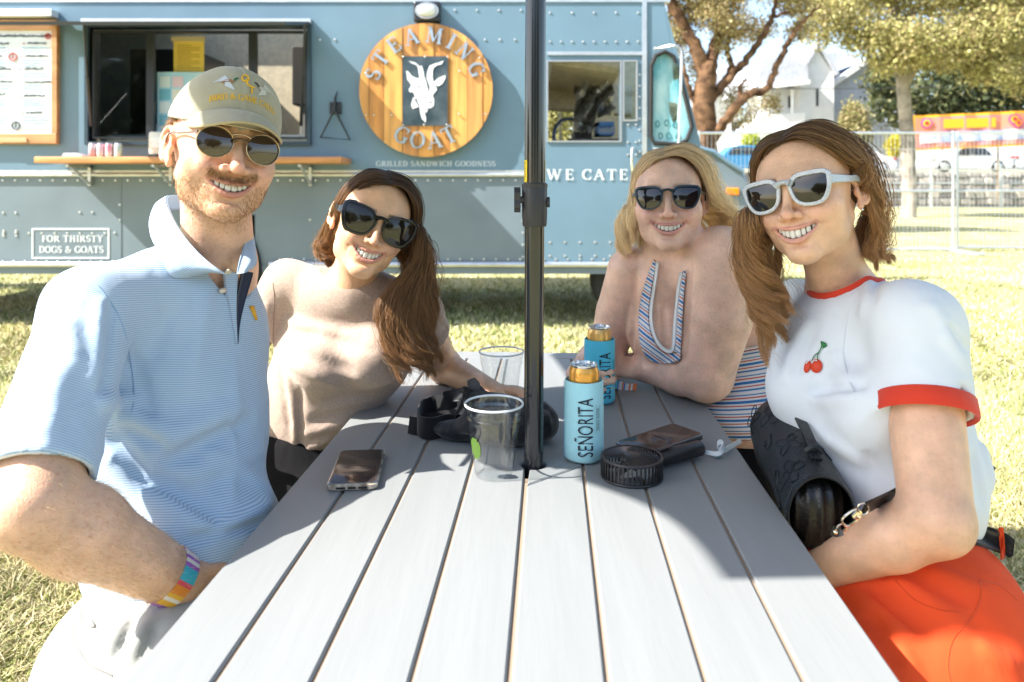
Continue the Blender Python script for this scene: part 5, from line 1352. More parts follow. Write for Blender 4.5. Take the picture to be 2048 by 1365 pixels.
def glasses(H, parent, outline, cx, thick, fm, lm, y0=-.107, zc=-.002, wrap=.35, bridge='bar', temple_h=.006, tm=None, depth=.0035, temp_z=.010, ear=(.081, .005, .010), tw=.0016, bw=1.0):
    """outline: lens edge for the +x side as (x, z) about (cx, zc)"""
    g = None; n = 48
    O = np.array(outline, float); O = np.vstack([O, O[:1]])
    seg = spline(np.vstack([O[-2], O, O[1]]), (len(O) + 1) * 12)
    # resample the closed loop
    sp = spline(np.vstack([O]), 400); d = np.r_[0, np.cumsum(np.linalg.norm(np.diff(sp, axis=0), axis=1))]
    sp = np.stack([np.interp(np.linspace(0, d[-1], n, endpoint=False), d, sp[:, i]) for i in (0, 1)], 1)
    area = 0.5 * np.sum(sp[:, 0] * np.roll(sp[:, 1], -1) - np.roll(sp[:, 0], -1) * sp[:, 1])
    tn = np.roll(sp, -1, 0) - np.roll(sp, 1, 0); tn /= np.linalg.norm(tn, axis=1)[:, None]; nr = np.stack([tn[:, 1], -tn[:, 0]], 1) * (1 if area > 0 else -1)
    def pos(sx, x, z, dy): return H.P(sx * (cx + x), y0 + dy + wrap * max(cx + x - .012, 0) ** 1.0 * .35 + 2.0 * (x * x + z * z), zc + z)
    fr = MB(); objs = []
    for sx in (-1, 1):
        th = np.array([thick(p[0], p[1]) if callable(thick) else thick for p in sp])
        loops = []
        for off, dy in ((0, .0006), (0.12, -depth * .5), (.5, -depth * .62), (.9, -depth * .5), (1.0, 0), (1.0, depth * .4), (.1, depth * .5), (0, .0016)):
            q = sp + nr * (th * off)[:, None]; loops.append([pos(sx, a, b, dy) for a, b in q])
        m = len(loops); vs = [p for l in loops for p in l]
        fr.add(vs, [(i * n + k, i * n + (k + 1) % n, ((i + 1) % m) * n + (k + 1) % n, ((i + 1) % m) * n + k) for i in range(m) for k in range(n)])
        # temple
        xo = cx + sp[:, 0].max() + (th.max() if not callable(thick) else thick(1, 0)) * .6
        a = pos(sx, xo - cx - .001, temp_z, .001); e = H.P(sx * ear[0], ear[1], ear[2]); e2 = H.P(sx * (ear[0] - .002), ear[1] + .028, ear[2] - .022)
        c1 = H.P(sx * (xo + .0035), y0 + .028, temp_z + zc)
        pts = spline([a, c1, (c1 + e) / 2 + (H.P(sx * .002, 0, .0) - H.o), e, e2], 24)
        upv = H.R @ np.array((0, 0, 1.0)); V_ = []
        for i, p in enumerate(pts):
            t = pts[min(i + 1, 23)] - pts[max(i - 1, 0)]; t /= np.linalg.norm(t); sd = np.cross(t, upv); sd /= np.linalg.norm(sd); u2 = np.cross(sd, t); hh = temple_h * (1 - .35 * min(i / 12, 1))
            for w1, h1 in ((-1, -.8), (-1, .8), (-.4, 1), (.4, 1), (1, .8), (1, -.8), (.4, -1), (-.4, -1)): V_.append(p + sd * w1 * tw + u2 * h1 * hh / 2)
        tb = MB(); tb.add(V_, [(i * 8 + k, i * 8 + (k + 1) % 8, (i + 1) * 8 + (k + 1) % 8, (i + 1) * 8 + k) for i in range(23) for k in range(8)] + [tuple(range(7, -1, -1)), tuple(23 * 8 + k for k in range(8))])
        objs.append((tb, 'temple'))
        ln = MB(); rings = [sp * q for q in (1.0, .75, .5, .25)]
        vs = [pos(sx, a_, b_, .0010 - .0018 * (1 - q * q)) for q, rg in zip((1, .75, .5, .25), rings) for a_, b_ in rg] + [pos(sx, 0, 0, .001 - .0018)]
        ln.add(vs, [(i * n + k, i * n + (k + 1) % n, (i + 1) * n + (k + 1) % n, (i + 1) * n + k) for i in range(3) for k in range(n)] + [(3 * n + k, 3 * n + (k + 1) % n, 4 * n) for k in range(n)])
        objs.append((ln, 'lens'))
    xi = cx + sp[:, 0].min()
    if bridge == 'bar':
        zb = sp[sp[:, 0].argmin()][1] + .006
        P_ = [H.P(u * (xi - .001), y0 - .0005 - .0012 * (1 - u * u), zc + zb + .0035 * (1 - u * u)) for u in np.linspace(-1, 1, 9)]
        fr.tube(P_, [.0044 * bw, .0034 * bw, .0028 * bw, .0026 * bw, .0026 * bw, .0026 * bw, .0028 * bw, .0034 * bw, .0044 * bw], 10, sq=.7)
    else:
        fr.tube([H.P(u * (xi + .004), y0 - .001 - .001 * (1 - u * u), zc + .012 + .0035 * (1 - u * u)) for u in np.linspace(-1, 1, 9)], .0011, 8)
        fr.tube(spline([H.P(-.045, y0 + .010, zc + .0215), H.P(-.030, y0 + .002, zc + .0255), H.P(0, y0 - .003, zc + .0262), H.P(.030, y0 + .002, zc + .0255), H.P(.045, y0 + .010, zc + .0215)], 20), .0009, 8)
        kb = MB(); kb.tube([H.P(u * (xi + .0005), y0 - .0015 - .001 * (1 - u * u), zc + .004 + .0045 * (1 - u * u)) for u in np.linspace(-1, 1, 9)], [.0036, .0028, .0022, .002, .002, .002, .0022, .0028, .0036], 10)
        objs.append((kb, 'bridge'))
    g = fr.build('sunglasses', fm, parent, smooth=True)
    for b, nm in objs: b.build(nm, lm if nm == 'lens' else (tm or fm), g, smooth=True, recalc=True)
    return g


# ---------------------------------------------------------------- hair
def frame_of(P):
    t = np.gradient(P, axis=0); t /= np.linalg.norm(t, axis=1)[:, None] + 1e-9
    ref = np.array((0.3, -1.0, 0.1)); a = np.cross(t, ref); a /= np.linalg.norm(a, axis=1)[:, None] + 1e-9
    return t, a, np.cross(t, a)


def lock(ctrl, r0, r1, n, seg=26, wave=0.0, wl=.07, frizz=.0015, rng=RNG, tipconv=.5, phase=None, jitlen=.15, mid=None, flat=1.0):
    """a lock of hair: n strands round a centre line; r0/r1 radius at the root / lower part"""
    L = spline(ctrl, seg); t, a, b = frame_of(L); s = np.linspace(0, 1, seg)
    ln = np.linalg.norm(np.diff(L, axis=0), axis=1).sum(); out = []
    ph = rng.uniform(0, 6.28) if phase is None else phase
    R = np.interp(s, [0, .45, .8, 1], [r0, mid if mid else (r0 + r1) / 2, r1, r1 * tipconv])
    for _ in range(n):
        th = rng.uniform(0, 2 * pi); q = sqrt(rng.uniform(0, 1)); u, v = q * cos(th), q * sin(th) * flat
        p2 = ph + rng.normal(0, .5); wv = wave * rng.uniform(.6, 1.3) * np.clip(s * 2.2, 0, 1)
        o = (u * R + wv * np.sin(s * ln / wl * 2 * pi + p2))[:, None] * a + (v * R + wv * .8 * np.cos(s * ln / wl * 2 * pi + p2 * 1.1))[:, None] * b
        k1, k2 = rng.uniform(20, 60, 2); o = o + frizz * np.stack([np.sin(s * k1 + th), np.cos(s * k2 + th * 2), np.sin(s * k2 * .7 + th)], 1) * (s[:, None] ** .5)
        e = 1 - rng.uniform(0, jitlen); idx = np.linspace(0, e * (seg - 1), seg)
        S = L + o; S = np.stack([np.interp(idx, np.arange(seg), S[:, i]) for i in range(3)], 1)
        out.append(S)
    return out


def skull(H, az, el, r=1.0):
    """point on the hair shell; az 0 = face side (-Y), positive to image right; el from the ear level up"""
    return H.P(sin(az) * cos(el) * .086 * r, .016 - cos(az) * cos(el) * .108 * r, .028 + sin(el) * .098 * r)
def hits(f, pix, y0=0.6, y1=2.4, off=0.0, steps=70):
    """points where the sight lines through the photo pixels meet the surface (pushed out by off)"""
    pix = np.asarray(pix, float).reshape(-1, 2)
    d = np.stack([(pix[:, 0] - 1024) / F, np.ones(len(pix)), -(pix[:, 1] - 368) / F], 1); ln = np.linalg.norm(d, axis=1)
    t = np.full(len(pix), y0); o = np.array((0, 0, CAMZ)); best = t.copy(); bd = np.full(len(pix), 9.0)
    for _ in range(steps):
        p = o + d * t[:, None]; v = f.ev(p, cull=.1) - off
        m = v < bd; bd[m] = v[m]; best[m] = t[m]
        t = np.where(v > 0, t + np.clip(v, .0005, .03) / ln * .8, t + v / ln * .8); t = np.minimum(t, y1)
    ok = np.abs(f.ev(o + d * t[:, None], cull=.1) - off) < .004
    t = np.where(ok, t, best)
    return o + d * t[:, None]


def grad(f, P, e=.001):
    g = np.stack([(f.ev(P + np.eye(3)[i] * e, cull=.05) - f.ev(P - np.eye(3)[i] * e, cull=.05)) / (2 * e) for i in range(3)], 1)
    return g / (np.linalg.norm(g, axis=1)[:, None] + 1e-9)


def strip(f, A, B, name, m, parent, off=.004, nu=24, nv=8, thick=.003, bulge=0.0, colf=None, y0=.6, y1=2.4, nofall=None):
    """cloth strip between two photo-pixel outlines A and B, laid on the surface f"""
    a = spline(A, nu); b = spline(B, nu); t = np.linspace(0, 1, nv)[None, :, None]
    pix = a[:, None] * (1 - t) + b[:, None] * t
    P = hits(f, pix.reshape(-1, 2), off=off, y0=y0, y1=y1)
    N_ = -grad(f, P) if False else grad(f, P)
    G_ = P.reshape(nu, nv, 3).copy()
    for _ in range(2): G_[1:-1] = (G_[:-2] + G_[1:-1] * 2 + G_[2:]) / 4
    P = G_.reshape(-1, 3)
    P = P + N_ * (bulge * np.sin(np.pi * np.tile(np.linspace(0, 1, nv), nu)))[:, None]
    back = P - N_ * thick
    n = nu * nv; V = np.concatenate([P, back]); fs = []
    for i in range(nu - 1):
        for j in range(nv - 1):
            q = i * nv + j; fs.append((q, q + nv, q + nv + 1, q + 1)); fs.append((n + q, n + q + 1, n + q + nv + 1, n + q + nv))
    rim = [i * nv for i in range(nu)] + [(nu - 1) * nv + j for j in range(1, nv)] + [i * nv + nv - 1 for i in range(nu - 2, -1, -1)] + [j for j in range(nv - 2, 0, -1)]
    for i in range(len(rim)):
        c, d = rim[i], rim[(i + 1) % len(rim)]; fs.append((c, d, d + n, c + n))
    o = mesh_obj(name, V, fs, m, parent, True, {'col': colf(V)} if colf else None)
    return o


def line_on(f, pix, r, name, m, parent, off=.001, n=30, sides=5, y0=.6, y1=2.4):
    P = hits(f, spline(pix, n), off=off, y0=y0, y1=y1)
    P[1:-1] = (P[:-2] + P[1:-1] + P[2:]) / 3
    mb = MB(); mb.tube(P, r, sides); return mb.build(name, m, parent, smooth=True)


def blob_on(f, poly, name, m, parent, off=.002, thick=.002, y0=.6, y1=2.4):
    """flat patch with a pixel outline, laid on the surface"""
    P = hits(f, poly, off=off, y0=y0, y1=y1); c = P.mean(0); N_ = grad(f, c[None])[0]; n = len(P)
    V = list(P) + [c + N_ * thick * .3] + list(P - N_ * thick)
    fs = [(i, (i + 1) % n, n) for i in range(n)] + [(i, n + 1 + i, n + 1 + (i + 1) % n, (i + 1) % n) for i in range(n)]
    return mesh_obj(name, V, fs, m, parent, True)


def circ(cx, cy, rx, ry=None, n=18, a=0.0):
    ry = rx if ry is None else ry
    return [(cx + rx * cos(t) * cos(a) - ry * sin(t) * sin(a), cy + rx * cos(t) * sin(a) + ry * sin(t) * cos(a)) for t in np.linspace(0, 2 * pi, n, endpoint=False)]


def hand(f, wr, d, palm_n, size=1.0, curl=.6, side=1, spread=.1):
    """palm and five fingers: wr wrist, d pointing direction, palm_n palm normal; side = thumb side"""
    wr = np.array(wr, float); d = np.array(d, float); d /= np.linalg.norm(d); pn = np.array(palm_n, float); pn -= d * (pn @ d); pn /= np.linalg.norm(pn); sd = np.cross(d, pn) * side
    S = size; R = np.stack([sd, d, pn], 1)
    f.ell(wr + d * .045 * S, (.038 * S, .050 * S, .014 * S), .015, R=R)
    f.ell(wr + d * .03 * S + sd * .022 * S + pn * .008 * S, (.015 * S, .028 * S, .013 * S), .012, R=R)
    for i, (off, ln, r) in enumerate([(.027, .072, .0088), (.009, .080, .0092), (-.010, .074, .0088), (-.028, .058, .0078)]):
        p = wr + d * (.082 - .004 * abs(i - 1)) * S + sd * off * S; a = 0; dirv = d + sd * (spread * (1.2 - i) * .5)
        dirv = dirv / np.linalg.norm(dirv); pts = [p - dirv * .02 * S]; L = [.45, .31, .24]
        for k in range(3):
            a += curl * (.75, 1.0, .7)[k] * (1 + .08 * i); v = dirv * cos(a) + pn * sin(a); pts.append(p); p = p + v * ln * L[k] * S
        pts.append(p); f.chain(pts, [r * S, r * S, r * .95 * S, r * .88 * S, r * .8 * S][:len(pts)], .0035)
    p0 = wr + d * .022 * S + sd * .028 * S; td = d * .62 + sd * .75 + pn * .25; td /= np.linalg.norm(td)
    p1 = p0 + td * .036 * S; t2 = td * .7 + pn * curl * .6 + d * .4; t2 /= np.linalg.norm(t2); p2 = p1 + t2 * .030 * S; p3 = p2 + (t2 + pn * .2) / np.linalg.norm(t2 + pn * .2) * .024 * S
    f.chain([p0, p1, p2, p3], [.0125 * S, .0108 * S, .0098 * S, .0085 * S], .005)


def cloth_mat(name, col, scale=900, bump=.25, rough=.85, noise=.05, sheen=.2, nscale=14, attr=None, big=.25):
    if name in MATS: return MATS[name]
    m = mat(name, col, rough=rough, noise=noise, nscale=nscale, sheen=sheen, spec=.2, attr=attr, detail=8)
    t = m.node_tree; N = t.nodes; L = t.links; b = N['Principled BSDF']
    tc = [q for q in N if q.type == 'TEX_COORD'][0]
    n1 = N.new('ShaderNodeTexNoise'); n1.inputs['Scale'].default_value = scale; n2 = N.new('ShaderNodeTexNoise'); n2.inputs['Scale'].default_value = 14; n2.inputs['Distortion'].default_value = 1.2
    for q in (n1, n2): L.new(tc.outputs['Object'], q.inputs['Vector'])
    b1 = N.new('ShaderNodeBump'); b1.inputs['Strength'].default_value = bump; b1.inputs['Distance'].default_value = .0006
    b2 = N.new('ShaderNodeBump'); b2.inputs['Strength'].default_value = big; b2.inputs['Distance'].default_value = .012
    L.new(n2.outputs['Fac'], b2.inputs['Height']); L.new(n1.outputs['Fac'], b1.inputs['Height']); L.new(b2.outputs[0], b1.inputs['Normal']); L.new(b1.outputs[0], b.inputs['Normal'])
    return m


def stripes(name, bands, freq, attr='col', chan=0, sheen=.2):
    """cloth striped along the coordinate stored in the attribute; bands: list of (position, colour)"""
    m = cloth_mat(name, (1, 1, 1), noise=0, sheen=sheen); t = m.node_tree; N = t.nodes; L = t.links; b = N['Principled BSDF']
    a = N.new('ShaderNodeAttribute'); a.attribute_name = attr; sp = N.new('ShaderNodeSeparateColor'); L.new(a.outputs['Color'], sp.inputs[0])
    mu = N.new('ShaderNodeMath'); mu.operation = 'MULTIPLY'; mu.inputs[1].default_value = freq; fr = N.new('ShaderNodeMath'); fr.operation = 'FRACT'
    cr = N.new('ShaderNodeValToRGB'); cr.color_ramp.interpolation = 'CONSTANT'; e = cr.color_ramp.elements
    e[0].position = bands[0][0]; e[0].color = (*bands[0][1], 1); e[1].position = bands[1][0]; e[1].color = (*bands[1][1], 1)
    for p, c in bands[2:]: q = e.new(p); q.color = (*c, 1)
    L.new(sp.outputs[chan], mu.inputs[0]); L.new(mu.outputs[0], fr.inputs[0]); L.new(fr.outputs[0], cr.inputs[0]); L.new(cr.outputs[0], b.inputs['Base Color'])
    return m


def folds(lst):
    """soft creases: each (a, b, width, depth); positive depth raises the cloth"""
    L_ = [(np.array(a, float), np.array(b, float), w_, d_) for a, b, w_, d_ in lst]
    def g(p, d):
        for a, b, w_, dp in L_:
            ab = b - a; h = np.clip(((p - a) @ ab) / (ab @ ab), 0, 1); q = ((p - a - h[:, None] * ab) ** 2).sum(1)
            d = d - dp * np.exp(-q / (w_ * w_)) * np.clip(4 * h * (1.15 - h), .25, 1)
        return d
    return g


def neckhole(f, c, ax, r, tmin=-.09):
    """cuts the neck opening of a shirt; remembers where the rim runs"""
    c = np.array(c); ax = np.array(ax, float); ax /= np.linalg.norm(ax)
    e1 = np.cross(ax, (0, 1.0, 0)); e1 /= np.linalg.norm(e1); e2 = np.cross(ax, e1)
    th = np.linspace(0, 2 * pi, 64, endpoint=False); P = c + r * (np.cos(th)[:, None] * e1 + np.sin(th)[:, None] * e2)
    t = np.full(64, .09); hit = np.full(64, np.nan)
    for k in range(90):
        t = .09 - .0018 * k; d = f.ev(P + ax * t, cull=.1); m = np.isnan(hit) & (d < 0); hit[m] = t
    ok = ~np.isnan(hit); ix = np.arange(64); hit = np.interp(ix, np.r_[ix[ok] - 64, ix[ok], ix[ok] + 64], np.r_[hit[ok], hit[ok], hit[ok]]); hit = np.maximum(hit, tmin)
    for _ in range(3): hit = (np.roll(hit, 1) + hit * 2 + np.roll(hit, -1)) / 4
    f.full = copyf(f); R = P + ax * hit[:, None]; f.rim = (R, c, ax, r)
    h0 = hit.min() - .012
    def cut(p, d):
        q = p - c; t = q @ ax; rad = np.linalg.norm(q - t[:, None] * ax, axis=1); return -smin(-d, np.maximum(np.maximum(rad - r, h0 - t), t - .3), .004)
    f.fn(cut)


def neckband(f, name, m, parent, w_):
    R, c, ax, r = f.rim; n = len(R); o = (R - c) - ((R - c) @ ax)[:, None] * ax; o /= np.linalg.norm(o, axis=1)[:, None]; V = []
    for i in range(n):
        for k in range(8):
            a = 2 * pi * k / 8; V.append(R[i] + o[i] * (.0032 * cos(a) + .0010 + w_ * .22 * sin(a) * -1) + ax * (w_ * sin(a)))
    mb = MB(); mb.add(V, [(8 * i + k, 8 * i + (k + 1) % 8, 8 * ((i + 1) % n) + (k + 1) % 8, 8 * ((i + 1) % n) + k) for i in range(n) for k in range(8)])
    return mb.build(name, m, parent, smooth=True)


def foldpx(f, lst, y0=.6, y1=2.4, n=6, amp=1.0):
    """creases drawn between photo pixels, laid on the cloth as built so far"""
    T_ = np.linspace(0, 1, n); pix = np.array([[(q[0] + (q[2] - q[0]) * t + (q[4] if False else 0), q[1] + (q[3] - q[1]) * t) for t in T_] for q in lst]).reshape(-1, 2)
    P = hits(f, pix, y0=y0, y1=y1).reshape(len(lst), n, 3); L_ = []
    for S, q in zip(P, lst):
        w_, dp = q[4], q[5] * amp; m = w_ * 2.4; L_.append((S, w_, dp, S.min(0) - m, S.max(0) + m))
    def g(p, d):
        lo, hi = p.min(0), p.max(0); d = d.copy()
        for S, w_, dp, a0, a1 in L_:
            if (a0 > hi).any() or (a1 < lo).any(): continue
            m = ((p > a0) & (p < a1)).all(1)
            if not m.any(): continue
            x = p[m]; best = np.full(len(x), 9.0); pr = np.zeros(len(x))
            for i in range(n - 1):
                a = S[i]; ab = S[i + 1] - a; h = np.clip(((x - a) @ ab) / max(ab @ ab, 1e-9), 0, 1); q = ((x - a - h[:, None] * ab) ** 2).sum(1)
                k = q < best; best[k] = q[k]; pr[k] = (i + h[k]) / (n - 1)
            d[m] -= dp * np.exp(-best / (w_ * w_)) * np.clip(4.5 * pr * (1.12 - pr), .0, 1)
        return d
    f.fn(g)


def copyf(f):
    g = Field(); g.ops = list(f.ops); return g
# ================================================================ MAN IN THE CAP
HA = Head(W(446, 300, 1.20), radians(34), radians(3), radians(9), 1.02, jaw=-.001, mw=.034, open=.010, nose=1.10, brow=.002, mz=-.066)
A = person('man in a khaki cap, round sunglasses and blue striped polo shirt', (-.52, 1.1, 0.0))
RT = rotm(radians(60)); n_ = RT @ np.array((0, -1, 0)); uA = RT @ np.array((1, 0, 0))
NB = np.array((-.505, 1.275, 1.085)); SH = np.array((-.606, 1.06, 1.045)); EL = np.array((-.5655, .87, .8506)); WR = np.array((-.447, 1.0, .690))
f = Field(); HA.field(f)
f.cap(HA.P(0, .026, -.045), NB, .053, .060, .03); f.cap(NB, NB + (.0, .0, -.1), .060, .06, .02)
f.cap(NB - (0, 0, .03), SH, .044, .050, .02); f.ell((-.535, 1.225, .95), (.13, .078, .14), .03, R=RT)
f.cap(SH, EL, .052, .046, .03); f.chain([EL, EL + (WR - EL) * .3, WR], [.047, .0495, .0325], .02)
hand(f, WR, (.045, .085, -.03), (.5, -.3, -.8), 1.05, .5, 1)
M_skA = skin_mat('skin_man', (.6, .36, .25), fre=(.75, .5, .4), fsc=180, famt=.35)
hx = lambda p, r, s: [(p[i] - r, p[i] + r, s) for i in range(3)]
colA = lambda V: HA.color(V, (.70, .43, .29), lip=(.45, .17, .14), blush=(.62, .22, .16), bl=.4, beard=(.30, .155, .07), bamt=.34, brow=(.13, .075, .04), noseamt=.4)
bodyA = skin_obj(f, HA, A, M_skA, colA, base=.007, extra=hx(WR + (.03, .06, -.02), .1, .0045)[:0] and ((), (), ()) or ((), (), ()), fine=.002)
fskA = f
HA.teeth(A)
# polo shirt
shx = [-.575, 1.0, .95]
g = Field()
HEM = SH + (EL - SH) * .87
ad = (EL - SH) / np.linalg.norm(EL - SH)
g.cap(SH, SH + (EL - SH) * 1.1, .060, .0635, .0); g.plane(HEM, ad)
g.ell((-.548, 1.215, .955), (.165, .104, .175), .035, R=RT); g.ell((-.532, 1.18, .82), (.155, .118, .16), .05, R=RT); g.ell((-.492, 1.12, .68), (.145, .130, .12), .05, R=RT)
g.cap(NB - (0, 0, .012), SH + (0, 0, .004), .054, .056, .03); g.cap(NB - (0, 0, .012), (-.528, 1.36, 1.01), .048, .042, .03)
foldpx(g, [(262, 690, 300, 835, .010, -.007), (190, 806, 268, 800, .010, .008), (232, 822, 335, 866, .014, .010), (240, 850, 330, 890, .010, -.008), (300, 900, 470, 815, .016, .008), (320, 930, 500, 840, .012, -.007),
    (350, 960, 520, 900, .014, .007), (400, 890, 530, 975, .012, .006), (300, 950, 430, 1030, .012, -.008), (290, 990, 420, 1060, .013, .008), (420, 1075, 535, 1010, .010, .009), (360, 1085, 520, 1045, .008, -.008), (470, 710, 462, 990, .010, .0035),
    (205, 590, 190, 760, .010, .007), (222, 600, 205, 780, .008, -.006), (130, 630, 150, 720, .012, .006), (120, 720, 95, 880, .014, .005), (420, 560, 380, 760, .016, .004), (350, 600, 300, 720, .014, -.004), (215, 860, 290, 960, .010, -.009), (200, 900, 300, 1010, .012, .008)], amp=1.7)
g.fn(lambda p, d: d - .0022 * hsh(p, 26) - .0010 * hsh(p[:, ::-1], 60))
def bottom(p, d):
    zc = .668 - .085 * np.clip((-.555 - p[:, 0]) / .02, 0, 1)
    return np.maximum(d, zc - p[:, 2])
g.fn(bottom)
g.cap(HEM + ad * .04, HEM - ad * .045, .0535, .050, .004, 's')
g0 = copyf(g)
g.cap(NB + (.006, -.02, .10), NB + (.02, -.035, -.004), .072, .056, .01, 's'); g.cap(NB + (.05, -.07, .03), (-.440, 1.135, 1.088), .026, .010, .006, 's')
def st(V):
    arm = 1 / (1 + np.exp(-((-.545 - V[:, 0]) + .35 * (1.0 - V[:, 1])) * 90)); arm = arm * (V[:, 2] > .8) * (((V - HEM) @ ad) < .01)
    c1 = V[:, 2] + .10 * ((V - np.array((-.5, 1.2, .9))) @ uA) + .004 * hsh(V, 9); c2 = (V - HEM) @ ad
    out = np.zeros((len(V), 3)); out[:, 0] = np.where(arm > .5, c2, c1) + 5; return out
M_polo = stripes('polo_stripe', [(0, (.50, .59, .70)), (.5, (.27, .40, .56))], 1 / .0031)
poloA = cloth_obj(g, 'polo_shirt', A, M_polo, .0048, st, fines=((), (), ()), proj=1)
fsA = g0
M_navy = cloth_mat('navy_cloth', (.012, .022, .05), big=.1)
cA = lambda V: st(V) * 1.0 + np.array((.0, 0, 0))
def collar(pts_in, pts_out, nm='collar'):
    a = spline(pts_in, 26); b = spline(pts_out, 26); nv = 8; V = []
    for i in range(26):
        for j in range(nv):
            t = j / (nv - 1); p = a[i] * (1 - t) + b[i] * t; c = (a[i] + b[i]) / 2 - (NB + (0, 0, -.01)); c = c / np.linalg.norm(c); V.append(p + c * .008 * sin(pi * t) * (1 if True else 0))
    V = np.array(V); cc = V - NB; cc[:, 2] *= .3; cc /= np.linalg.norm(cc, axis=1)[:, None]; V2 = V - cc * .0032; n = len(V); fs = []
    for i in range(25):
        for j in range(nv - 1): q = i * nv + j; fs += [(q, q + nv, q + nv + 1, q + 1), (n + q, n + q + 1, n + q + nv + 1, n + q + nv)]
    rim = [i * nv for i in range(26)] + [25 * nv + j for j in range(1, nv)] + [i * nv + nv - 1 for i in range(24, -1, -1)] + [j for j in range(nv - 2, 0, -1)]
    fs += [(rim[i], rim[(i + 1) % len(rim)], rim[(i + 1) % len(rim)] + n, rim[i] + n) for i in range(len(rim))]
    C_ = np.zeros((2 * n, 3)); d1 = (b - a); C_[:, 0] = np.tile(np.repeat(np.linspace(0, 0, 26), nv) + np.tile(np.linspace(0, .055, nv), 26), 2) + 5
    return mesh_obj(nm, np.vstack([V, V2]), fs, M_polo, A, True, {'col': C_})
hA = lambda px, py, o=.006: hits(fsA, [(px, py)], off=o, y1=1.6)[0]
collar([W(455, 420, 1.33), W(390, 395, 1.345), W(334, 392, 1.29), W(340, 428, 1.215), W(372, 478, 1.165), W(412, 520, 1.14), W(462, 556, 1.125)],
       [W(440, 440, 1.37), W(370, 420, 1.375), W(306, 430, 1.30), hA(300, 468, .008), hA(322, 512, .008), hA(350, 556, .006), hA(438, 541, .007)])
collar([W(455, 420, 1.33), W(485, 450, 1.30), W(492, 478, 1.25), W(480, 520, 1.185), W(474, 548, 1.15)],
       [W(470, 430, 1.35), W(500, 466, 1.33), W(511, 500, 1.27), W(513, 528, 1.21), W(494, 545, 1.17)])
strip(fsA, [(489, 520), (482, 560), (474, 600), (474, 650), (476, 688)], [(510, 532), (503, 562), (490, 605), (480, 650), (477, 688)], 'placket_facing', M_navy, A, off=.0035, nu=20, nv=5, y1=1.5)
strip(fsA, [(448, 540), (452, 580), (462, 630), (472, 688)], [(476, 548), (474, 585), (473, 635), (476, 688)], 'placket', M_polo, A, off=.003, nu=20, nv=5, colf=st, y1=1.5)
for x, y in ((452, 543), (441, 581)):
    x += 14; blob_on(fsA, circ(x - 8, y, 6, 5), 'button', mat('button_cream', (.7, .62, .48), rough=.3), A, off=.0075, thick=.003, y1=1.5)
M_st = cloth_mat('seam_thread', (.25, .38, .55))
line_on(fsA, [(196, 572), (225, 610), (248, 660), (262, 730), (268, 800), (255, 850)], .0010, 'seam', M_st, A, off=0, y1=1.5)
for q, m_ in (([(502, 612), (514, 640), (512, 618)], 'emblem_gold'), ([(504, 613), (512, 615), (512, 640)], 'emblem_dark')): pass
blob_on(fsA, [(500, 612), (509, 612), (516, 640), (513, 641)], 'chest_emblem', mat('emblem_gold', (.75, .38, .02), rough=.6), A, off=.003, thick=.002, y1=1.5)
# shorts
s = Field(); s.ell((-.465, 1.06, .585), (.165, .150, .115), .05, R=RT); s.cap((-.53, .97, .57), (-.10, .90, .565), .088, .07, .06); s.cap((-.46, 1.2, .57), (-.05, 1.16, .56), .085, .07, .06)
foldpx(s, [(262, 1200, 215, 1300, .010, .009), (285, 1200, 240, 1310, .008, -.009), (300, 1210, 262, 1320, .010, .008), (205, 1235, 190, 1290, .008, -.008), (320, 1240, 280, 1320, .008, -.006), (240, 1190, 200, 1230, .008, .006)])
s.fn(lambda p, d: d - .002 * hsh(p, 30)); s.plane((0, 0, .675), (0, 0, 1), .01)
M_kh = cloth_mat('khaki_shorts', (.36, .37, .35), rough=.8)
sh_ = cloth_obj(s, 'shorts', A, M_kh, .006)
line_on(s, [(150, 1230), (148, 1275), (175, 1325), (225, 1352)], .0012, 'seam', cloth_mat('kh_seam', (.2, .2, .19)), A, off=0)
line_on(s, [(143, 1215), (160, 1210), (165, 1245), (188, 1255), (184, 1240)], .0014, 'pocket_edge', cloth_mat('kh_seam', (.2, .2, .19)), A, off=0)
lg = Field(); lg.cap((-.14, .90, .56), (-.12, .88, .12), .056, .04); lg.cap((-.10, 1.16, .56), (-.10, 1.14, .12), .056, .04); V_, Q_ = nets(lg, .012, proj=0); mesh_obj('lower_leg', V_, Q_, M_skA, A, True, {'col': np.tile((.57, .33, .235), (len(V_), 1))})
# cap
cp = Field(HA.R, HA.o, HA.sc)
cp.ell((0, .012, .036), (.0845, .1075, .0935), .01); cp.ell((0, -.040, .066), (.058, .058, .052), .035)
cp.fn(lambda p, d: (lambda q: d - .0012 * np.exp(-(np.abs(q[:, 0]) / .0035) ** 2) * (q[:, 1] < .02) + .0010 * np.exp(-((np.abs(q[:, 0]) - .006) / .0012) ** 2) * (q[:, 1] < .02)
      + .0009 * np.exp(-((np.abs(np.arctan2(q[:, 0], .012 - q[:, 1])) - 1.05) / .02) ** 2) - .0013 * hsh(q, 55) * (q[:, 2] > .03))(HA.loc(p)))
cp.plane((0, .0, .036), (0, .18, -1)); cp.ell((0, .010, .020), (.079, .101, .085), .003, op='s')
cp.frame()
M_cap = cloth_mat('cap_twill', (.36, .34, .26), scale=700, rough=.9, noise=.08)
cap_ = cloth_obj(cp, 'cap', A, M_cap, .0034, proj=1)
bm_ = MB(); nu_, nv_ = 28, 10; V_ = []
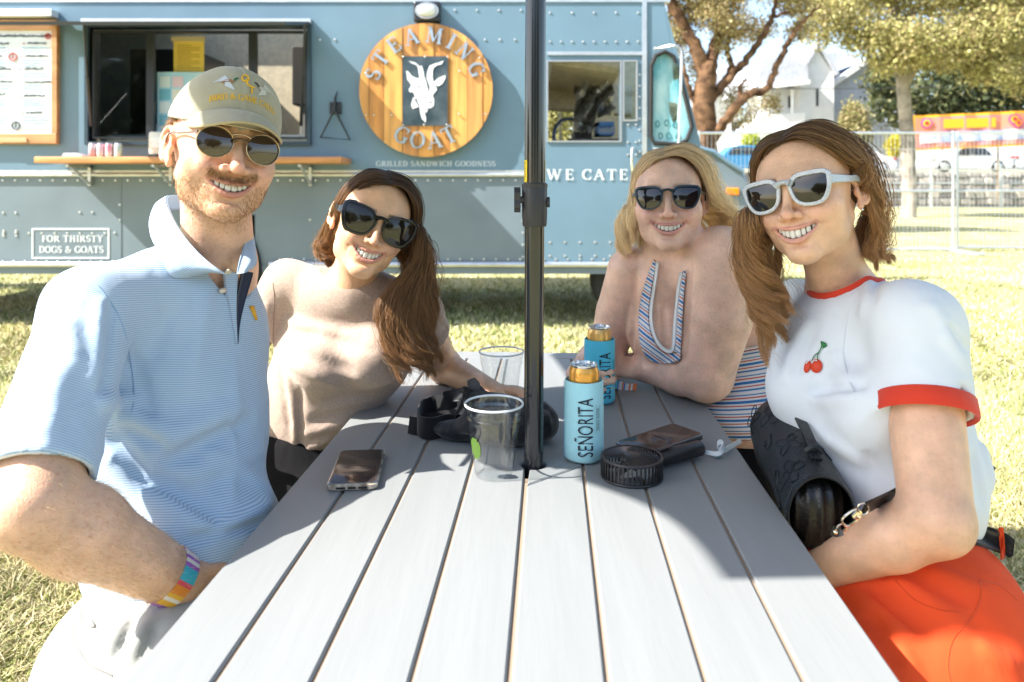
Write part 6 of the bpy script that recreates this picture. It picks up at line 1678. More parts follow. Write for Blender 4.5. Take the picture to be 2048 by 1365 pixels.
for sgn in (0, 1):
    for i in range(nu_ + 1):
        u = -1 + 2 * i / nu_; x0 = .070 * sin(u * 1.22); y0 = .012 - .102 * cos(u * 1.08)
        for j in range(nv_ + 1):
            t = j / nv_; L_ = .070 * (1 - abs(u) ** 2.6) ** .5 if abs(u) < 1 else 0
            x = x0 * (1 + .05 * t); y = y0 - L_ * t; z = .053 - .40 * L_ * t - .50 * abs(x) ** 2 * (10.5) * (.45 + .55 * t) + .005 * sin(pi * t) - (.0032 if sgn else 0)
            V_.append(HA.P(x, y, z))
K = (nu_ + 1) * (nv_ + 1); fs = []
for i in range(nu_):
    for j in range(nv_): q = i * (nv_ + 1) + j; fs += [(q, q + nv_ + 1, q + nv_ + 2, q + 1), (K + q, K + q + 1, K + q + nv_ + 2, K + q + nv_ + 1)]
for i in range(nu_): q = i * (nv_ + 1) + nv_; fs.append((q, q + nv_ + 1, K + q + nv_ + 1, K + q)); q = i * (nv_ + 1); fs.append((q, K + q, K + q + nv_ + 1, q + nv_ + 1))
bm_.add(V_, fs); br_ = bm_.build('brim', M_cap, cap_, smooth=True)
rimp = [V_[i * (nv_ + 1) + nv_] - HA.R @ np.array((0, 0, .0016)) for i in range(nu_ + 1)]
mb = MB(); mb.tube(rimp, .0021, 7); mb.build('brim_edge', cloth_mat('cap_edge', (.40, .33, .19)), cap_, smooth=True)
mb = MB(); mb.sphere(HA.P(0, .012, .1325), (.006, .006, .003), 12); mb.build('button', M_cap, cap_, smooth=True)
# cap embroidery
M_gold = cloth_mat('gold_thread', (.72, .42, .02), rough=.6)
def cap_map(u, v, o=0):   # u, v metres on the crown front -> cap surface
    a = u / .088; e = .26 + v / .094
    p = HA.P(sin(a) * cos(e * .9) * .1, .012 - cos(a) * cos(e * .9) * .135, .036 + sin(e * .9) * .115); return p
def snapcap(P, off=.001):
    P = np.array(P); c = HA.P(0, .012, .036); d_ = P - c; d_ /= np.linalg.norm(d_, axis=1)[:, None]
    for _ in range(14): P = P - d_ * (cp.ev(P, cull=.2) - off)[:, None] * .8
    return P
def emb(mb, v, f_): mb.add(snapcap(v), f_)
mb = MB(); m2 = MB(); s_ = 'BIRD & GAME CALLS'; hh = .0092; tw_ = serif_width(s_.replace('&', '&'), hh, .92)
x0 = -tw_ / 2
serif(m2, s_, lambda u, v, w_: (u, v, w_), hh, x0, track=.92, weight=1.1)
vv = np.array(m2.v); emb(mb, [cap_map(p[0], .005 - .006 * (p[0] / .04) ** 2 * 1.0 + p[1]) for p in vv], m2.f)
for path in ([(-.003 + .0055 * cos(t), .043 + .0062 * sin(t)) for t in np.linspace(0, 2 * pi, 18)], [(-.001, .041), (.0, .031), (.006, .032)], [(.003, .030), (.013, .030)], [(.008, .030), (.008, .019)]):
    P = snapcap([cap_map(*q) for q in path], .0012); mb.tube(P, .0013, 5)
mb.build('embroidery', M_gold, cap_, smooth=False, recalc=False)
for sx, cols_ in ((-1, [(.30, .16, .08), (.02, .12, .06), (.55, .6, .68)]), (1, [(.5, .47, .4), (.03, .03, .03), (.55, .55, .5)])):
    mb = MB(); cx_, cy_ = sx * .030, .031
    def BP(q): return snapcap([cap_map(cx_ + sx * a, cy_ + b) for a, b in q], .0014)
    mb.cur = 0; q = BP([(-.010, .001), (-.004, .005), (.004, .003), (.010, -.003), (.003, -.004), (-.006, -.003)]); mb.add(q, [tuple(range(6))])
    mb.cur = 1; q = BP([(-.010, .001), (-.008, .005), (-.011, .009), (-.015, .010), (-.017, .008), (-.013, .006)]); mb.add(q, [tuple(range(6))])
    mb.cur = 2
    for k in range(5):
        q = BP([(-.002 + k * .001, .002), (.006 + k * .0035, .012 - k * .0036), (.009 + k * .0035, .010 - k * .0036), (.002 + k * .001, .0)]); mb.add(q, [(0, 1, 2, 3)])
        q = BP([(-.004 + k * .001, -.001), (-.012 + k * .003, -.012 + k * .0008), (-.009 + k * .003, -.013 + k * .001), (.0 + k * .001, -.002)]); mb.add(q, [(0, 1, 2, 3)])
    mb.build('bird_emblem', None, cap_, mats=[mat('be%d%d' % (sx, i), c, rough=.8) for i, c in enumerate(cols_)], recalc=False)
# sunglasses
M_lnA = mat('lens_brown', (.035, .020, .012), rough=.03, spec=.9)
gA = glasses(HA, A, [(.0245 * cos(t) + .001, .0230 * sin(t) * (1.0 if sin(t) < 0 else .92)) for t in np.linspace(0, 2 * pi, 14, endpoint=False)], .0335, .0013, mat('wire_gold', (.62, .47, .28), rough=.25, metal=1), M_lnA, bridge='double', depth=.0024, temple_h=.0035, tw=.0012, y0=-.109, zc=-.003,
             tm=mat('tortoise', (.10, .05, .02), rough=.2))
# hair under the cap, beard, arm hair
rg = np.random.default_rng(21)
M_hA = hair_mat('hair_brown_man', (.16, .095, .055), (.30, .19, .11), rough=.45)
P_ = []
for i in range(3600):
    az = rg.choice([-1, 1]) * rg.uniform(1.30, 3.1); el = rg.uniform(-.80, .16)
    if abs(az) < 1.95 and el < -.06 + .1 * (abs(az) < 1.5): continue
    p = HA.P(sin(az) * cos(el) * .0765, .016 - cos(az) * cos(el) * .099, .026 + sin(el) * .088); o = (p - HA.o); o /= np.linalg.norm(o)
    t = rg.uniform(0, 6.28); L_ = rg.uniform(.010, .022) * (1 if abs(az) > 1.9 else .5); k = np.linspace(0, 1, 7)[:, None]
    c1 = np.array((sin(t), cos(t), -.4)); P_.append(p + o * k * L_ * .6 + c1 * k * k * L_ * .5 + .003 * np.stack([np.sin(k[:, 0] * 7 + t), np.cos(k[:, 0] * 7 + t), np.sin(k[:, 0] * 5)], 1) * k)
strands('hair', P_, .00045, M_hA, A)
M_bd = hair_mat('beard_hair', (.26, .14, .06), (.50, .30, .15), rough=.4)


def fuzz(obj, n, maskf, dirf, lmin, lmax, rad, name, m, parent, rg, seg=4, lift=.4):
    me = obj.data; k = len(me.vertices); co = np.empty(k * 3, np.float32); me.vertices.foreach_get('co', co); co = co.reshape(-1, 3); no = np.empty(k * 3, np.float32); me.vertices.foreach_get('normal', no); no = no.reshape(-1, 3)
    w_ = maskf(co); w_ = w_ / w_.sum(); idx = rg.choice(k, n, p=w_); j = rg.integers(0, k, n)
    p = co[idx] + rg.normal(0, .0016, (n, 3)); nn = no[idx]; d = dirf(co[idx]); d = d - (d * nn).sum(1)[:, None] * nn; d /= np.linalg.norm(d, axis=1)[:, None] + 1e-9
    d = d + rg.normal(0, .35, (n, 3)); L_ = rg.uniform(lmin, lmax, n)[:, None]; paths = []
    p = p - nn * ((p - co[idx]) * nn).sum(1)[:, None]
    for t in np.linspace(0, 1, seg): paths.append(p + (d * (t) + nn * lift * (t - .45 * t * t)) * L_)
    return strands(name, list(np.stack(paths, 1)), rad, m, parent)
def bmask(co):
    q = HA.loc(co); x, y, z = q.T
    m = np.clip((-.054 - z + .25 * np.clip(np.abs(x) - .045, 0, 1)) / .012, 0, 1) * np.clip((.030 - y) / .02, 0, 1) * (z > -.128) * np.clip(1 - 1.2 * np.exp(-(((np.abs(x) - .034) / .017) ** 2 + ((z + .046) / .014) ** 2)), 0, 1)
    lipz = (np.abs(x) < .036) & (z < HA.up(x) + .002) & (z > HA.lo(x) - .009) & (y < -.07); m = m * ~lipz * (z > HA.lo(x) - 1)
    m = m * np.clip(1.0 - .75 * (z < -.105) * (y > -.06), 0, 1)
    mo = 8 * np.exp(-((z - (HA.up(x) + .0085)) / .0045) ** 2) * (np.abs(x) < .036) * (y < -.075) * np.clip(np.abs(x) / .004, .4, 1)
    return np.where(y < .03, m + mo, 0) * (np.abs(x) < .09) * (np.abs(z) < .14) + 1e-12
fuzz(bodyA, 4200, bmask, lambda p: (HA.R @ np.array((0, 0, -1.0)))[None] + ((p - HA.o) * .0) + (HA.loc(p)[:, :1] * 9) * (HA.R @ np.array((1., 0, 0)))[None], .0025, .0055, .00020, 'beard', M_bd, A, rg)
M_ah = hair_mat('arm_hair', (.55, .38, .20), (.85, .65, .42), rough=.4)
def amask(co):
    a = EL - (WR - EL) * .05; d = WR - a; h = ((co - a) @ d) / (d @ d); pr_ = a + np.clip(h, 0, 1)[:, None] * d; r = np.linalg.norm(co - pr_, axis=1)
    return ((h > .02) & (h < .97) & (r < .075)).astype(float) + 1e-12
fuzz(bodyA, 3600, amask, lambda p: np.tile((.5, .2, -.35), (len(p), 1)), .006, .013, .00012, 'arm_hair', M_ah, A, rg, lift=.25)
# festival wristband
dW = (WR - EL) / np.linalg.norm(WR - EL); cW = EL + (WR - EL) * .93; m = MB()
up_ = np.cross(dW, (0, 0, 1.)); up_ /= np.linalg.norm(up_); v2 = np.cross(dW, up_); n = 40; vs = []
for k in range(n):
    t = 2 * pi * k / n; d_ = up_ * cos(t) + v2 * sin(t)
    for s_, r in ((-.012, .0375), (.012, .0355), (.012, .034), (-.012, .036)): vs.append(cW + dW * s_ + d_ * r)
cols5 = [mat('wb%d' % i, c, rough=.7) for i, c in enumerate([(.75, .25, .03), (.35, .12, .5), (.8, .75, .72), (.05, .45, .6), (.8, .45, .05), (.7, .08, .12)])]
rr5 = random.Random(3)
for k in range(n):
    m.cur = [0, 4, 2, 1, 2, 3, 5, 2][(k // 3 + rr5.randint(0, 1)) % 8]
    m.add([vs[4 * k + a] for a in range(4)] + [vs[4 * ((k + 1) % n) + a] for a in range(4)], [(0, 4, 5, 1), (1, 5, 6, 2), (3, 2, 6, 7), (0, 3, 7, 4)])
m.build('wristband', None, A, mats=cols5)
# ================================================================ WOMAN IN THE TAN TEE
HB = Head(W(741, 446, 1.50), radians(21), radians(1), radians(20), .93, jaw=-.005, open=.014, mw=.035, nose=.95, chin=.0)
B = person('dark-haired woman in a plain tan tee and angular black sunglasses beside the man', (-.40, 1.6, 0))
NBb = np.array((-.335, 1.565, 1.028)); SRb = np.array((-.490, 1.61, 1.008)); SLb = np.array((-.205, 1.61, .950)); ELb = np.array((-.165, 1.78, .790)); WRb = np.array((-.050, 1.60, .783))
M_skB = skin_mat('skin_tan', (.6, .36, .25), rough=.4)
baseB = (.72, .435, .27)
f = Field(); HB.field(f); f.cap(HB.P(0, .028, -.050), NBb, .041, .047, .03); f.cap(NBb, NBb + (-.004, .035, -.07), .044, .035, .02)
f.cap(NBb - (0, 0, .02), SRb, .036, .04, .03); f.cap(NBb - (0, 0, .02), SLb, .036, .042, .03); f.ell((-.35, 1.625, .91), (.11, .05, .11), .02)
f.ell((-.338, 1.59, .975), (.09, .036, .04), .02); f.cap(SLb, ELb, .045, .037, .03); f.cap(ELb, WRb, .038, .024, .02); hand(f, WRb, (.10, -.03, .0), (-.2, -.3, -.9), .88, .8, -1)
E2 = np.array((-.60, 1.62, .83)); f.cap(SRb, E2, .042, .036, .03); f.cap(E2, (-.66, 1.44, .80), .036, .026, .02); hand(f, (-.66, 1.44, .80), (-.02, -.1, .02), (.9, -.1, 0), .88, .4, 1)
colB = lambda V: HB.color(V, baseB, lip=(.50, .19, .17), blush=(.66, .28, .2), bl=.35, brow=(.07, .04, .03))
bodyB = skin_obj(f, HB, B, M_skB, colB, base=.0065, fine=.0021, r=.118, extra=([(-.08, .09, .004)], [(1.5, 1.64, .004)], [(.74, .83, .004)]))
HB.teeth(B, (.76, .74, .69)); fskB = f
g = Field(); HS = SLb + (ELb - SLb) * .36
al = (ELb - SLb) / np.linalg.norm(ELb - SLb); ar = (E2 - SRb) / np.linalg.norm(E2 - SRb); HR = SRb + (E2 - SRb) * .5
g.cap(SLb, ELb, .052, .050, 0); g.plane(HS, al)
g2 = Field(); g2.cap(SRb, E2, .050, .050, 0); g2.plane(HR, ar); g.ops += g2.ops[:1]; 
g.fn(lambda p, d: np.where((p[:, 0] < -.45) & (((p - HR) @ ar) > 0) & (((p - HR) ** 2).sum(1) < .02), np.maximum(d, (p - HR) @ ar), d))
g.cap(NBb - (0, 0, .022), SRb + (0, 0, .002), .043, .046, .03); g.cap(NBb - (0, 0, .022), SLb + (0, 0, .0), .043, .048, .03)
g.ell((-.352, 1.615, .885), (.142, .092, .15), .03, R=rotm(0, 0, .12)); g.ell((-.425, 1.62, .76), (.125, .098, .17), .05, R=rotm(0, 0, .3))
g.ell((-.392, 1.525, .855), (.062, .050, .058), .035); g.ell((-.286, 1.525, .868), (.062, .052, .060), .035)
foldpx(g, [(552, 694, 700, 742, .012, -.007), (556, 715, 680, 775, .010, .006), (553, 700, 585, 870, .009, -.007), (575, 720, 592, 890, .010, .007), (600, 770, 600, 900, .008, -.006), (610, 845, 712, 822, .009, -.006), (600, 870, 690, 850, .009, .006),
    (600, 596, 765, 640, .012, .004), (562, 640, 712, 672, .010, .005), (570, 660, 740, 700, .012, -.004), (600, 905, 660, 880, .008, .005), (640, 800, 740, 790, .012, -.004), (530, 600, 545, 680, .008, .005)], 1.3, 2, amp=1.4)
g.fn(lambda p, d: d - .0016 * hsh(p, 34)); g.plane((-.45, 1.6, .665), (.12, 0, -1))
g.ell((-.338, 1.578, .985), (.115, .058, .058), .03); neckhole(g, W(697, 550, 1.592), (.12, -.16, .97), .049, -.045)
M_tan = cloth_mat('tan_jersey', (.40, .305, .25), scale=1200, noise=.12, nscale=260, rough=.9)
teeB = cloth_obj(g, 'tee_shirt', B, M_tan, .0055)
M_ts = cloth_mat('tan_seam', (.24, .165, .125), scale=1200)
fsB = g.full
line_on(fsB, [(546, 566), (549, 600), (547, 650), (546, 690)], .0010, 'seam', M_ts, B, off=.000, y0=1.3, y1=2)
neckband(g, 'neck_band', M_tan, B, .0052)
s = Field(); s.ell((-.50, 1.62, .60), (.16, .14, .13), .03); s.cap((-.50, 1.52, .56), (-.05, 1.45, .56), .08, .06, .05); s.cap((-.48, 1.70, .56), (-.05, 1.66, .56), .08, .06, .05); s.plane((0, 0, .70), (0, 0, 1), .01)
cloth_obj(s, 'trousers', B, cloth_mat('black_twill', (.005, .005, .006), sheen=0), .009, proj=0)
def legs(P, m, pts):
    f = Field()
    for a, b in pts: f.cap(a, b, .05, .036, 0)
    V_, Q_ = nets(f, .013, proj=0); mesh_obj('lower_leg', V_, Q_, m, P, True, {'col': np.tile((.5, .3, .2), (len(V_), 1))})
legs(B, M_skB, [((-.06, 1.45, .55), (-.08, 1.44, .08)), ((-.06, 1.66, .55), (-.08, 1.66, .08))])
M_gl = mat('gloss_black', (.006, .006, .007), rough=.16, spec=.5)
M_ln = mat('lens_black', (.010, .008, .006), rough=.02, spec=.6)
glasses(HB, B, [(-.026, .008), (-.014, .022), (.006, .027), (.033, .026), (.037, .018), (.034, .0), (.022, -.022), (.0, -.025), (-.016, -.019), (-.024, -.004)], .0375, lambda x, z: .0058 + .002 * (x > .02), M_gl, M_ln, temple_h=.016, tw=.0028, zc=-.004, bw=1.9)
mb = MB(); mb.tube([HB.P(-.0735 + .0, .008, -.034), HB.P(-.074, .004, -.036)], .0022, 8); mb.build('earring', mat('gold_stud', (.8, .55, .2), rough=.2, metal=1), B)

# ================================================================ WOMAN IN THE STRIPED HALTER
HC = Head(W(1337, 400, 1.66), radians(-13), radians(5), radians(-2), 1.0, cheek=.004, jaw=.001, mw=.037, open=.012, nose=.95)
Cw = person('blonde woman in a striped halter top resting both arms on the table', (.55, 1.66, 0))
NBc = np.array((.352, 1.735, .995)); SRc = np.array((.452, 1.60, 1.062)); SLc = np.array((.288, 1.765, 1.020)); ERc = np.array((.418, 1.600, .818)); ELc = np.array((.235, 1.84, .806)); WRc = np.array((.312, 1.735, .792)); WLc = np.array((.150, 1.675, .795))
M_skC = skin_mat('skin_fair', (.7, .45, .36), fre=(.70, .42, .30), fsc=230, famt=.30, rough=.42)
baseC = (.74, .49, .385)
f = Field(); HC.field(f); f.cap(HC.P(0, .028, -.050), NBc, .050, .056, .035); f.cap(NBc, (.375, 1.74, .9), .06, .09, .04)
f.cap(NBc - (0, 0, .01), SRc, .05, .070, .03); f.cap(NBc - (0, 0, .01), SLc, .045, .056, .03); f.ell((.395, 1.755, .905), (.13, .09, .14), .04, R=rotm(radians(-20)))
f.ell((.50, 1.73, .86), (.14, .10, .17), .05, R=rotm(radians(-35), 0, -.5)); f.ell((.56, 1.68, .70), (.15, .13, .13), .05)
f.ell((.345, 1.665, .872), (.058, .050, .058), .03); f.ell((.40, 1.65, .868), (.058, .055, .058), .03)
f.chain([SRc, (SRc + ERc) / 2 + (.004, -.01, 0), ERc], [.076, .075, .060], .002); f.chain([ERc, ERc + (WRc - ERc) * .4, WRc], [.058, .050, .029], .014)
f.chain([SLc, (SLc + ELc) / 2, ELc], [.060, .056, .046], .008); f.chain([ELc, ELc + (WLc - ELc) * .4, WLc], [.048, .044, .028], .014)
hand(f, WRc, (-.06, .035, .000), (-.15, .5, -.6), .9, .9, -1)
hand(f, WLc, (.02, -.075, .0), (1.0, .1, .0), .9, .95, 1)
foldpx(f, [(1327, 600, 1331, 708, .007, -.009), (1380, 500, 1368, 716, .0085, -.017), (1272, 535, 1264, 695, .0075, -.013), (1367, 716, 1290, 730, .006, -.009)])
colC = lambda V: HC.color(V, baseC, lip=(.58, .24, .22), blush=(.72, .33, .27), bl=.55, brow=(.42, .25, .14), noseamt=.4)
bodyC = skin_obj(f, HC, Cw, M_skC, colC, base=.006, fine=.0022, r=.122, extra=([(.13, .30, .004)], [(1.56, 1.78, .004)], [(.755, .85, .004)]))
HC.teeth(Cw, (.78, .75, .66)); fskC = f
REDC, BLUC, WHC = (.50, .08, .06), (.03, .16, .42), (.68, .68, .68)
def stC(V):
    o = np.zeros((len(V), 3)); o[:, 0] = V[:, 2] + .22 * (V[:, 0] - .5) * -1 + .006 * hsh(V, 12) + 5; return o
BND = [(0, WHC), (.10, BLUC), (.19, WHC), (.30, REDC), (.36, WHC), (.46, BLUC), (.60, WHC), (.70, REDC), (.77, WHC), (.86, BLUC), (.92, WHC)]
M_hal = stripes('halter_stripes', BND, 1 / .034); M_trim = cloth_mat('white_trim', (.72, .73, .74))
g = Field(); g.ell((.50, 1.73, .86), (.142, .102, .172), .05, R=rotm(radians(-35), 0, -.5)); g.ell((.56, 1.68, .70), (.152, .132, .132), .05)
g.inflate(.005); g.fn(folds([((.42, 1.6, .80), (.66, 1.62, .76), .012, .005), ((.42, 1.6, .77), (.66, 1.62, .72), .010, .005)])); g.plane((.50, 1.7, .862), (-.25, 0, 1)); g.plane((0, 0, .685), (0, 0, -1))
cloth_obj(g, 'halter_back', Cw, M_hal, .005, stC); fsC = g
strip(fsC, [(1480, 694), (1520, 686), (1572, 674), (1600, 668)], [(1480, 701), (1520, 693), (1572, 681), (1600, 675)], 'halter_band', M_trim, Cw, off=.004, nu=14, nv=4)
s = Field(); s.ell((.58, 1.67, .60), (.165, .15, .12), .03); s.cap((.55, 1.60, .56), (.15, 1.55, .56), .085, .06, .05); s.cap((.55, 1.76, .56), (.15, 1.74, .56), .085, .06, .05); s.plane((0, 0, .70), (0, 0, 1), .01)
cloth_obj(s, 'trousers', Cw, MATS['black_twill'], .009, proj=0); legs(Cw, M_skC, [((.16, 1.55, .55), (.18, 1.54, .08)), ((.16, 1.74, .55), (.18, 1.74, .08))])
def stH(V):
    o = np.zeros((len(V), 3)); o[:, 0] = V[:, 2] * .8 + .55 * (V[:, 0] - .33) + 5; return o
strip(fskC, [(1308, 520), (1292, 560), (1279, 610), (1277, 660), (1284, 700), (1306, 724), (1338, 727), (1360, 718)], [(1311, 530), (1303, 570), (1296, 620), (1299, 660), (1313, 694), (1334, 708), (1348, 707), (1361, 703)], 'halter_front', M_hal, Cw, off=.008, nu=34, nv=7, thick=.005, colf=stH)
strip(fskC, [(1312, 524), (1306, 570), (1298, 620), (1301, 660), (1315, 692), (1334, 706), (1348, 700), (1352, 650), (1356, 600), (1364, 545)], [(1317, 526), (1311, 572), (1304, 620), (1307, 658), (1319, 686), (1335, 699), (1343, 694), (1346, 650), (1350, 600), (1359, 545)], 'trim', M_trim, Cw, off=.011, nu=50, nv=4, thick=.004)
strip(fskC, [(1364, 545), (1357, 600), (1353, 650), (1348, 690), (1346, 703)], [(1372, 540), (1367, 600), (1364, 650), (1362, 690), (1361, 706)], 'halter_front', M_hal, Cw, off=.009, nu=20, nv=5, thick=.004, colf=stH)
M_db = mat('dark_teal_gloss', (.008, .025, .04), rough=.15, spec=.6)
M_lnC = mat('lens_grey', (.012, .008, .010), rough=.02, spec=.75)
glasses(HC, Cw, [(-.0245, .007), (-.016, .018), (.002, .020), (.024, .0185), (.027, .012), (.025, -.004), (.014, -.020), (-.006, -.021), (-.019, -.012)], .0365, lambda x, z: .0036 + .0022 * (z > .010), M_db, M_lnC, temple_h=.010, zc=-.002, bw=1.5)
mb = MB(); mb.tube([HC.P(-.078 + .0, .002, -.042) + HC.R @ np.array((.0, .007 * cos(t), .008 * sin(t))) for t in np.linspace(0, 2 * pi, 18)], .0014, 6); mb.build('earring', MATS['gold_stud'], Cw, smooth=True)

# ================================================================ WOMAN IN THE RINGER TEE
HD = Head(W(1620, 390, 1.20), radians(-43), radians(3), radians(-12), .95, jaw=-.004, mw=.037, open=.014, nose=1.0)
D = person('brown-haired woman in a white tee with red trim and orange shorts', (.60, 1.08, 0))
RD = rotm(radians(-53)); nD = RD @ np.array((0, -1, 0))
NBd = np.array((.566, 1.265, 1.035)); SHd = np.array((.600, 1.10, 1.015)); ELd = np.array((.557, .97, .787)); WRd = np.array((.436, 1.055, .676))
M_skD = skin_mat('skin_golden', (.6, .36, .25), fre=(.5, .3, .2), fsc=160, famt=.12, rough=.4)
baseD = (.70, .43, .285)
f = Field(); HD.field(f); f.cap(HD.P(0, .028, -.050), NBd, .044, .050, .03); f.cap(NBd, NBd - (0, 0, .09), .055, .07, .03)
f.cap(NBd - (0, 0, .03), SHd, .04, .045, .03); f.ell((.585, 1.24, .92), (.13, .08, .14), .03, R=RD)
f.cap(SHd, ELd, .053, .044, .012); f.chain([ELd, ELd + (WRd - ELd) * .35, WRd], [.044, .040, .026], .010); hand(f, WRd, (-.055, .06, -.025), (-.3, -.3, -.9), .9, .4, -1)
colD = lambda V: HD.color(V, baseD, lip=(.55, .25, .22), blush=(.68, .30, .22), bl=.35, brow=(.12, .07, .04))
bodyD = skin_obj(f, HD, D, M_skD, colD, base=.0062, fine=.0021, r=.122)
HD.teeth(D, (.76, .75, .71)); fskD = f
g = Field(); ud = (ELd - SHd) / np.linalg.norm(ELd - SHd); HMd = SHd + (ELd - SHd) * .48
g.cap(SHd, ELd, .063, .0635, 0); g.plane(HMd, ud)
g.cap(HMd + ud * .03, HMd - ud * .02, .0535, .052, .003, 's')
g.cap(NBd - (0, 0, .03), SHd + (0, 0, .004), .052, .060, .03); g.cap(NBd - (0, 0, .03), (.53, 1.38, 1.0), .048, .05, .03)
g.ell((.578, 1.225, .90), (.155, .112, .17), .03, R=RD); g.ell((.585, 1.165, .77), (.145, .118, .15), .05, R=RD)
g.ell((.484, 1.225, .885), (.058, .062, .062), .04); g.ell((.535, 1.105, .885), (.055, .058, .060), .035)
foldpx(g, [(1612, 785, 1722, 773, .010, -.008), (1615, 800, 1730, 795, .012, .006), (1562, 770, 1612, 650, .012, .005), (1580, 760, 1625, 660, .010, -.004), (1742, 545, 1725, 630, .009, .005), (1760, 540, 1750, 600, .007, -.005), (1880, 655, 1925, 725, .010, .006), (1895, 645, 1940, 700, .008, -.006),
    (1925, 765, 1955, 830, .009, -.008), (1960, 880, 1985, 970, .012, .009), (1945, 900, 1965, 1000, .010, -.008), (1590, 900, 1700, 1000, .014, -.006), (1620, 860, 1740, 930, .012, .006), (1720, 900, 1790, 990, .012, -.006), (1660, 700, 1690, 760, .012, .004), (1850, 600, 1900, 660, .012, .004)], amp=1.4)
g.fn(lambda p, d: d - .0018 * hsh(p, 28)); g.plane((0, 0, .715), (0, 0, -1), .004)
neckhole(g, W(1690, 566, 1.25), (-.42, -.42, .80), .060)
M_wt = cloth_mat('white_jersey', (.70, .74, .78), scale=1300, rough=.85, noise=.02, big=.18); M_red = cloth_mat('red_rib', (.62, .045, .02), scale=900, rough=.8)
cloth_obj(g, 'ringer_tee', D, M_wt, .0055); fsD = g.full
hd = lambda q, o=.003: hits(fsD, q, off=o)
neckband(g, 'neck_band', M_red, D, .0085)
a_ = []; b_ = []
sd1 = np.cross(ud, (0, 1.0, 0)); sd1 /= np.linalg.norm(sd1); sd2 = np.cross(ud, sd1); mb = MB(); n = 44; vs = []
for k in range(n):
    t = 2 * pi * k / n; v_ = sd1 * cos(t) + sd2 * sin(t)
    for dl, r in ((-.022, .0645), (-.020, .0662), (.002, .0668), (.005, .0650), (.002, .0600), (-.020, .059)): vs.append(HMd + ud * dl + v_ * r)
mb.add(vs, [(6 * k + i, 6 * k + (i + 1) % 6, 6 * ((k + 1) % n) + (i + 1) % 6, 6 * ((k + 1) % n) + i) for k in range(n) for i in range(6)]); mb.build('sleeve_band', M_red, D, smooth=True)
line_on(fsD, [(1712, 600), (1700, 620), (1692, 660), (1688, 720), (1712, 800)], .0010, 'seam', cloth_mat('white_seam', (.62, .66, .7)), D, off=.000)
M_ch = mat('cherry_red', (.66, .05, .015), rough=.6); M_cg = mat('leaf_print', (.02, .18, .05), rough=.6)
blob_on(fsD, circ(1632, 732, 12, 14), 'cherry_print', M_ch, D, off=.003); blob_on(fsD, circ(1614, 733, 6, 13, a=.25), 'cherry_print', M_ch, D, off=.003)
for q in ([(1624, 722), (1628, 712), (1638, 704), (1645, 688)], [(1635, 720), (1636, 708), (1645, 692)]): line_on(fsD, q, .0008, 'stem_print', M_cg, D, off=.003, n=14)
blob_on(fsD, [(1641, 682), (1651, 686), (1653, 692), (1646, 696), (1642, 691)], 'leaf_print', M_cg, D, off=.003)
for q in ([(1623, 727), (1628, 721), (1634, 722)], [(1612, 728), (1616, 722), (1619, 722)]): line_on(fsD, q, .0010, 'shine_print', M_trim, D, off=.0045, n=8)
s = Field(); s.ell((.575, 1.085, .60), (.162, .155, .145), .03, R=RD); s.cap((.57, .985, .575), (.22, .90, .56), .092, .075, .05); s.cap((.54, 1.2, .57), (.22, 1.16, .56), .09, .072, .05)
foldpx(s, [(1700, 1172, 1810, 1270, .012, .010), (1722, 1165, 1850, 1260, .010, -.009), (1770, 1150, 1905, 1232, .012, .009), (1800, 1140, 1930, 1200, .009, -.008), (1840, 1130, 1970, 1180, .010, .007), (1740, 1215, 1800, 1335, .012, -.008), (1760, 1240, 1830, 1350, .012, .007), (1930, 1240, 2020, 1290, .012, -.006), (1950, 1290, 2030, 1330, .012, .006)])
s.fn(lambda p, d: d - .002 * hsh(p, 32)); s.plane((.6, 1.0, .742), (.25, .0, 1), .004)
M_or = cloth_mat('orange_cotton', (.76, .078, .020), scale=800, rough=.85, sheen=0)
cloth_obj(s, 'shorts', D, M_or, .006); legs(D, M_skD, [((.24, .90, .55), (.26, .9, .08)), ((.24, 1.16, .55), (.26, 1.16, .08))])
M_os = cloth_mat('orange_seam', (.60, .06, .008))
line_on(s, [(1960, 1160), (1960, 1200), (1940, 1240), (1905, 1280), (1895, 1330), (1900, 1365)], .0011, 'seam', M_os, D, off=0)
line_on(s, [(1962, 1163), (2000, 1172), (2035, 1200)], .0011, 'seam', M_os, D, off=0)
line_on(s, [(1790, 1160), (1830, 1200), (1880, 1220), (1920, 1225)], .0009, 'seam', M_os, D, off=0)
strip(s, [(1880, 1062), (1930, 1050), (1970, 1052), (2010, 1066), (2030, 1080)], [(1880, 1082), (1930, 1080), (1970, 1090), (2008, 1104), (2026, 1112)], 'belt', cloth_mat('black_webbing', (.015, .015, .015)), D, off=.006, nu=20, nv=4, thick=.005)
strip(s, [(1999, 1055), (2003, 1090), (2004, 1118)], [(2007, 1055), (2010, 1090), (2010, 1116)], 'belt_loop', M_or, D, off=.011, nu=10, nv=3, thick=.003)
M_glit = mat('white_glitter', (.62, .64, .66), rough=.35, coat=.4, col2=(.28, .32, .38), nscale=900, detail=1)
glasses(HD, D, [(-.0255, .008), (-.015, .0195), (.004, .021), (.026, .0195), (.0285, .012), (.026, -.004), (.015, -.0195), (-.007, -.0205), (-.020, -.012)], .0375, lambda x, z: .0060 + .0018 * (z > .01), M_glit, M_ln, temple_h=.016, tw=.0028, zc=-.002, bw=2.0)
for z_, y_ in ((-.040, .004), (-.034, .010)):
    mb = MB(); mb.sphere(HD.P(.0775, y_, z_), .0018, 8); mb.build('earring', M_chr if 'M_chr' in globals() else mat('chrome', (.8, .8, .8), rough=.12, metal=1.0), D, smooth=True)
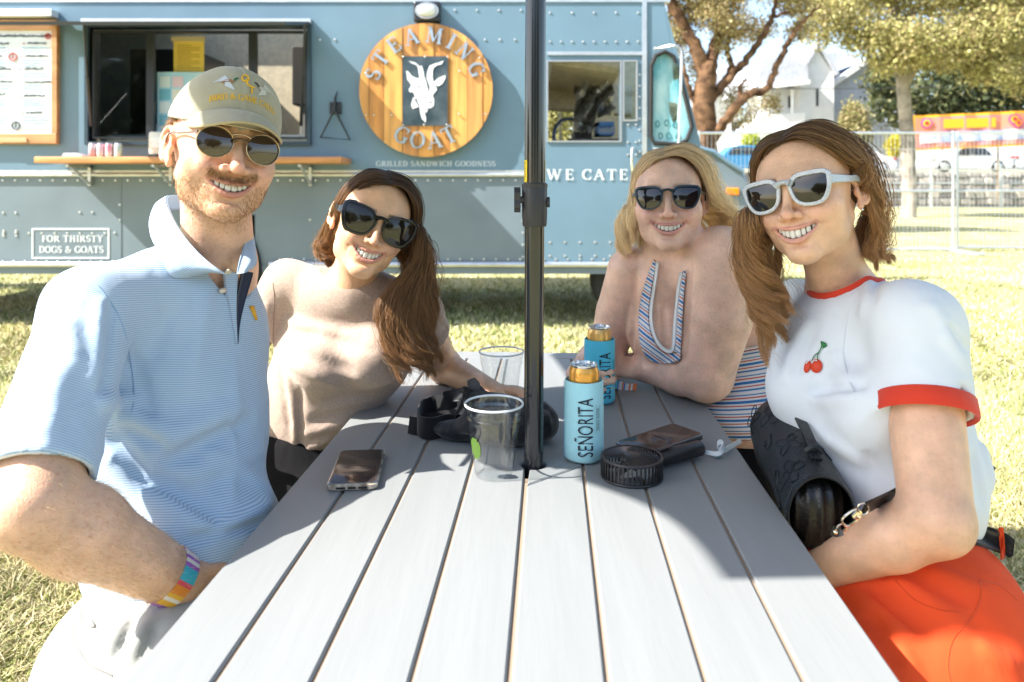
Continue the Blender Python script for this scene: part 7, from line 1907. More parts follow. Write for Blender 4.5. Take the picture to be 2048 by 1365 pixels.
# ================================================================ HAIR
def mane(guides, n, thick=.010, wave=.006, wl=.09, clump=.75, K=22, seg=40, frizz=.0012, rng=None, trim=(.0, .12), wstart=.35, seed=1, spread=1.0):
    rng = np.random.default_rng(seed); m = len(guides)
    Gd = np.stack([spline(g, seg) for g in guides]); s = np.linspace(0, 1, seg); out = []
    us = rng.uniform(0, 1, n); ids = np.floor(us * K + rng.normal(0, .25, n)); cu = np.clip((ids + .5) / K, 0, 1)
    rk = np.random.default_rng(seed + 99); nk = K + 4; phk = rk.uniform(0, 2 * pi, nk); ampk = rk.uniform(.5, 1.4, nk); dk = rk.uniform(0, 1, nk); lenk = rk.uniform(trim[0], trim[1], nk)
    for i in range(n):
        k = int(ids[i]) % nk; u = us[i] + (cu[i] - us[i]) * clump * np.clip(s * 1.6 - .3, 0, 1)
        x = np.clip(u * (m - 1), 0, m - 1 - 1e-6); a = x.astype(int); fr = (x - a)[:, None]; j = np.arange(seg)
        P = Gd[a, j] * (1 - fr) + Gd[np.minimum(a + 1, m - 1), j] * fr
        du = Gd[np.minimum(a + 1, m - 1), j] - Gd[a, j]; t = np.gradient(P, axis=0); t /= np.linalg.norm(t, axis=1)[:, None] + 1e-9
        nn = np.cross(t, du); nn /= np.linalg.norm(nn, axis=1)[:, None] + 1e-9; sd = np.cross(nn, t)
        L = np.linalg.norm(np.diff(P, axis=0), axis=1).sum(); dpt = (dk[k] * .6 + rng.uniform(0, 1) * .4) * thick
        w_ = wave * ampk[k] * np.clip((s - wstart) / .3, 0, 1) * rng.uniform(.8, 1.2); ph = phk[k] + rng.normal(0, .22)
        P = P + nn * (dpt * np.clip(s * 3.5 + .02, 0, 1) + w_ * np.cos(s * L / wl * 2 * pi + ph))[:, None] * 1 + sd * (w_ * np.sin(s * L / wl * 2 * pi + ph))[:, None]
        q1, q2, q3 = rng.uniform(0, 6.28, 3); f1, f2 = rng.uniform(4, 14, 2); fz = frizz * (1 + 2.5 * (rng.uniform() < .05))
        P = P + fz * np.stack([np.sin(s * f1 + q1) - sin(q1), np.sin(s * f2 + q2) - sin(q2), np.sin(s * f1 * .7 + q3) - sin(q3)], 1) * (s[:, None] ** .7)
        e = 1 - lenk[k] - rng.uniform(0, .06); idx = np.linspace(0, e * (seg - 1), seg)
        out.append(np.stack([np.interp(idx, np.arange(seg), P[:, c]) for c in range(3)], 1))
    return out


def hair_base(H, parent, m, cuts=(), r=1.0, drop=None):
    f = Field(H.R, H.o, H.sc); f.ell((0, .021, .028), (.0768 * r, .0975 * r, .084 * r), .01)
    if drop: drop(f)
    f.ell((0, -.105, -.035), (.072, .085, .098), .01, op='s'); f.plane((0, 0, -.045), (0, 0, -1))
    f.frame(); V, Q = nets(f, .0055, proj=0); return mesh_obj('hair_base', V, Q, m, parent, True)


def sidepts(H, sx, row, ex=1.0, px=0.0):
    """skull part of a guide: row 0 at the forehead ... 4 at the nape"""
    R_ = [[(px - .005 * sx, -.073, .088), (sx * .030, -.080, .084), (sx * .060, -.066, .060), (sx * .0755, -.040, .022)],
          [(px - .005 * sx, -.040, .112), (sx * .042, -.050, .100), (sx * .073, -.034, .062), (sx * .084, -.012, .010)],
          [(px - .005 * sx, .000, .1205), (sx * .046, -.002, .110), (sx * .080, .008, .060), (sx * .088, .024, -.008)],
          [(px, .055, .115), (sx * .042, .060, .098), (sx * .074, .068, .045), (sx * .080, .070, -.020)],
          [(0, .100, .078), (sx * .024, .108, .055), (sx * .046, .112, .010), (sx * .046, .108, -.040)]][row]
    return [H.P(*(np.array(p) * (1 + (ex - 1) * i / 3))) for i, p in enumerate(R_)]

# dark brown hair, tan tee
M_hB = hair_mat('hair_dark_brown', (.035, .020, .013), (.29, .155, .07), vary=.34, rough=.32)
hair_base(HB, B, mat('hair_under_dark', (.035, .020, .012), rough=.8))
wl = lambda L_: [W(*q) for q in L_]
Lb = [sidepts(HB, -1, 0) [:3] + wl([(676, 452, 1.47), (664, 480, 1.515), (658, 505, 1.53), (672, 521, 1.53)]),
      sidepts(HB, -1, 1) + wl([(650, 470, 1.52), (640, 500, 1.53), (662, 522, 1.53)]),
      sidepts(HB, -1, 2) + wl([(638, 470, 1.54), (626, 500, 1.545), (640, 521, 1.545)]),
      sidepts(HB, -1, 3) + wl([(640, 480, 1.58), (634, 510, 1.58), (655, 526, 1.57)]), sidepts(HB, -1, 4) + wl([(680, 500, 1.58), (680, 540, 1.58), (690, 580, 1.60)])]
Rb = [sidepts(HB, 1, 0, 1.02) + wl([(832, 470, 1.475), (824, 520, 1.475), (788, 566, 1.475), (758, 620, 1.465), (766, 690, 1.455), (792, 735, 1.45), (802, 778, 1.45)]),
      sidepts(HB, 1, 1, 1.05) + wl([(840, 480, 1.48), (836, 535, 1.485), (812, 595, 1.475), (790, 660, 1.46), (808, 715, 1.45), (836, 745, 1.45), (850, 785, 1.45)]),
      sidepts(HB, 1, 2, 1.07) + wl([(846, 490, 1.50), (846, 550, 1.50), (842, 615, 1.49), (838, 680, 1.48), (852, 725, 1.48), (872, 760, 1.48)]),
      sidepts(HB, 1, 3) + wl([(850, 500, 1.53), (860, 560, 1.52), (870, 625, 1.52), (872, 680, 1.51), (888, 730, 1.50)]), sidepts(HB, 1, 4) + wl([(800, 520, 1.58), (800, 600, 1.57), (820, 660, 1.57)])]
P_ = mane(Lb, 4200, .012, .005, .06, seed=31, K=16, wstart=.6, trim=(0, .08)) + mane(Rb, 9500, .013, .0075, .105, seed=32, K=46, wstart=.45, trim=(0, .32), frizz=.0022, clump=.6)
P_ += mane(Rb, 130, .03, .012, .10, seed=35, K=60, frizz=.0035, wstart=.4) + mane(Lb, 110, .03, .012, .08, seed=36, K=60, frizz=.004)
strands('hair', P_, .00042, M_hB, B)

# blonde hair, halter top
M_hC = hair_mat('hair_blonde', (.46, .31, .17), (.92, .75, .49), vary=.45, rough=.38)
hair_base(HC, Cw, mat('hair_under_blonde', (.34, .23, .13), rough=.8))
Lc = [sidepts(HC, -1, 0) + wl([(1268, 420, 1.61), (1262, 450, 1.62), (1258, 480, 1.63)]), sidepts(HC, -1, 1) + wl([(1254, 420, 1.64), (1250, 460, 1.65), (1256, 505, 1.66)]),
      sidepts(HC, -1, 2) + wl([(1240, 420, 1.68), (1236, 470, 1.68), (1250, 525, 1.68)]), sidepts(HC, -1, 3) + wl([(1240, 440, 1.72), (1232, 480, 1.72), (1240, 515, 1.72)]), sidepts(HC, -1, 4) + wl([(1290, 470, 1.77), (1290, 520, 1.77), (1300, 560, 1.78)])]
Rc = [sidepts(HC, 1, 0)[:3] + wl([(1412, 384, 1.62), (1430, 410, 1.64), (1452, 430, 1.64), (1475, 440, 1.63)]), sidepts(HC, 1, 1)[:3] + wl([(1428, 375, 1.64), (1450, 405, 1.65), (1470, 430, 1.65), (1488, 458, 1.64)]),
      sidepts(HC, 1, 2) + wl([(1444, 420, 1.69), (1456, 440, 1.69), (1478, 462, 1.66)]), sidepts(HC, 1, 3) + wl([(1440, 430, 1.73), (1452, 455, 1.72), (1468, 470, 1.70)]), sidepts(HC, 1, 4) + wl([(1400, 450, 1.77), (1420, 480, 1.77), (1430, 520, 1.76)])]
P_ = mane(Lc, 4500, .014, .004, .11, seed=41, K=30, frizz=.0022, clump=.5, trim=(0, .3), wstart=.3) + mane(Rc, 4500, .014, .003, .12, seed=42, K=30, frizz=.0018, clump=.5, trim=(0, .15))
P_ += mane(Lc, 200, .05, .008, .12, seed=43, K=70, frizz=.005) + mane(Rc, 200, .035, .008, .12, seed=44, K=70, frizz=.004)
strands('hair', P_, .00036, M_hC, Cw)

# chestnut hair, ringer tee
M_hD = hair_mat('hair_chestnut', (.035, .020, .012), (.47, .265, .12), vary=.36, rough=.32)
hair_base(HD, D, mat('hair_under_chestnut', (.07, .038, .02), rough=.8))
Ld = [sidepts(HD, -1, 0, 1.04) + wl([(1506, 440, 1.16), (1510, 500, 1.18), (1540, 555, 1.19), (1580, 590, 1.19), (1600, 645, 1.17)]),
      sidepts(HD, -1, 1, 1.12) + wl([(1490, 430, 1.18), (1488, 500, 1.19), (1515, 570, 1.19), (1556, 620, 1.18), (1592, 660, 1.17)]),
      sidepts(HD, -1, 2, 1.16) + wl([(1480, 430, 1.21), (1474, 500, 1.21), (1495, 580, 1.20), (1535, 640, 1.18), (1556, 700, 1.17)]),
      sidepts(HD, -1, 3, 1.15) + wl([(1480, 440, 1.25), (1472, 510, 1.24), (1488, 590, 1.22), (1512, 660, 1.20), (1530, 740, 1.19)]),
      sidepts(HD, -1, 4) + wl([(1560, 470, 1.31), (1550, 540, 1.31), (1560, 620, 1.30), (1590, 680, 1.28)])]
Rd = [sidepts(HD, 1, 0)[:3] + [HD.P(.078, -.030, .034), HD.P(.084, .000, .028)] + wl([(1738, 430, 1.17), (1742, 470, 1.19), (1728, 505, 1.21), (1750, 520, 1.21)]),
      sidepts(HD, 1, 1)[:3] + [HD.P(.086, .004, .030)] + wl([(1748, 430, 1.19), (1750, 475, 1.20), (1740, 508, 1.215), (1772, 526, 1.21)]),
      sidepts(HD, 1, 2) + wl([(1752, 450, 1.22), (1750, 490, 1.22), (1765, 515, 1.22), (1795, 532, 1.22)]),
      sidepts(HD, 1, 3) + wl([(1742, 460, 1.26), (1738, 500, 1.26), (1760, 525, 1.25), (1790, 540, 1.24)]), sidepts(HD, 1, 4) + wl([(1700, 480, 1.31), (1700, 530, 1.31), (1715, 570, 1.30)])]
P_ = mane(Ld, 9500, .013, .0085, .115, seed=51, K=46, clump=.6, frizz=.0022, wstart=.4, trim=(0, .38)) + mane(Rd, 5500, .013, .006, .085, seed=52, K=20, frizz=.0016, wstart=.55, trim=(0, .2))
P_ += mane(Ld, 170, .05, .014, .10, seed=53, K=60, frizz=.004) + mane(Rd, 150, .03, .010, .09, seed=54, K=60, frizz=.004)
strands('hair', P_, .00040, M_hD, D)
# ================================================================ THINGS ON THE TABLE
def lathe_obj(prof, c, name, m, parent, n=48, close=False, smooth=True, M=None):
    mb = MB(); mb.lathe(prof, c, n, M, close); return mb.build(name, m, parent, smooth=smooth)

def cup(c, label, H_=.118, r0=.031, r1=.0475, sc=1.0):
    e = empty('plastic_cup', c, label, 'cup', 'clear plastic cups on the table'); M_c = clear_mat('cup_plastic', (.985, .99, .99), .055, .07); t = .0007
    R_ = lambda z: r0 + (r1 - r0) * z / H_
    zs = [.004, .03, .06, .085, .0895, .0915, .0955, .0975, .1015, .1035, H_ - .004]
    bump_ = {.0915: .0012, .0955: .0012, .0975: -.0003, .1035: .0008}
    out = [(R_(z) + bump_.get(z, 0), z) for z in zs]; inn = [(r - t, z) for r, z in out]
    prof = [(0, .003), (r0 - .006, .003), (r0 - .003, .0), (r0, .001)] + out + list(reversed(inn)) + [(r0 - .002, .005), (0, .0045)]
    prof = [(r * sc, z * sc) for r, z in prof]
    lathe_obj(prof, c, 'wall', M_c, e)
    m_ = MB(); rr, n = .0019 * sc, 8; R0 = r1 * sc
    m_.lathe([(R0 + rr * cos(2 * pi * k / n), H_ * sc - .002 + rr * sin(2 * pi * k / n)) for k in range(n)], c, 56, close=True)
    m_.build('rim', mat('rim_plastic', (.70, .74, .76), rough=.2, spec=.6), e, smooth=True)
    return e, R_
c1 = G(1000, 957, ZT) + np.array((-.012, .0, .0)); c1 = G(988, 950, ZT); c1[2] = ZT + .001
e1, R_ = cup(c1, 'clear empty plastic cup standing nearer the camera, left of the pole')
mb = MB(); n = 12; vs = []
for i in range(n + 1):
    t = pi * 1.22 + (i / n - .5) * .62
    for j in range(9): z = .034 + .034 * j / 8; vs.append(c1 + np.array((cos(t) * (R_(z) + .0006), sin(t) * (R_(z) + .0006), z)))
fs = []
for i in range(n):
    for j in range(8):
        u, v = (i + .5) / n * 2 - 1, (j + .5) / 8 * 2 - 1
        if u * u + v * v < 1: fs.append((i * 9 + j, i * 9 + 9 + j, i * 9 + 10 + j, i * 9 + j + 1))
mb.add(vs, fs); mb.build('leaf_print', mat('green_print', (.07, .14, .02), rough=.5), e1, recalc=False)
c2 = G(1003, 812, ZT); c2[2] = ZT + .001
e2_, _ = cup(c2, 'clear plastic cup at the far side behind the black waist bag')
mb = MB(); mb.tube([c2 + (-.004, 0, .005), c2 + (.012, .004, .098)], .0028, 8); mb.build('straw', clear_mat('straw', (.75, .78, .8), .1), e2_)

# cans in sleeves
def seltzer(px, py, label, rot, open_, sh):
    c = G(px, py, ZT); c[2] = ZT + .001; e = empty('can_sleeve', c, label, 'can in sleeve', 'slim cans in light blue sleeves')
    H_ = .138; r = .0330; prof = [(0, .002), (r * .9, .002), (r, .006), (r, .03), (r + .0002, H_ - .002), (r - .0012, H_), (r - .0032, H_ - .003), (r - .0032, .02)]
    M = np.array(Matrix.Rotation(rot, 3, 'Z')); prof2 = prof
    mb = MB(); n = 48; vs = []
    for R0, z in prof2:
        for k in range(n):
            t = 2 * pi * k / n; sq = 1 + .05 * cos(2 * t) * (1 - z / H_ * .7); vs.append(c + M @ np.array((R0 * cos(t) * sq, R0 * sin(t) / sq, z)))
    mb.add(vs, [(i * n + k, i * n + (k + 1) % n, (i + 1) * n + (k + 1) % n, (i + 1) * n + k) for i in range(len(prof2) - 1) for k in range(n)])
    s_ = mb.build('sleeve', sh, e, smooth=True, angle=60)
    mb = MB()
    for k in range(46):
        z = .004 + k * .0029; mb.tube([c + M @ np.array((-(r + .0012) * 1.05 * cos(.12) , -(r + .0012) * sin(.12), z)), c + M @ np.array((-(r + .0012) * 1.05 * cos(.03), -(r + .001) * sin(.03), z + .0014))], .0005, 4)
    tag(mb.build('stitches', mat('stitch_blue', (.12, .38, .50), rough=.8), s_), kind='stuff')
    z0 = H_ - .006
    lathe_obj([(.0262, z0 - .02), (.0262, z0 + .017), (.0255, z0 + .022), (.0235, z0 + .027), (.0228, z0 + .0285)], c, 'can_body', mat('can_orange', (.80, .36, .05), rough=.28, metal=.55, col2=(.85, .50, .16), nscale=9), e)
    ly = lathe_obj([(.0228, z0 + .0285), (.0240, z0 + .0305), (.0238, z0 + .0325), (.0226, z0 + .0325), (.0215, z0 + .028), (.0200, z0 + .0275), (0, z0 + .0282)], c, 'lid', mat('can_lid', (.72, .74, .76), rough=.22, metal=.9), e)
    mb = MB(); tz = z0 + .0305; ring = [c + np.array((.0065 * cos(t) - .004 * 0, .0115 * sin(t) - (.004 if open_ else -.002), tz - c[2] * 0)) - (0, 0, 0) for t in np.linspace(0, 2 * pi, 22)]
    ring = [np.array((p[0], p[1], c[2] + tz + (.0 if open_ else .004 * sin(t)))) for p, t in zip(ring, np.linspace(0, 2 * pi, 22))]
    mb.tube(ring, .0014, 6, cap=False); mb.tube([c + (-.006, 0, tz), c + (.006, 0, tz)], .0013, 6); mb.tube([c + (0, 0, tz - .002), c + (0, 0, tz + .001)], .0026, 10); mb.build('ring_pull', MATS['can_lid'], ly, smooth=True)
    if open_: lathe_obj([(0, z0 + .0290), (.0085, z0 + .0290), (.009, z0 + .0284)], c + (.006, -.011, 0), 'opening', M_blk, ly, 20)
    # slender sans letters running up the sleeve
    mb_ = None
    def fn(u, v, w_):   # u along the word (upwards), v to the left
        a = rot_t - v / (r * 1.02); rr = r * 1.035 + .0022; return c + np.array((rr * sin(a), -rr * cos(a), .014 + u))
    rot_t = txt
    mk = mat('sleeve_ink', (.015, .02, .035), rough=.7)
    cu = text_obj('SEÑORITA', mk, s_, fn, .0355, sx=.60, name='lettering', align='LEFT'); cu['kind'] = 'stuff'
    def fn2(u, v, w_): a = rot_t + .0205 / r - v / r; rr = r * 1.035 + .0016; return c + np.array((rr * sin(a), -rr * cos(a), .058 + u))
    o2 = text_obj('RANCH WATER', mk, s_, fn2, .0062, sx=.85, name='lettering', align='LEFT'); o2['kind'] = 'stuff'
    mb = MB()
    for dv in (-.0036, .0036):
        vs = [fn2(u, v, 0) for u in np.linspace(-.003, .042, 6) for v in (dv, dv + .0004)]; mb.add(vs, [(2 * i, 2 * i + 2, 2 * i + 3, 2 * i + 1) for i in range(5)])
    mb.build('rule_lines', mk, s_, recalc=False)
    def fn3(u, v, w_): a = rot_t + .1 + u / .0262; return c + np.array((.02645 * sin(a), -.02645 * cos(a), z0 + .004 + v))
    o3 = text_obj('5', mk, e, fn3, .008, name='can_print', align='CENTER') if not open_ else text_obj('RANCH WATER', mk, e, fn3, .0035, name='can_print', align='RIGHT'); o3['kind'] = 'stuff'
    return e
M_sl1 = cloth_mat('sleeve_pale', (.40, .74, .80), scale=1500, rough=.8, big=.02); M_sl2 = cloth_mat('sleeve_aqua', (.10, .58, .80), scale=1500, rough=.8, big=.02)
txt = .02; seltzer(1168, 918, 'opened orange can in a pale aqua sleeve reading SEÑORITA, nearest the pole', .1, True, M_sl1)
txt = .28; seltzer(1199, 804, 'unopened orange can in a brighter blue sleeve, held by the blonde woman', .3, False, M_sl2)

# phones
def phone(c, ax, L_, Wd, t, label, case, tilt=0, scr=None, screen=(.012, .012, .015)):
    e = empty('phone', c, label, 'phone', 'phones on the table'); ax = np.array((*ax, 0.)); ax /= np.linalg.norm(ax); pr_ = np.array((ax[1], -ax[0], 0))
    up = np.array((0, 0, 1.0)); axt = ax * cos(tilt) + up * sin(tilt); upt = up * cos(tilt) - ax * sin(tilt)
    def rr(w_, l, r, n=8): return [(sx * (w_ / 2 - r) + r * cos(a0 + a * pi / 2 / n) , sy * (l / 2 - r) + r * sin(a0 + a * pi / 2 / n)) for sx, sy, a0 in ((1, 1, 0), (-1, 1, pi / 2), (-1, -1, pi), (1, -1, 1.5 * pi)) for a in range(n + 1)]
    M = lambda u, v, w_: c + pr_ * u + axt * v + upt * w_
    def slab(name, w_, l, r, z0, z1, m, par, bev=.001):
        mb = MB(); lv = [(bev, z0), (0, z0 + bev), (0, z1 - bev), (bev, z1)]; vs = []; k = None
        for b_, z in lv: q = rr(w_ - 2 * b_, l - 2 * b_, r); k = len(q); vs += [M(u, v, z) for u, v in q]
        mb.add(vs, [(i * k + j, i * k + (j + 1) % k, (i + 1) * k + (j + 1) % k, (i + 1) * k + j) for i in range(3) for j in range(k)] + [tuple(range(k - 1, -1, -1)), tuple(3 * k + j for j in range(k))])
        return mb.build(name, m, par, smooth=True)
    cs = slab('case', Wd, L_, .011, 0, t, case, e, .0022)
    bd = slab('bezel', Wd - .0035, L_ - .0035, .010, t - .0005, t + .0006, mat('phone_steel', (.35, .38, .42), rough=.25, metal=.9), e, .0004)
    sc_ = slab('screen', Wd - .0065, L_ - .0065, .0085, t, t + .0010, mat('phone_screen', screen, rough=.12, spec=.4), e, .0003)
    mb = MB(); mb.add([M(u, v, t + .0012) for u, v in rr(.026, .0045, .002)], [tuple(range(36))]); mb.build('earpiece', mat('dark_slot', (.003, .003, .003), rough=.4), sc_, recalc=False)
    for u, w_ in ((-.017, .014), (0, .012), (.017, .014)):
        mb = MB(); pp = [M(u + a, -L_ / 2 - .0003, t * .45 + b) for a, b in ((-w_ / 2, -.0016), (w_ / 2, -.0016), (w_ / 2, .0016), (-w_ / 2, .0016))] + [M(u + a, -L_ / 2 + .002, t * .45 + b) for a, b in ((-w_ / 2, -.0016), (w_ / 2, -.0016), (w_ / 2, .0016), (-w_ / 2, .0016))]
        mb.add(pp, [(0, 1, 2, 3), (7, 6, 5, 4), (0, 4, 5, 1), (1, 5, 6, 2), (2, 6, 7, 3), (3, 7, 4, 0)]); mb.build('port', MATS['dark_slot'], cs)
    return e
pa = G(703, 985, ZT); pb = G(726, 912, ZT); ctr = (pa + pb) / 2; ctr[2] = ZT + .001
phone(ctr, (pb - pa)[:2], .150, .079, .0105, 'phone in a marbled clear case lying face up in the sun on the left planks', mat('marble_case', (.50, .44, .36), rough=.25, col2=(.16, .12, .09), nscale=90, coat=.6), screen=(.045, .035, .035))
pa = G(1232, 905, ZT + .02); pb = G(1400, 858, ZT + .02); ctr = (pa + pb) / 2; ctr[2] = ZT + .014
phone(ctr, (pb - pa)[:2], .152, .078, .0095, 'black-cased phone leaning on the handheld fan, mirroring the trees', mat('case_black', (.012, .014, .02), rough=.35), tilt=.04)

# handheld fan
fc = G(1268, 965, ZT); fc[2] = ZT + .001; fe = G(1415, 912, ZT); fe[2] = ZT + .001
fan = empty('handheld_fan', fc, 'black handheld fan with a ribbed cage lying on the planks', 'fan')
M_fp = mat('fan_plastic', (.022, .021, .022), rough=.4); M_fm = mat('fan_grille', (.05, .043, .042), rough=.35, metal=.3)
FR, FH = .050, .034
fc = fc + np.array((0, .022, 0)); n = 60
for z0, z1, nm in ((0, .004, 'base_ring'), (FH - .004, FH, 'top_ring')):
    lathe_obj([(FR - .0035, z0), (FR, z0 + .0005), (FR + .0008, (z0 + z1) / 2), (FR, z1), (FR - .004, z1)], fc, nm, M_fp, fan, 60)
mb = MB()
for k in range(44):
    t = 2 * pi * k / 44; d_ = np.array((cos(t), sin(t), 0)); Mr = np.array(Matrix.Rotation(t, 3, 'Z')); mb.box(fc + d_ * (FR - .001) + (0, 0, FH / 2), (.003, .0022, FH - .005), Mr)
tag(mb.build('side_ribs', M_fp, fan), kind='stuff')
for k in range(30):
    t = 2 * pi * k / 30; P = [fc + np.array(((.013 + (FR - .015) * s) * cos(t + 1.15 * s), (.013 + (FR - .015) * s) * sin(t + 1.15 * s), FH - .001 - .002 * s * s + .0025 * (1 - s))) for s in np.linspace(0, 1, 9)]
    mb = MB(); mb.tube(P, .0010, 5, sq=1.6); mb.build('grille_bar', M_fm, fan, smooth=True)
lathe_obj([(0, FH + .0045), (.009, FH + .0042), (.0135, FH + .0025), (.0140, FH - .002)], fc, 'hub_cap', M_fm, fan, 30)
lathe_obj([(.024, FH - .004), (.0252, FH - .0025), (.0262, FH - .004)], fc, 'grille_ring', M_fm, fan, 40)
for k in range(6):
    t = 2 * pi * k / 6; vs = []
    for i in range(7):
        s = .010 + .032 * i / 6
        for j in range(4): a = t + (j / 3 - .5) * .75 * (1 + .2 * i / 6) + .3 * i / 6; vs.append(fc + np.array((s * cos(a), s * sin(a), .010 + .008 * j / 3)))
    mb = MB(); mb.add(vs, [(i * 4 + j, i * 4 + 4 + j, i * 4 + 5 + j, i * 4 + j + 1) for i in range(6) for j in range(3)]); mb.build('blade', mat('fan_blade', (.45, .47, .48), rough=.35), fan, recalc=False)
lathe_obj([(0, .024), (.011, .024), (.0125, .020), (.0125, .004), (0, .003)], fc, 'motor', M_fp, fan, 24)
mb = MB(); hd_ = (fe - fc) / np.linalg.norm(fe - fc); hp_ = lambda s, z=.0165: fc + hd_ * s + np.array((0, 0, z))
mb.tube([hp_(FR - .004), hp_(FR + .002), hp_(FR + .008), hp_(.098), hp_(.155), hp_(.157), hp_(.158)], [.008, .010, .0125, .0132, .0132, .0125, .010], 28); mb.build('handle', M_fp, fan, smooth=True)
mb = MB(); q = hp_(FR + .022, .0325); mb.box(q, (.03, .009, .002), np.array(Matrix.Rotation(atan2(hd_[1], hd_[0]), 3, 'Z')), bev=.0008); mb.build('switch', M_fm, fan)
M_lan = cloth_mat('lanyard_grey', (.58, .62, .63), scale=1500)
def ribbon(name, ctrl, w_, m, parent, n=40, th=.0012, wdir=None):
    P = spline(ctrl, n); t = np.gradient(P, axis=0); t /= np.linalg.norm(t, axis=1)[:, None]; wd = np.array(wdir if wdir is not None else (0, 0, 1.0), float)
    if wd.ndim == 1: wd = np.tile(wd, (n, 1))
    else: wd = spline(wd, n)
    s = wd - (wd * t).sum(1)[:, None] * t; s /= np.linalg.norm(s, axis=1)[:, None]; nn = np.cross(s, t)
    V = np.stack([P - s * w_ / 2 - nn * th, P + s * w_ / 2 - nn * th, P + s * w_ / 2 + nn * th, P - s * w_ / 2 + nn * th], 1).reshape(-1, 3)
    fs = [(4 * i + k, 4 * i + (k + 1) % 4, 4 * i + 4 + (k + 1) % 4, 4 * i + 4 + k) for i in range(n - 1) for k in range(4)] + [(3, 2, 1, 0), tuple(4 * n - 4 + k for k in range(4))]
    mb = MB(); mb.add(V, fs); return mb.build(name, m, parent, smooth=True)
b0 = hp_(.160, .010)
ribbon('wrist_strap', [b0, G(1436, 908, ZT + .012), G(1446, 893, ZT + .022), G(1442, 884, ZT + .026), G(1436, 890, ZT + .018), G(1446, 902, ZT + .008), G(1462, 893, ZT + .006), G(1482, 882, ZT + .010)], .0075, M_lan, fan, wdir=(0, .5, .9))
mb = MB(); mb.box(G(1436, 909, ZT + .006), (.014, .008, .009), np.array(Matrix.Rotation(.5, 3, 'Z')), bev=.0015); mb.build('strap_slider', mat('slider_aqua', (.50, .72, .80), rough=.3), fan)

# black waist bag
bag = empty('waist_bag', G(960, 850, ZT), 'black fabric waist bag with wide strap slumped beside the umbrella pole', 'bag')
M_bg = cloth_mat('black_nylon', (.009, .011, .014), rough=.6, scale=1500, bump=.15, big=.6); M_str = cloth_mat('black_webbing2', (.010, .010, .011), rough=.95, scale=1200)
f = Field(); zt = ZT
f.ell(G(1010, 848, zt + .035) , (.085, .055, .034), .01); f.ell(G(1062, 842, zt + .035), (.050, .045, .038), .03); f.ell(G(985, 815, zt + .05), (.05, .035, .03), .03); f.ell(G(920, 858, zt + .02), (.05, .03, .016), .02)
f.fn(folds([(G(950, 860, zt + .06), G(1000, 830, zt + .085), .008, -.006), (G(985, 850, zt + .07), G(1040, 815, zt + .08), .007, .006), (G(940, 870, zt + .03), G(1000, 875, zt + .03), .006, -.006), (G(1060, 860, zt + .05), G(1095, 830, zt + .06), .008, .006), (G(1080, 870, zt + .03), G(1090, 830, zt + .07), .007, -.005)]))
foldpx(f, [(900, 870, 990, 880, .006, -.006), (960, 770, 1000, 850, .006, -.006), (1000, 790, 1060, 850, .007, .006), (1040, 770, 1100, 830, .006, -.006), (940, 850, 1020, 850, .006, .006), (1090, 800, 1100, 860, .006, .007), (1060, 870, 1100, 850, .005, -.006)], 1.0, 2)
f.fn(lambda p, d: d - .0035 * hsh(p, 48)); f.plane((0, 0, zt + .002), (0, 0, -1))
cloth_obj(f, 'pouch', bag, M_bg, .0042); fb = f
ribbon('strap', [G(948, 856, zt + .022), G(900, 850, zt + .020), G(860, 858, zt + .022), G(836, 848, zt + .025), G(842, 822, zt + .028), G(868, 812, zt + .030), G(890, 806, zt + .04), G(915, 790, zt + .055), G(935, 790, zt + .070), G(958, 800, zt + .072), G(985, 815, zt + .062)], .040, M_str, bag, n=70, th=.0013, wdir=[(0, .15, 1), (0, .1, 1), (0, .1, 1), (0, 0, 1), (.1, .1, 1), (.3, .3, 1), (.5, .5, .8), (.6, .6, .6), (.5, .8, .3), (.3, 1, .2), (.2, 1, .1)])
ribbon('strap', [G(842, 850, zt + .020), G(900, 838, zt + .028), G(925, 815, zt + .055), G(938, 788, zt + .085), G(945, 775, zt + .088), G(962, 790, zt + .08)], .038, M_str, bag, n=40, th=.0013, wdir=[(.2, .6, 1), (.4, .6, .8), (.6, .7, .4), (.5, .9, .2), (.3, 1, .1), (.2, 1, 0)])
ribbon('strap_end', [G(818, 850, zt + .018), G(834, 853, zt + .018), G(845, 852, zt + .019)], .032, M_str, bag, n=10, th=.0012, wdir=(0, .2, 1))
mb = MB(); p0 = G(952, 800, zt + .078); mb.box(p0, (.048, .036, .004), rotm(.2, -.5, -.1), bev=.001); lb_ = mb.build('logo_patch', cloth_mat('patch_grey', (.035, .035, .037), rough=.7), bag)
mb = MB(); Rp = rotm(.2, -.5, -.1)
for q in ([(-.015, -.011), (-.009, -.011), (-.002, .006), (-.002, -.011), (.004, -.011), (.013, .011), (.007, .011), (.001, -.003), (.001, .011), (-.006, .011)],): mb.prism(q, lambda u, v: p0 + Rp @ np.array((u, v, .0030)), lambda u, v: p0 + Rp @ np.array((u, v, .0022)))
mb.build('logo_mark', mat('mark_black', (.008, .008, .009), rough=.3), lb_)

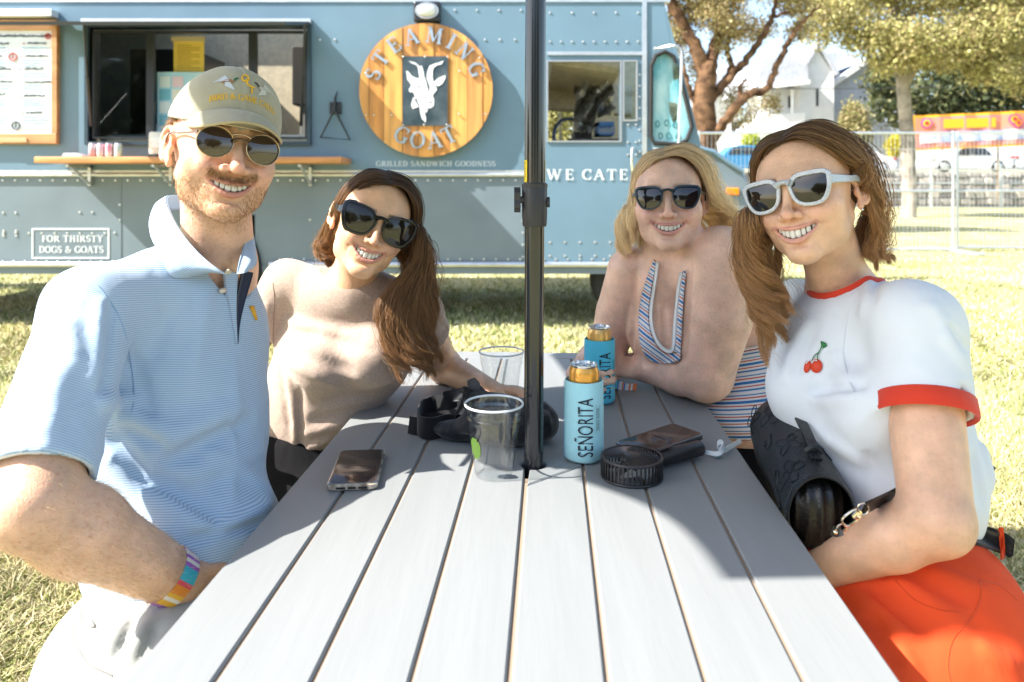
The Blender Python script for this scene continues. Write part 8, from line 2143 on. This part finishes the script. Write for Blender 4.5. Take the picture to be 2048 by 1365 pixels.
# wristband tail on the table by the cans
wb = [mat('wbt%d' % i, c, rough=.7) for i, c in enumerate([(.10, .25, .62), (.70, .72, .74), (.80, .20, .06), (.12, .55, .60)])]
mb = MB(); P = spline([G(1228, 768, ZT + .012), G(1242, 772, ZT + .009), G(1256, 777, ZT + .004), G(1273, 776, ZT + .006)], 14)
for i in range(13):
    mb.cur = [0, 3, 0, 1, 1, 2, 0, 1, 1, 2, 1, 2, 2][i]; w_ = np.array((.002, .004, .009)); mb.add([P[i] - w_, P[i + 1] - w_, P[i + 1] + w_, P[i] + w_, P[i] - w_ + (0, .0012, 0), P[i + 1] - w_ + (0, .0012, 0), P[i + 1] + w_ + (0, .0012, 0), P[i] + w_ + (0, .0012, 0)], [(0, 1, 2, 3), (7, 6, 5, 4), (0, 4, 5, 1), (3, 2, 6, 7)])
tag(mb.build('wristband_tail', None, None, mats=wb, recalc=False), 'crumpled blue, white and orange cloth wristband end lying right of the cans', 'wristband')

# ---------------------------------------------------------------- leather bag
A0, B0 = np.array((.467, 1.315, .800)), np.array((.437, 1.045, .762))
lb = empty('leather_bag', (A0 + B0) / 2, 'embossed black leather handbag wedged between the table edge and the white tee', 'handbag')
ax = (B0 - A0); LA = np.linalg.norm(ax); ax /= LA; ux = np.cross(ax, (0, 0, 1.0)); ux /= np.linalg.norm(ux); uz = np.cross(ux, ax)
if ux[0] < 0: ux = -ux
uz = uz if uz[2] > 0 else -uz
M_lea = mat('embossed_leather', (.005, .009, .013), rough=.36, bump=.55, bscale=330, spec=.45)
M_lea2 = mat('gusset_leather', (.007, .006, .005), rough=.35, bump=.3, bscale=200)
def LBp(s, a, r=.052, sq=1.0): return A0 + ax * (s * LA) + ux * (r * cos(a) * .86) + uz * (r * sin(a) * 1.05)
mb = MB(); nA, nS = 36, 30; vs = []
for i in range(nS + 1):
    s = i / nS; end = min(s, 1 - s); k = 1 - .22 * np.exp(-(s / .05)) - .05 * np.exp(-((1 - s) / .04)); 
    for j in range(nA + 1): a = -1.1 + (2 * pi - 2.2 + .35) * j / nA - .0; a = -2.0 + 4.9 * j / nA; vs.append(LBp(s, a + 1.3, .056 * k + .0008 * sin(s * 19 + a * 3)))
n1 = len(vs)
for i in range(nS + 1):
    s = i / nS; k = 1 - .22 * np.exp(-(s / .05)) - .05 * np.exp(-((1 - s) / .04))
    for j in range(nA + 1): a = -2.0 + 4.9 * j / nA; vs.append(LBp(s, a + 1.3, .0535 * k + .0008 * sin(s * 19 + a * 3)))
st_ = nA + 1; fs = []
for i in range(nS):
    for j in range(nA): q = i * st_ + j; fs += [(q, q + st_, q + st_ + 1, q + 1), (n1 + q, n1 + q + 1, n1 + q + st_ + 1, n1 + q + st_)]
for i in range(nS):
    for j in (0, nA): q = i * st_ + j; fs.append((q, q + st_, n1 + q + st_, n1 + q))
for j in range(nA):
    for i in (0, nS): q = i * st_ + j; fs.append((q, q + 1, n1 + q + 1, n1 + q))
mb.add(vs, fs); fl = mb.build('flap', M_lea, lb, smooth=True)
f = Field(); f.cap(A0 + ax * .05, B0 - ax * .040, .045, .045, .01); f.cap(A0 + ax * .05 - uz * .03, B0 - ax * .035 - uz * .035, .042, .040, .02); f.fn(lambda p, d: d + .004 * np.abs(np.sin(((p - B0) @ ux) * 190)) * (((p - B0) @ ax) > -.06))
cloth_obj(f, 'gusset', lb, M_lea2, .0035, proj=0)
# handle and emboss
def on_flap(s, a, h): return LBp(s, a, .0568 + h)
hp2 = spline([on_flap(.22, 1.50, .000), on_flap(.25, 1.50, .006), on_flap(.30, 1.50, .012), on_flap(.45, 1.48, .014), on_flap(.68, 1.50, .011), on_flap(.80, 1.52, .004), on_flap(.86, 1.52, .001)], 40)
ribbon('handle', hp2, .015, M_lea, lb, n=40, th=.0022, wdir=np.cross(ax, LBp(.5, 1.5, 1) - LBp(.5, 1.5, 0)))
mb = MB()
for s_, w_ in ((.25, .009), (.80, .010)):
    mb = MB(); mb.tube([on_flap(s_, 1.52 + t, .003 + .008 * (1 - (t / .22) ** 2)) for t in np.linspace(-.20, .20, 9)], .0035, 6, sq=1.4); mb.build('handle_loop', M_lea, lb, smooth=True)
mb = MB()
def flower(s0, a0, sc, petals=4, rot=0, round_=False):
    for k in range(petals):
        t = rot + k * 2 * pi / petals
        P = []
        for q in np.linspace(0, 2 * pi, 15): u = .0085 * (1 + cos(q)) * .9; v = .0042 * sin(q) * (1.3 if round_ else 1); P.append((u * cos(t) - v * sin(t), u * sin(t) + v * cos(t)))
        mb.tube([on_flap(s0 + p[0] * sc * 1.7 / LA, a0 + p[1] * sc * 1.7 / .056, -.0002) for p in P], .0009, 5, cap=False)
    mb.tube([on_flap(s0 + .002 * cos(q) / LA, a0 + .002 * sin(q) / .056, .0003) for q in np.linspace(0, 2 * pi, 9)], .0007, 4, cap=False)
flower(.10, 2.75, 1, 4, .78); flower(.26, 2.1, 1.05, 4, 0, True); flower(.62, 2.05, 1.0, 4, .78); flower(.86, 2.35, 1.0, 4, 0, True); flower(.80, 3.1, 1.05, 4, .78); flower(.33, .8, 1, 4, .78); flower(.62, .8, 1, 4, 0, True)
for s0, a0 in ((.47, 2.62),):
    for P in ([(-.008, -.009), (-.008, .009)], [(-.008, -.009), (.006, -.009)], [(-.011, .009), (-.005, .009)], [(-.004, .010), (.004, -.012), (.012, .010)], [(.009, .010), (.015, .010)], [(-.007, .010), (-.001, .010)]):
        mb.tube([on_flap(s0 + q[1] * -1 / LA, a0 - q[0] / .056, .0004) for q in spline(P, 7)], .0010, 4)
tag(mb.build('embossing', M_lea, fl, smooth=True), kind='stuff')
mb = MB(); 
for k in range(60): a = -1.9 + 4.7 * k / 60 + 1.3; mb.tube([LBp(.982, a, .0565), LBp(.982, a + .045, .0565)], .0005, 4)
tag(mb.build('stitching', mat('stitch_dark', (.04, .045, .05), rough=.6), fl), kind='stuff')
M_au = mat('pale_gold', (.85, .70, .50), rough=.18, metal=1.0)
def loop(c, u, v, ru, rv, r, name, parent, n=26, sq=2.0):
    mb = MB(); mb.tube([c + u * ru * np.sign(cos(t)) * abs(cos(t)) ** (2 / sq) + v * rv * np.sign(sin(t)) * abs(sin(t)) ** (2 / sq) for t in np.linspace(0, 2 * pi, n)], r, 8, cap=False); return mb.build(name, M_au, parent, smooth=True)
e_ = W(1690, 1048, .985); hk = W(1703, 1036, .98); e3 = W(1722, 1018, .975)
sd_ = np.array((.75, -.1, .65)); sd_ /= np.linalg.norm(sd_); sv = np.array((-.6, -.2, .75))
clasp = loop(hk, sd_, sv, .014, .0085, .0016, 'clasp', lb, sq=3.0); loop(W(1683, 1058, .985), sd_, sv, .0075, .007, .0011, 'ring', clasp); loop(W(1726, 1018, .975), sv, sd_, .009, .007, .0012, 'ring', clasp)
mb = MB(); mb.tube([W(1711, 1030, .978), W(1717, 1034, .978)], .0042, 10); mb.box(W(1713, 1028, .978), (.006, .006, .014), rotm(0, 0, .8), bev=.001); mb.build('swivel', M_au, clasp, smooth=True)
mb = MB(); mb.sphere(W(1671, 1065, .985), .0036, 12); mb.build('rivet', M_au, lb, smooth=True)
ribbon('tab', [W(1662, 1060, .99), W(1672, 1064, .988), W(1683, 1060, .985)], .013, M_lea2, lb, n=10, th=.0016, wdir=(.5, 0, .8))
ribbon('shoulder_strap', [W(1728, 1018, .976), W(1745, 1010, .985), W(1780, 993, 1.02), W(1822, 970, 1.04), W(1880, 950, 1.08)], .021, M_lea2, lb, n=24, th=.0018, wdir=(.3, -.3, .9))
ribbon('shoulder_strap', [W(1945, 925, 1.12), W(1965, 930, 1.10), W(1985, 945, 1.09)], .017, M_lea2, lb, n=10, th=.0018, wdir=(0, -.2, 1))
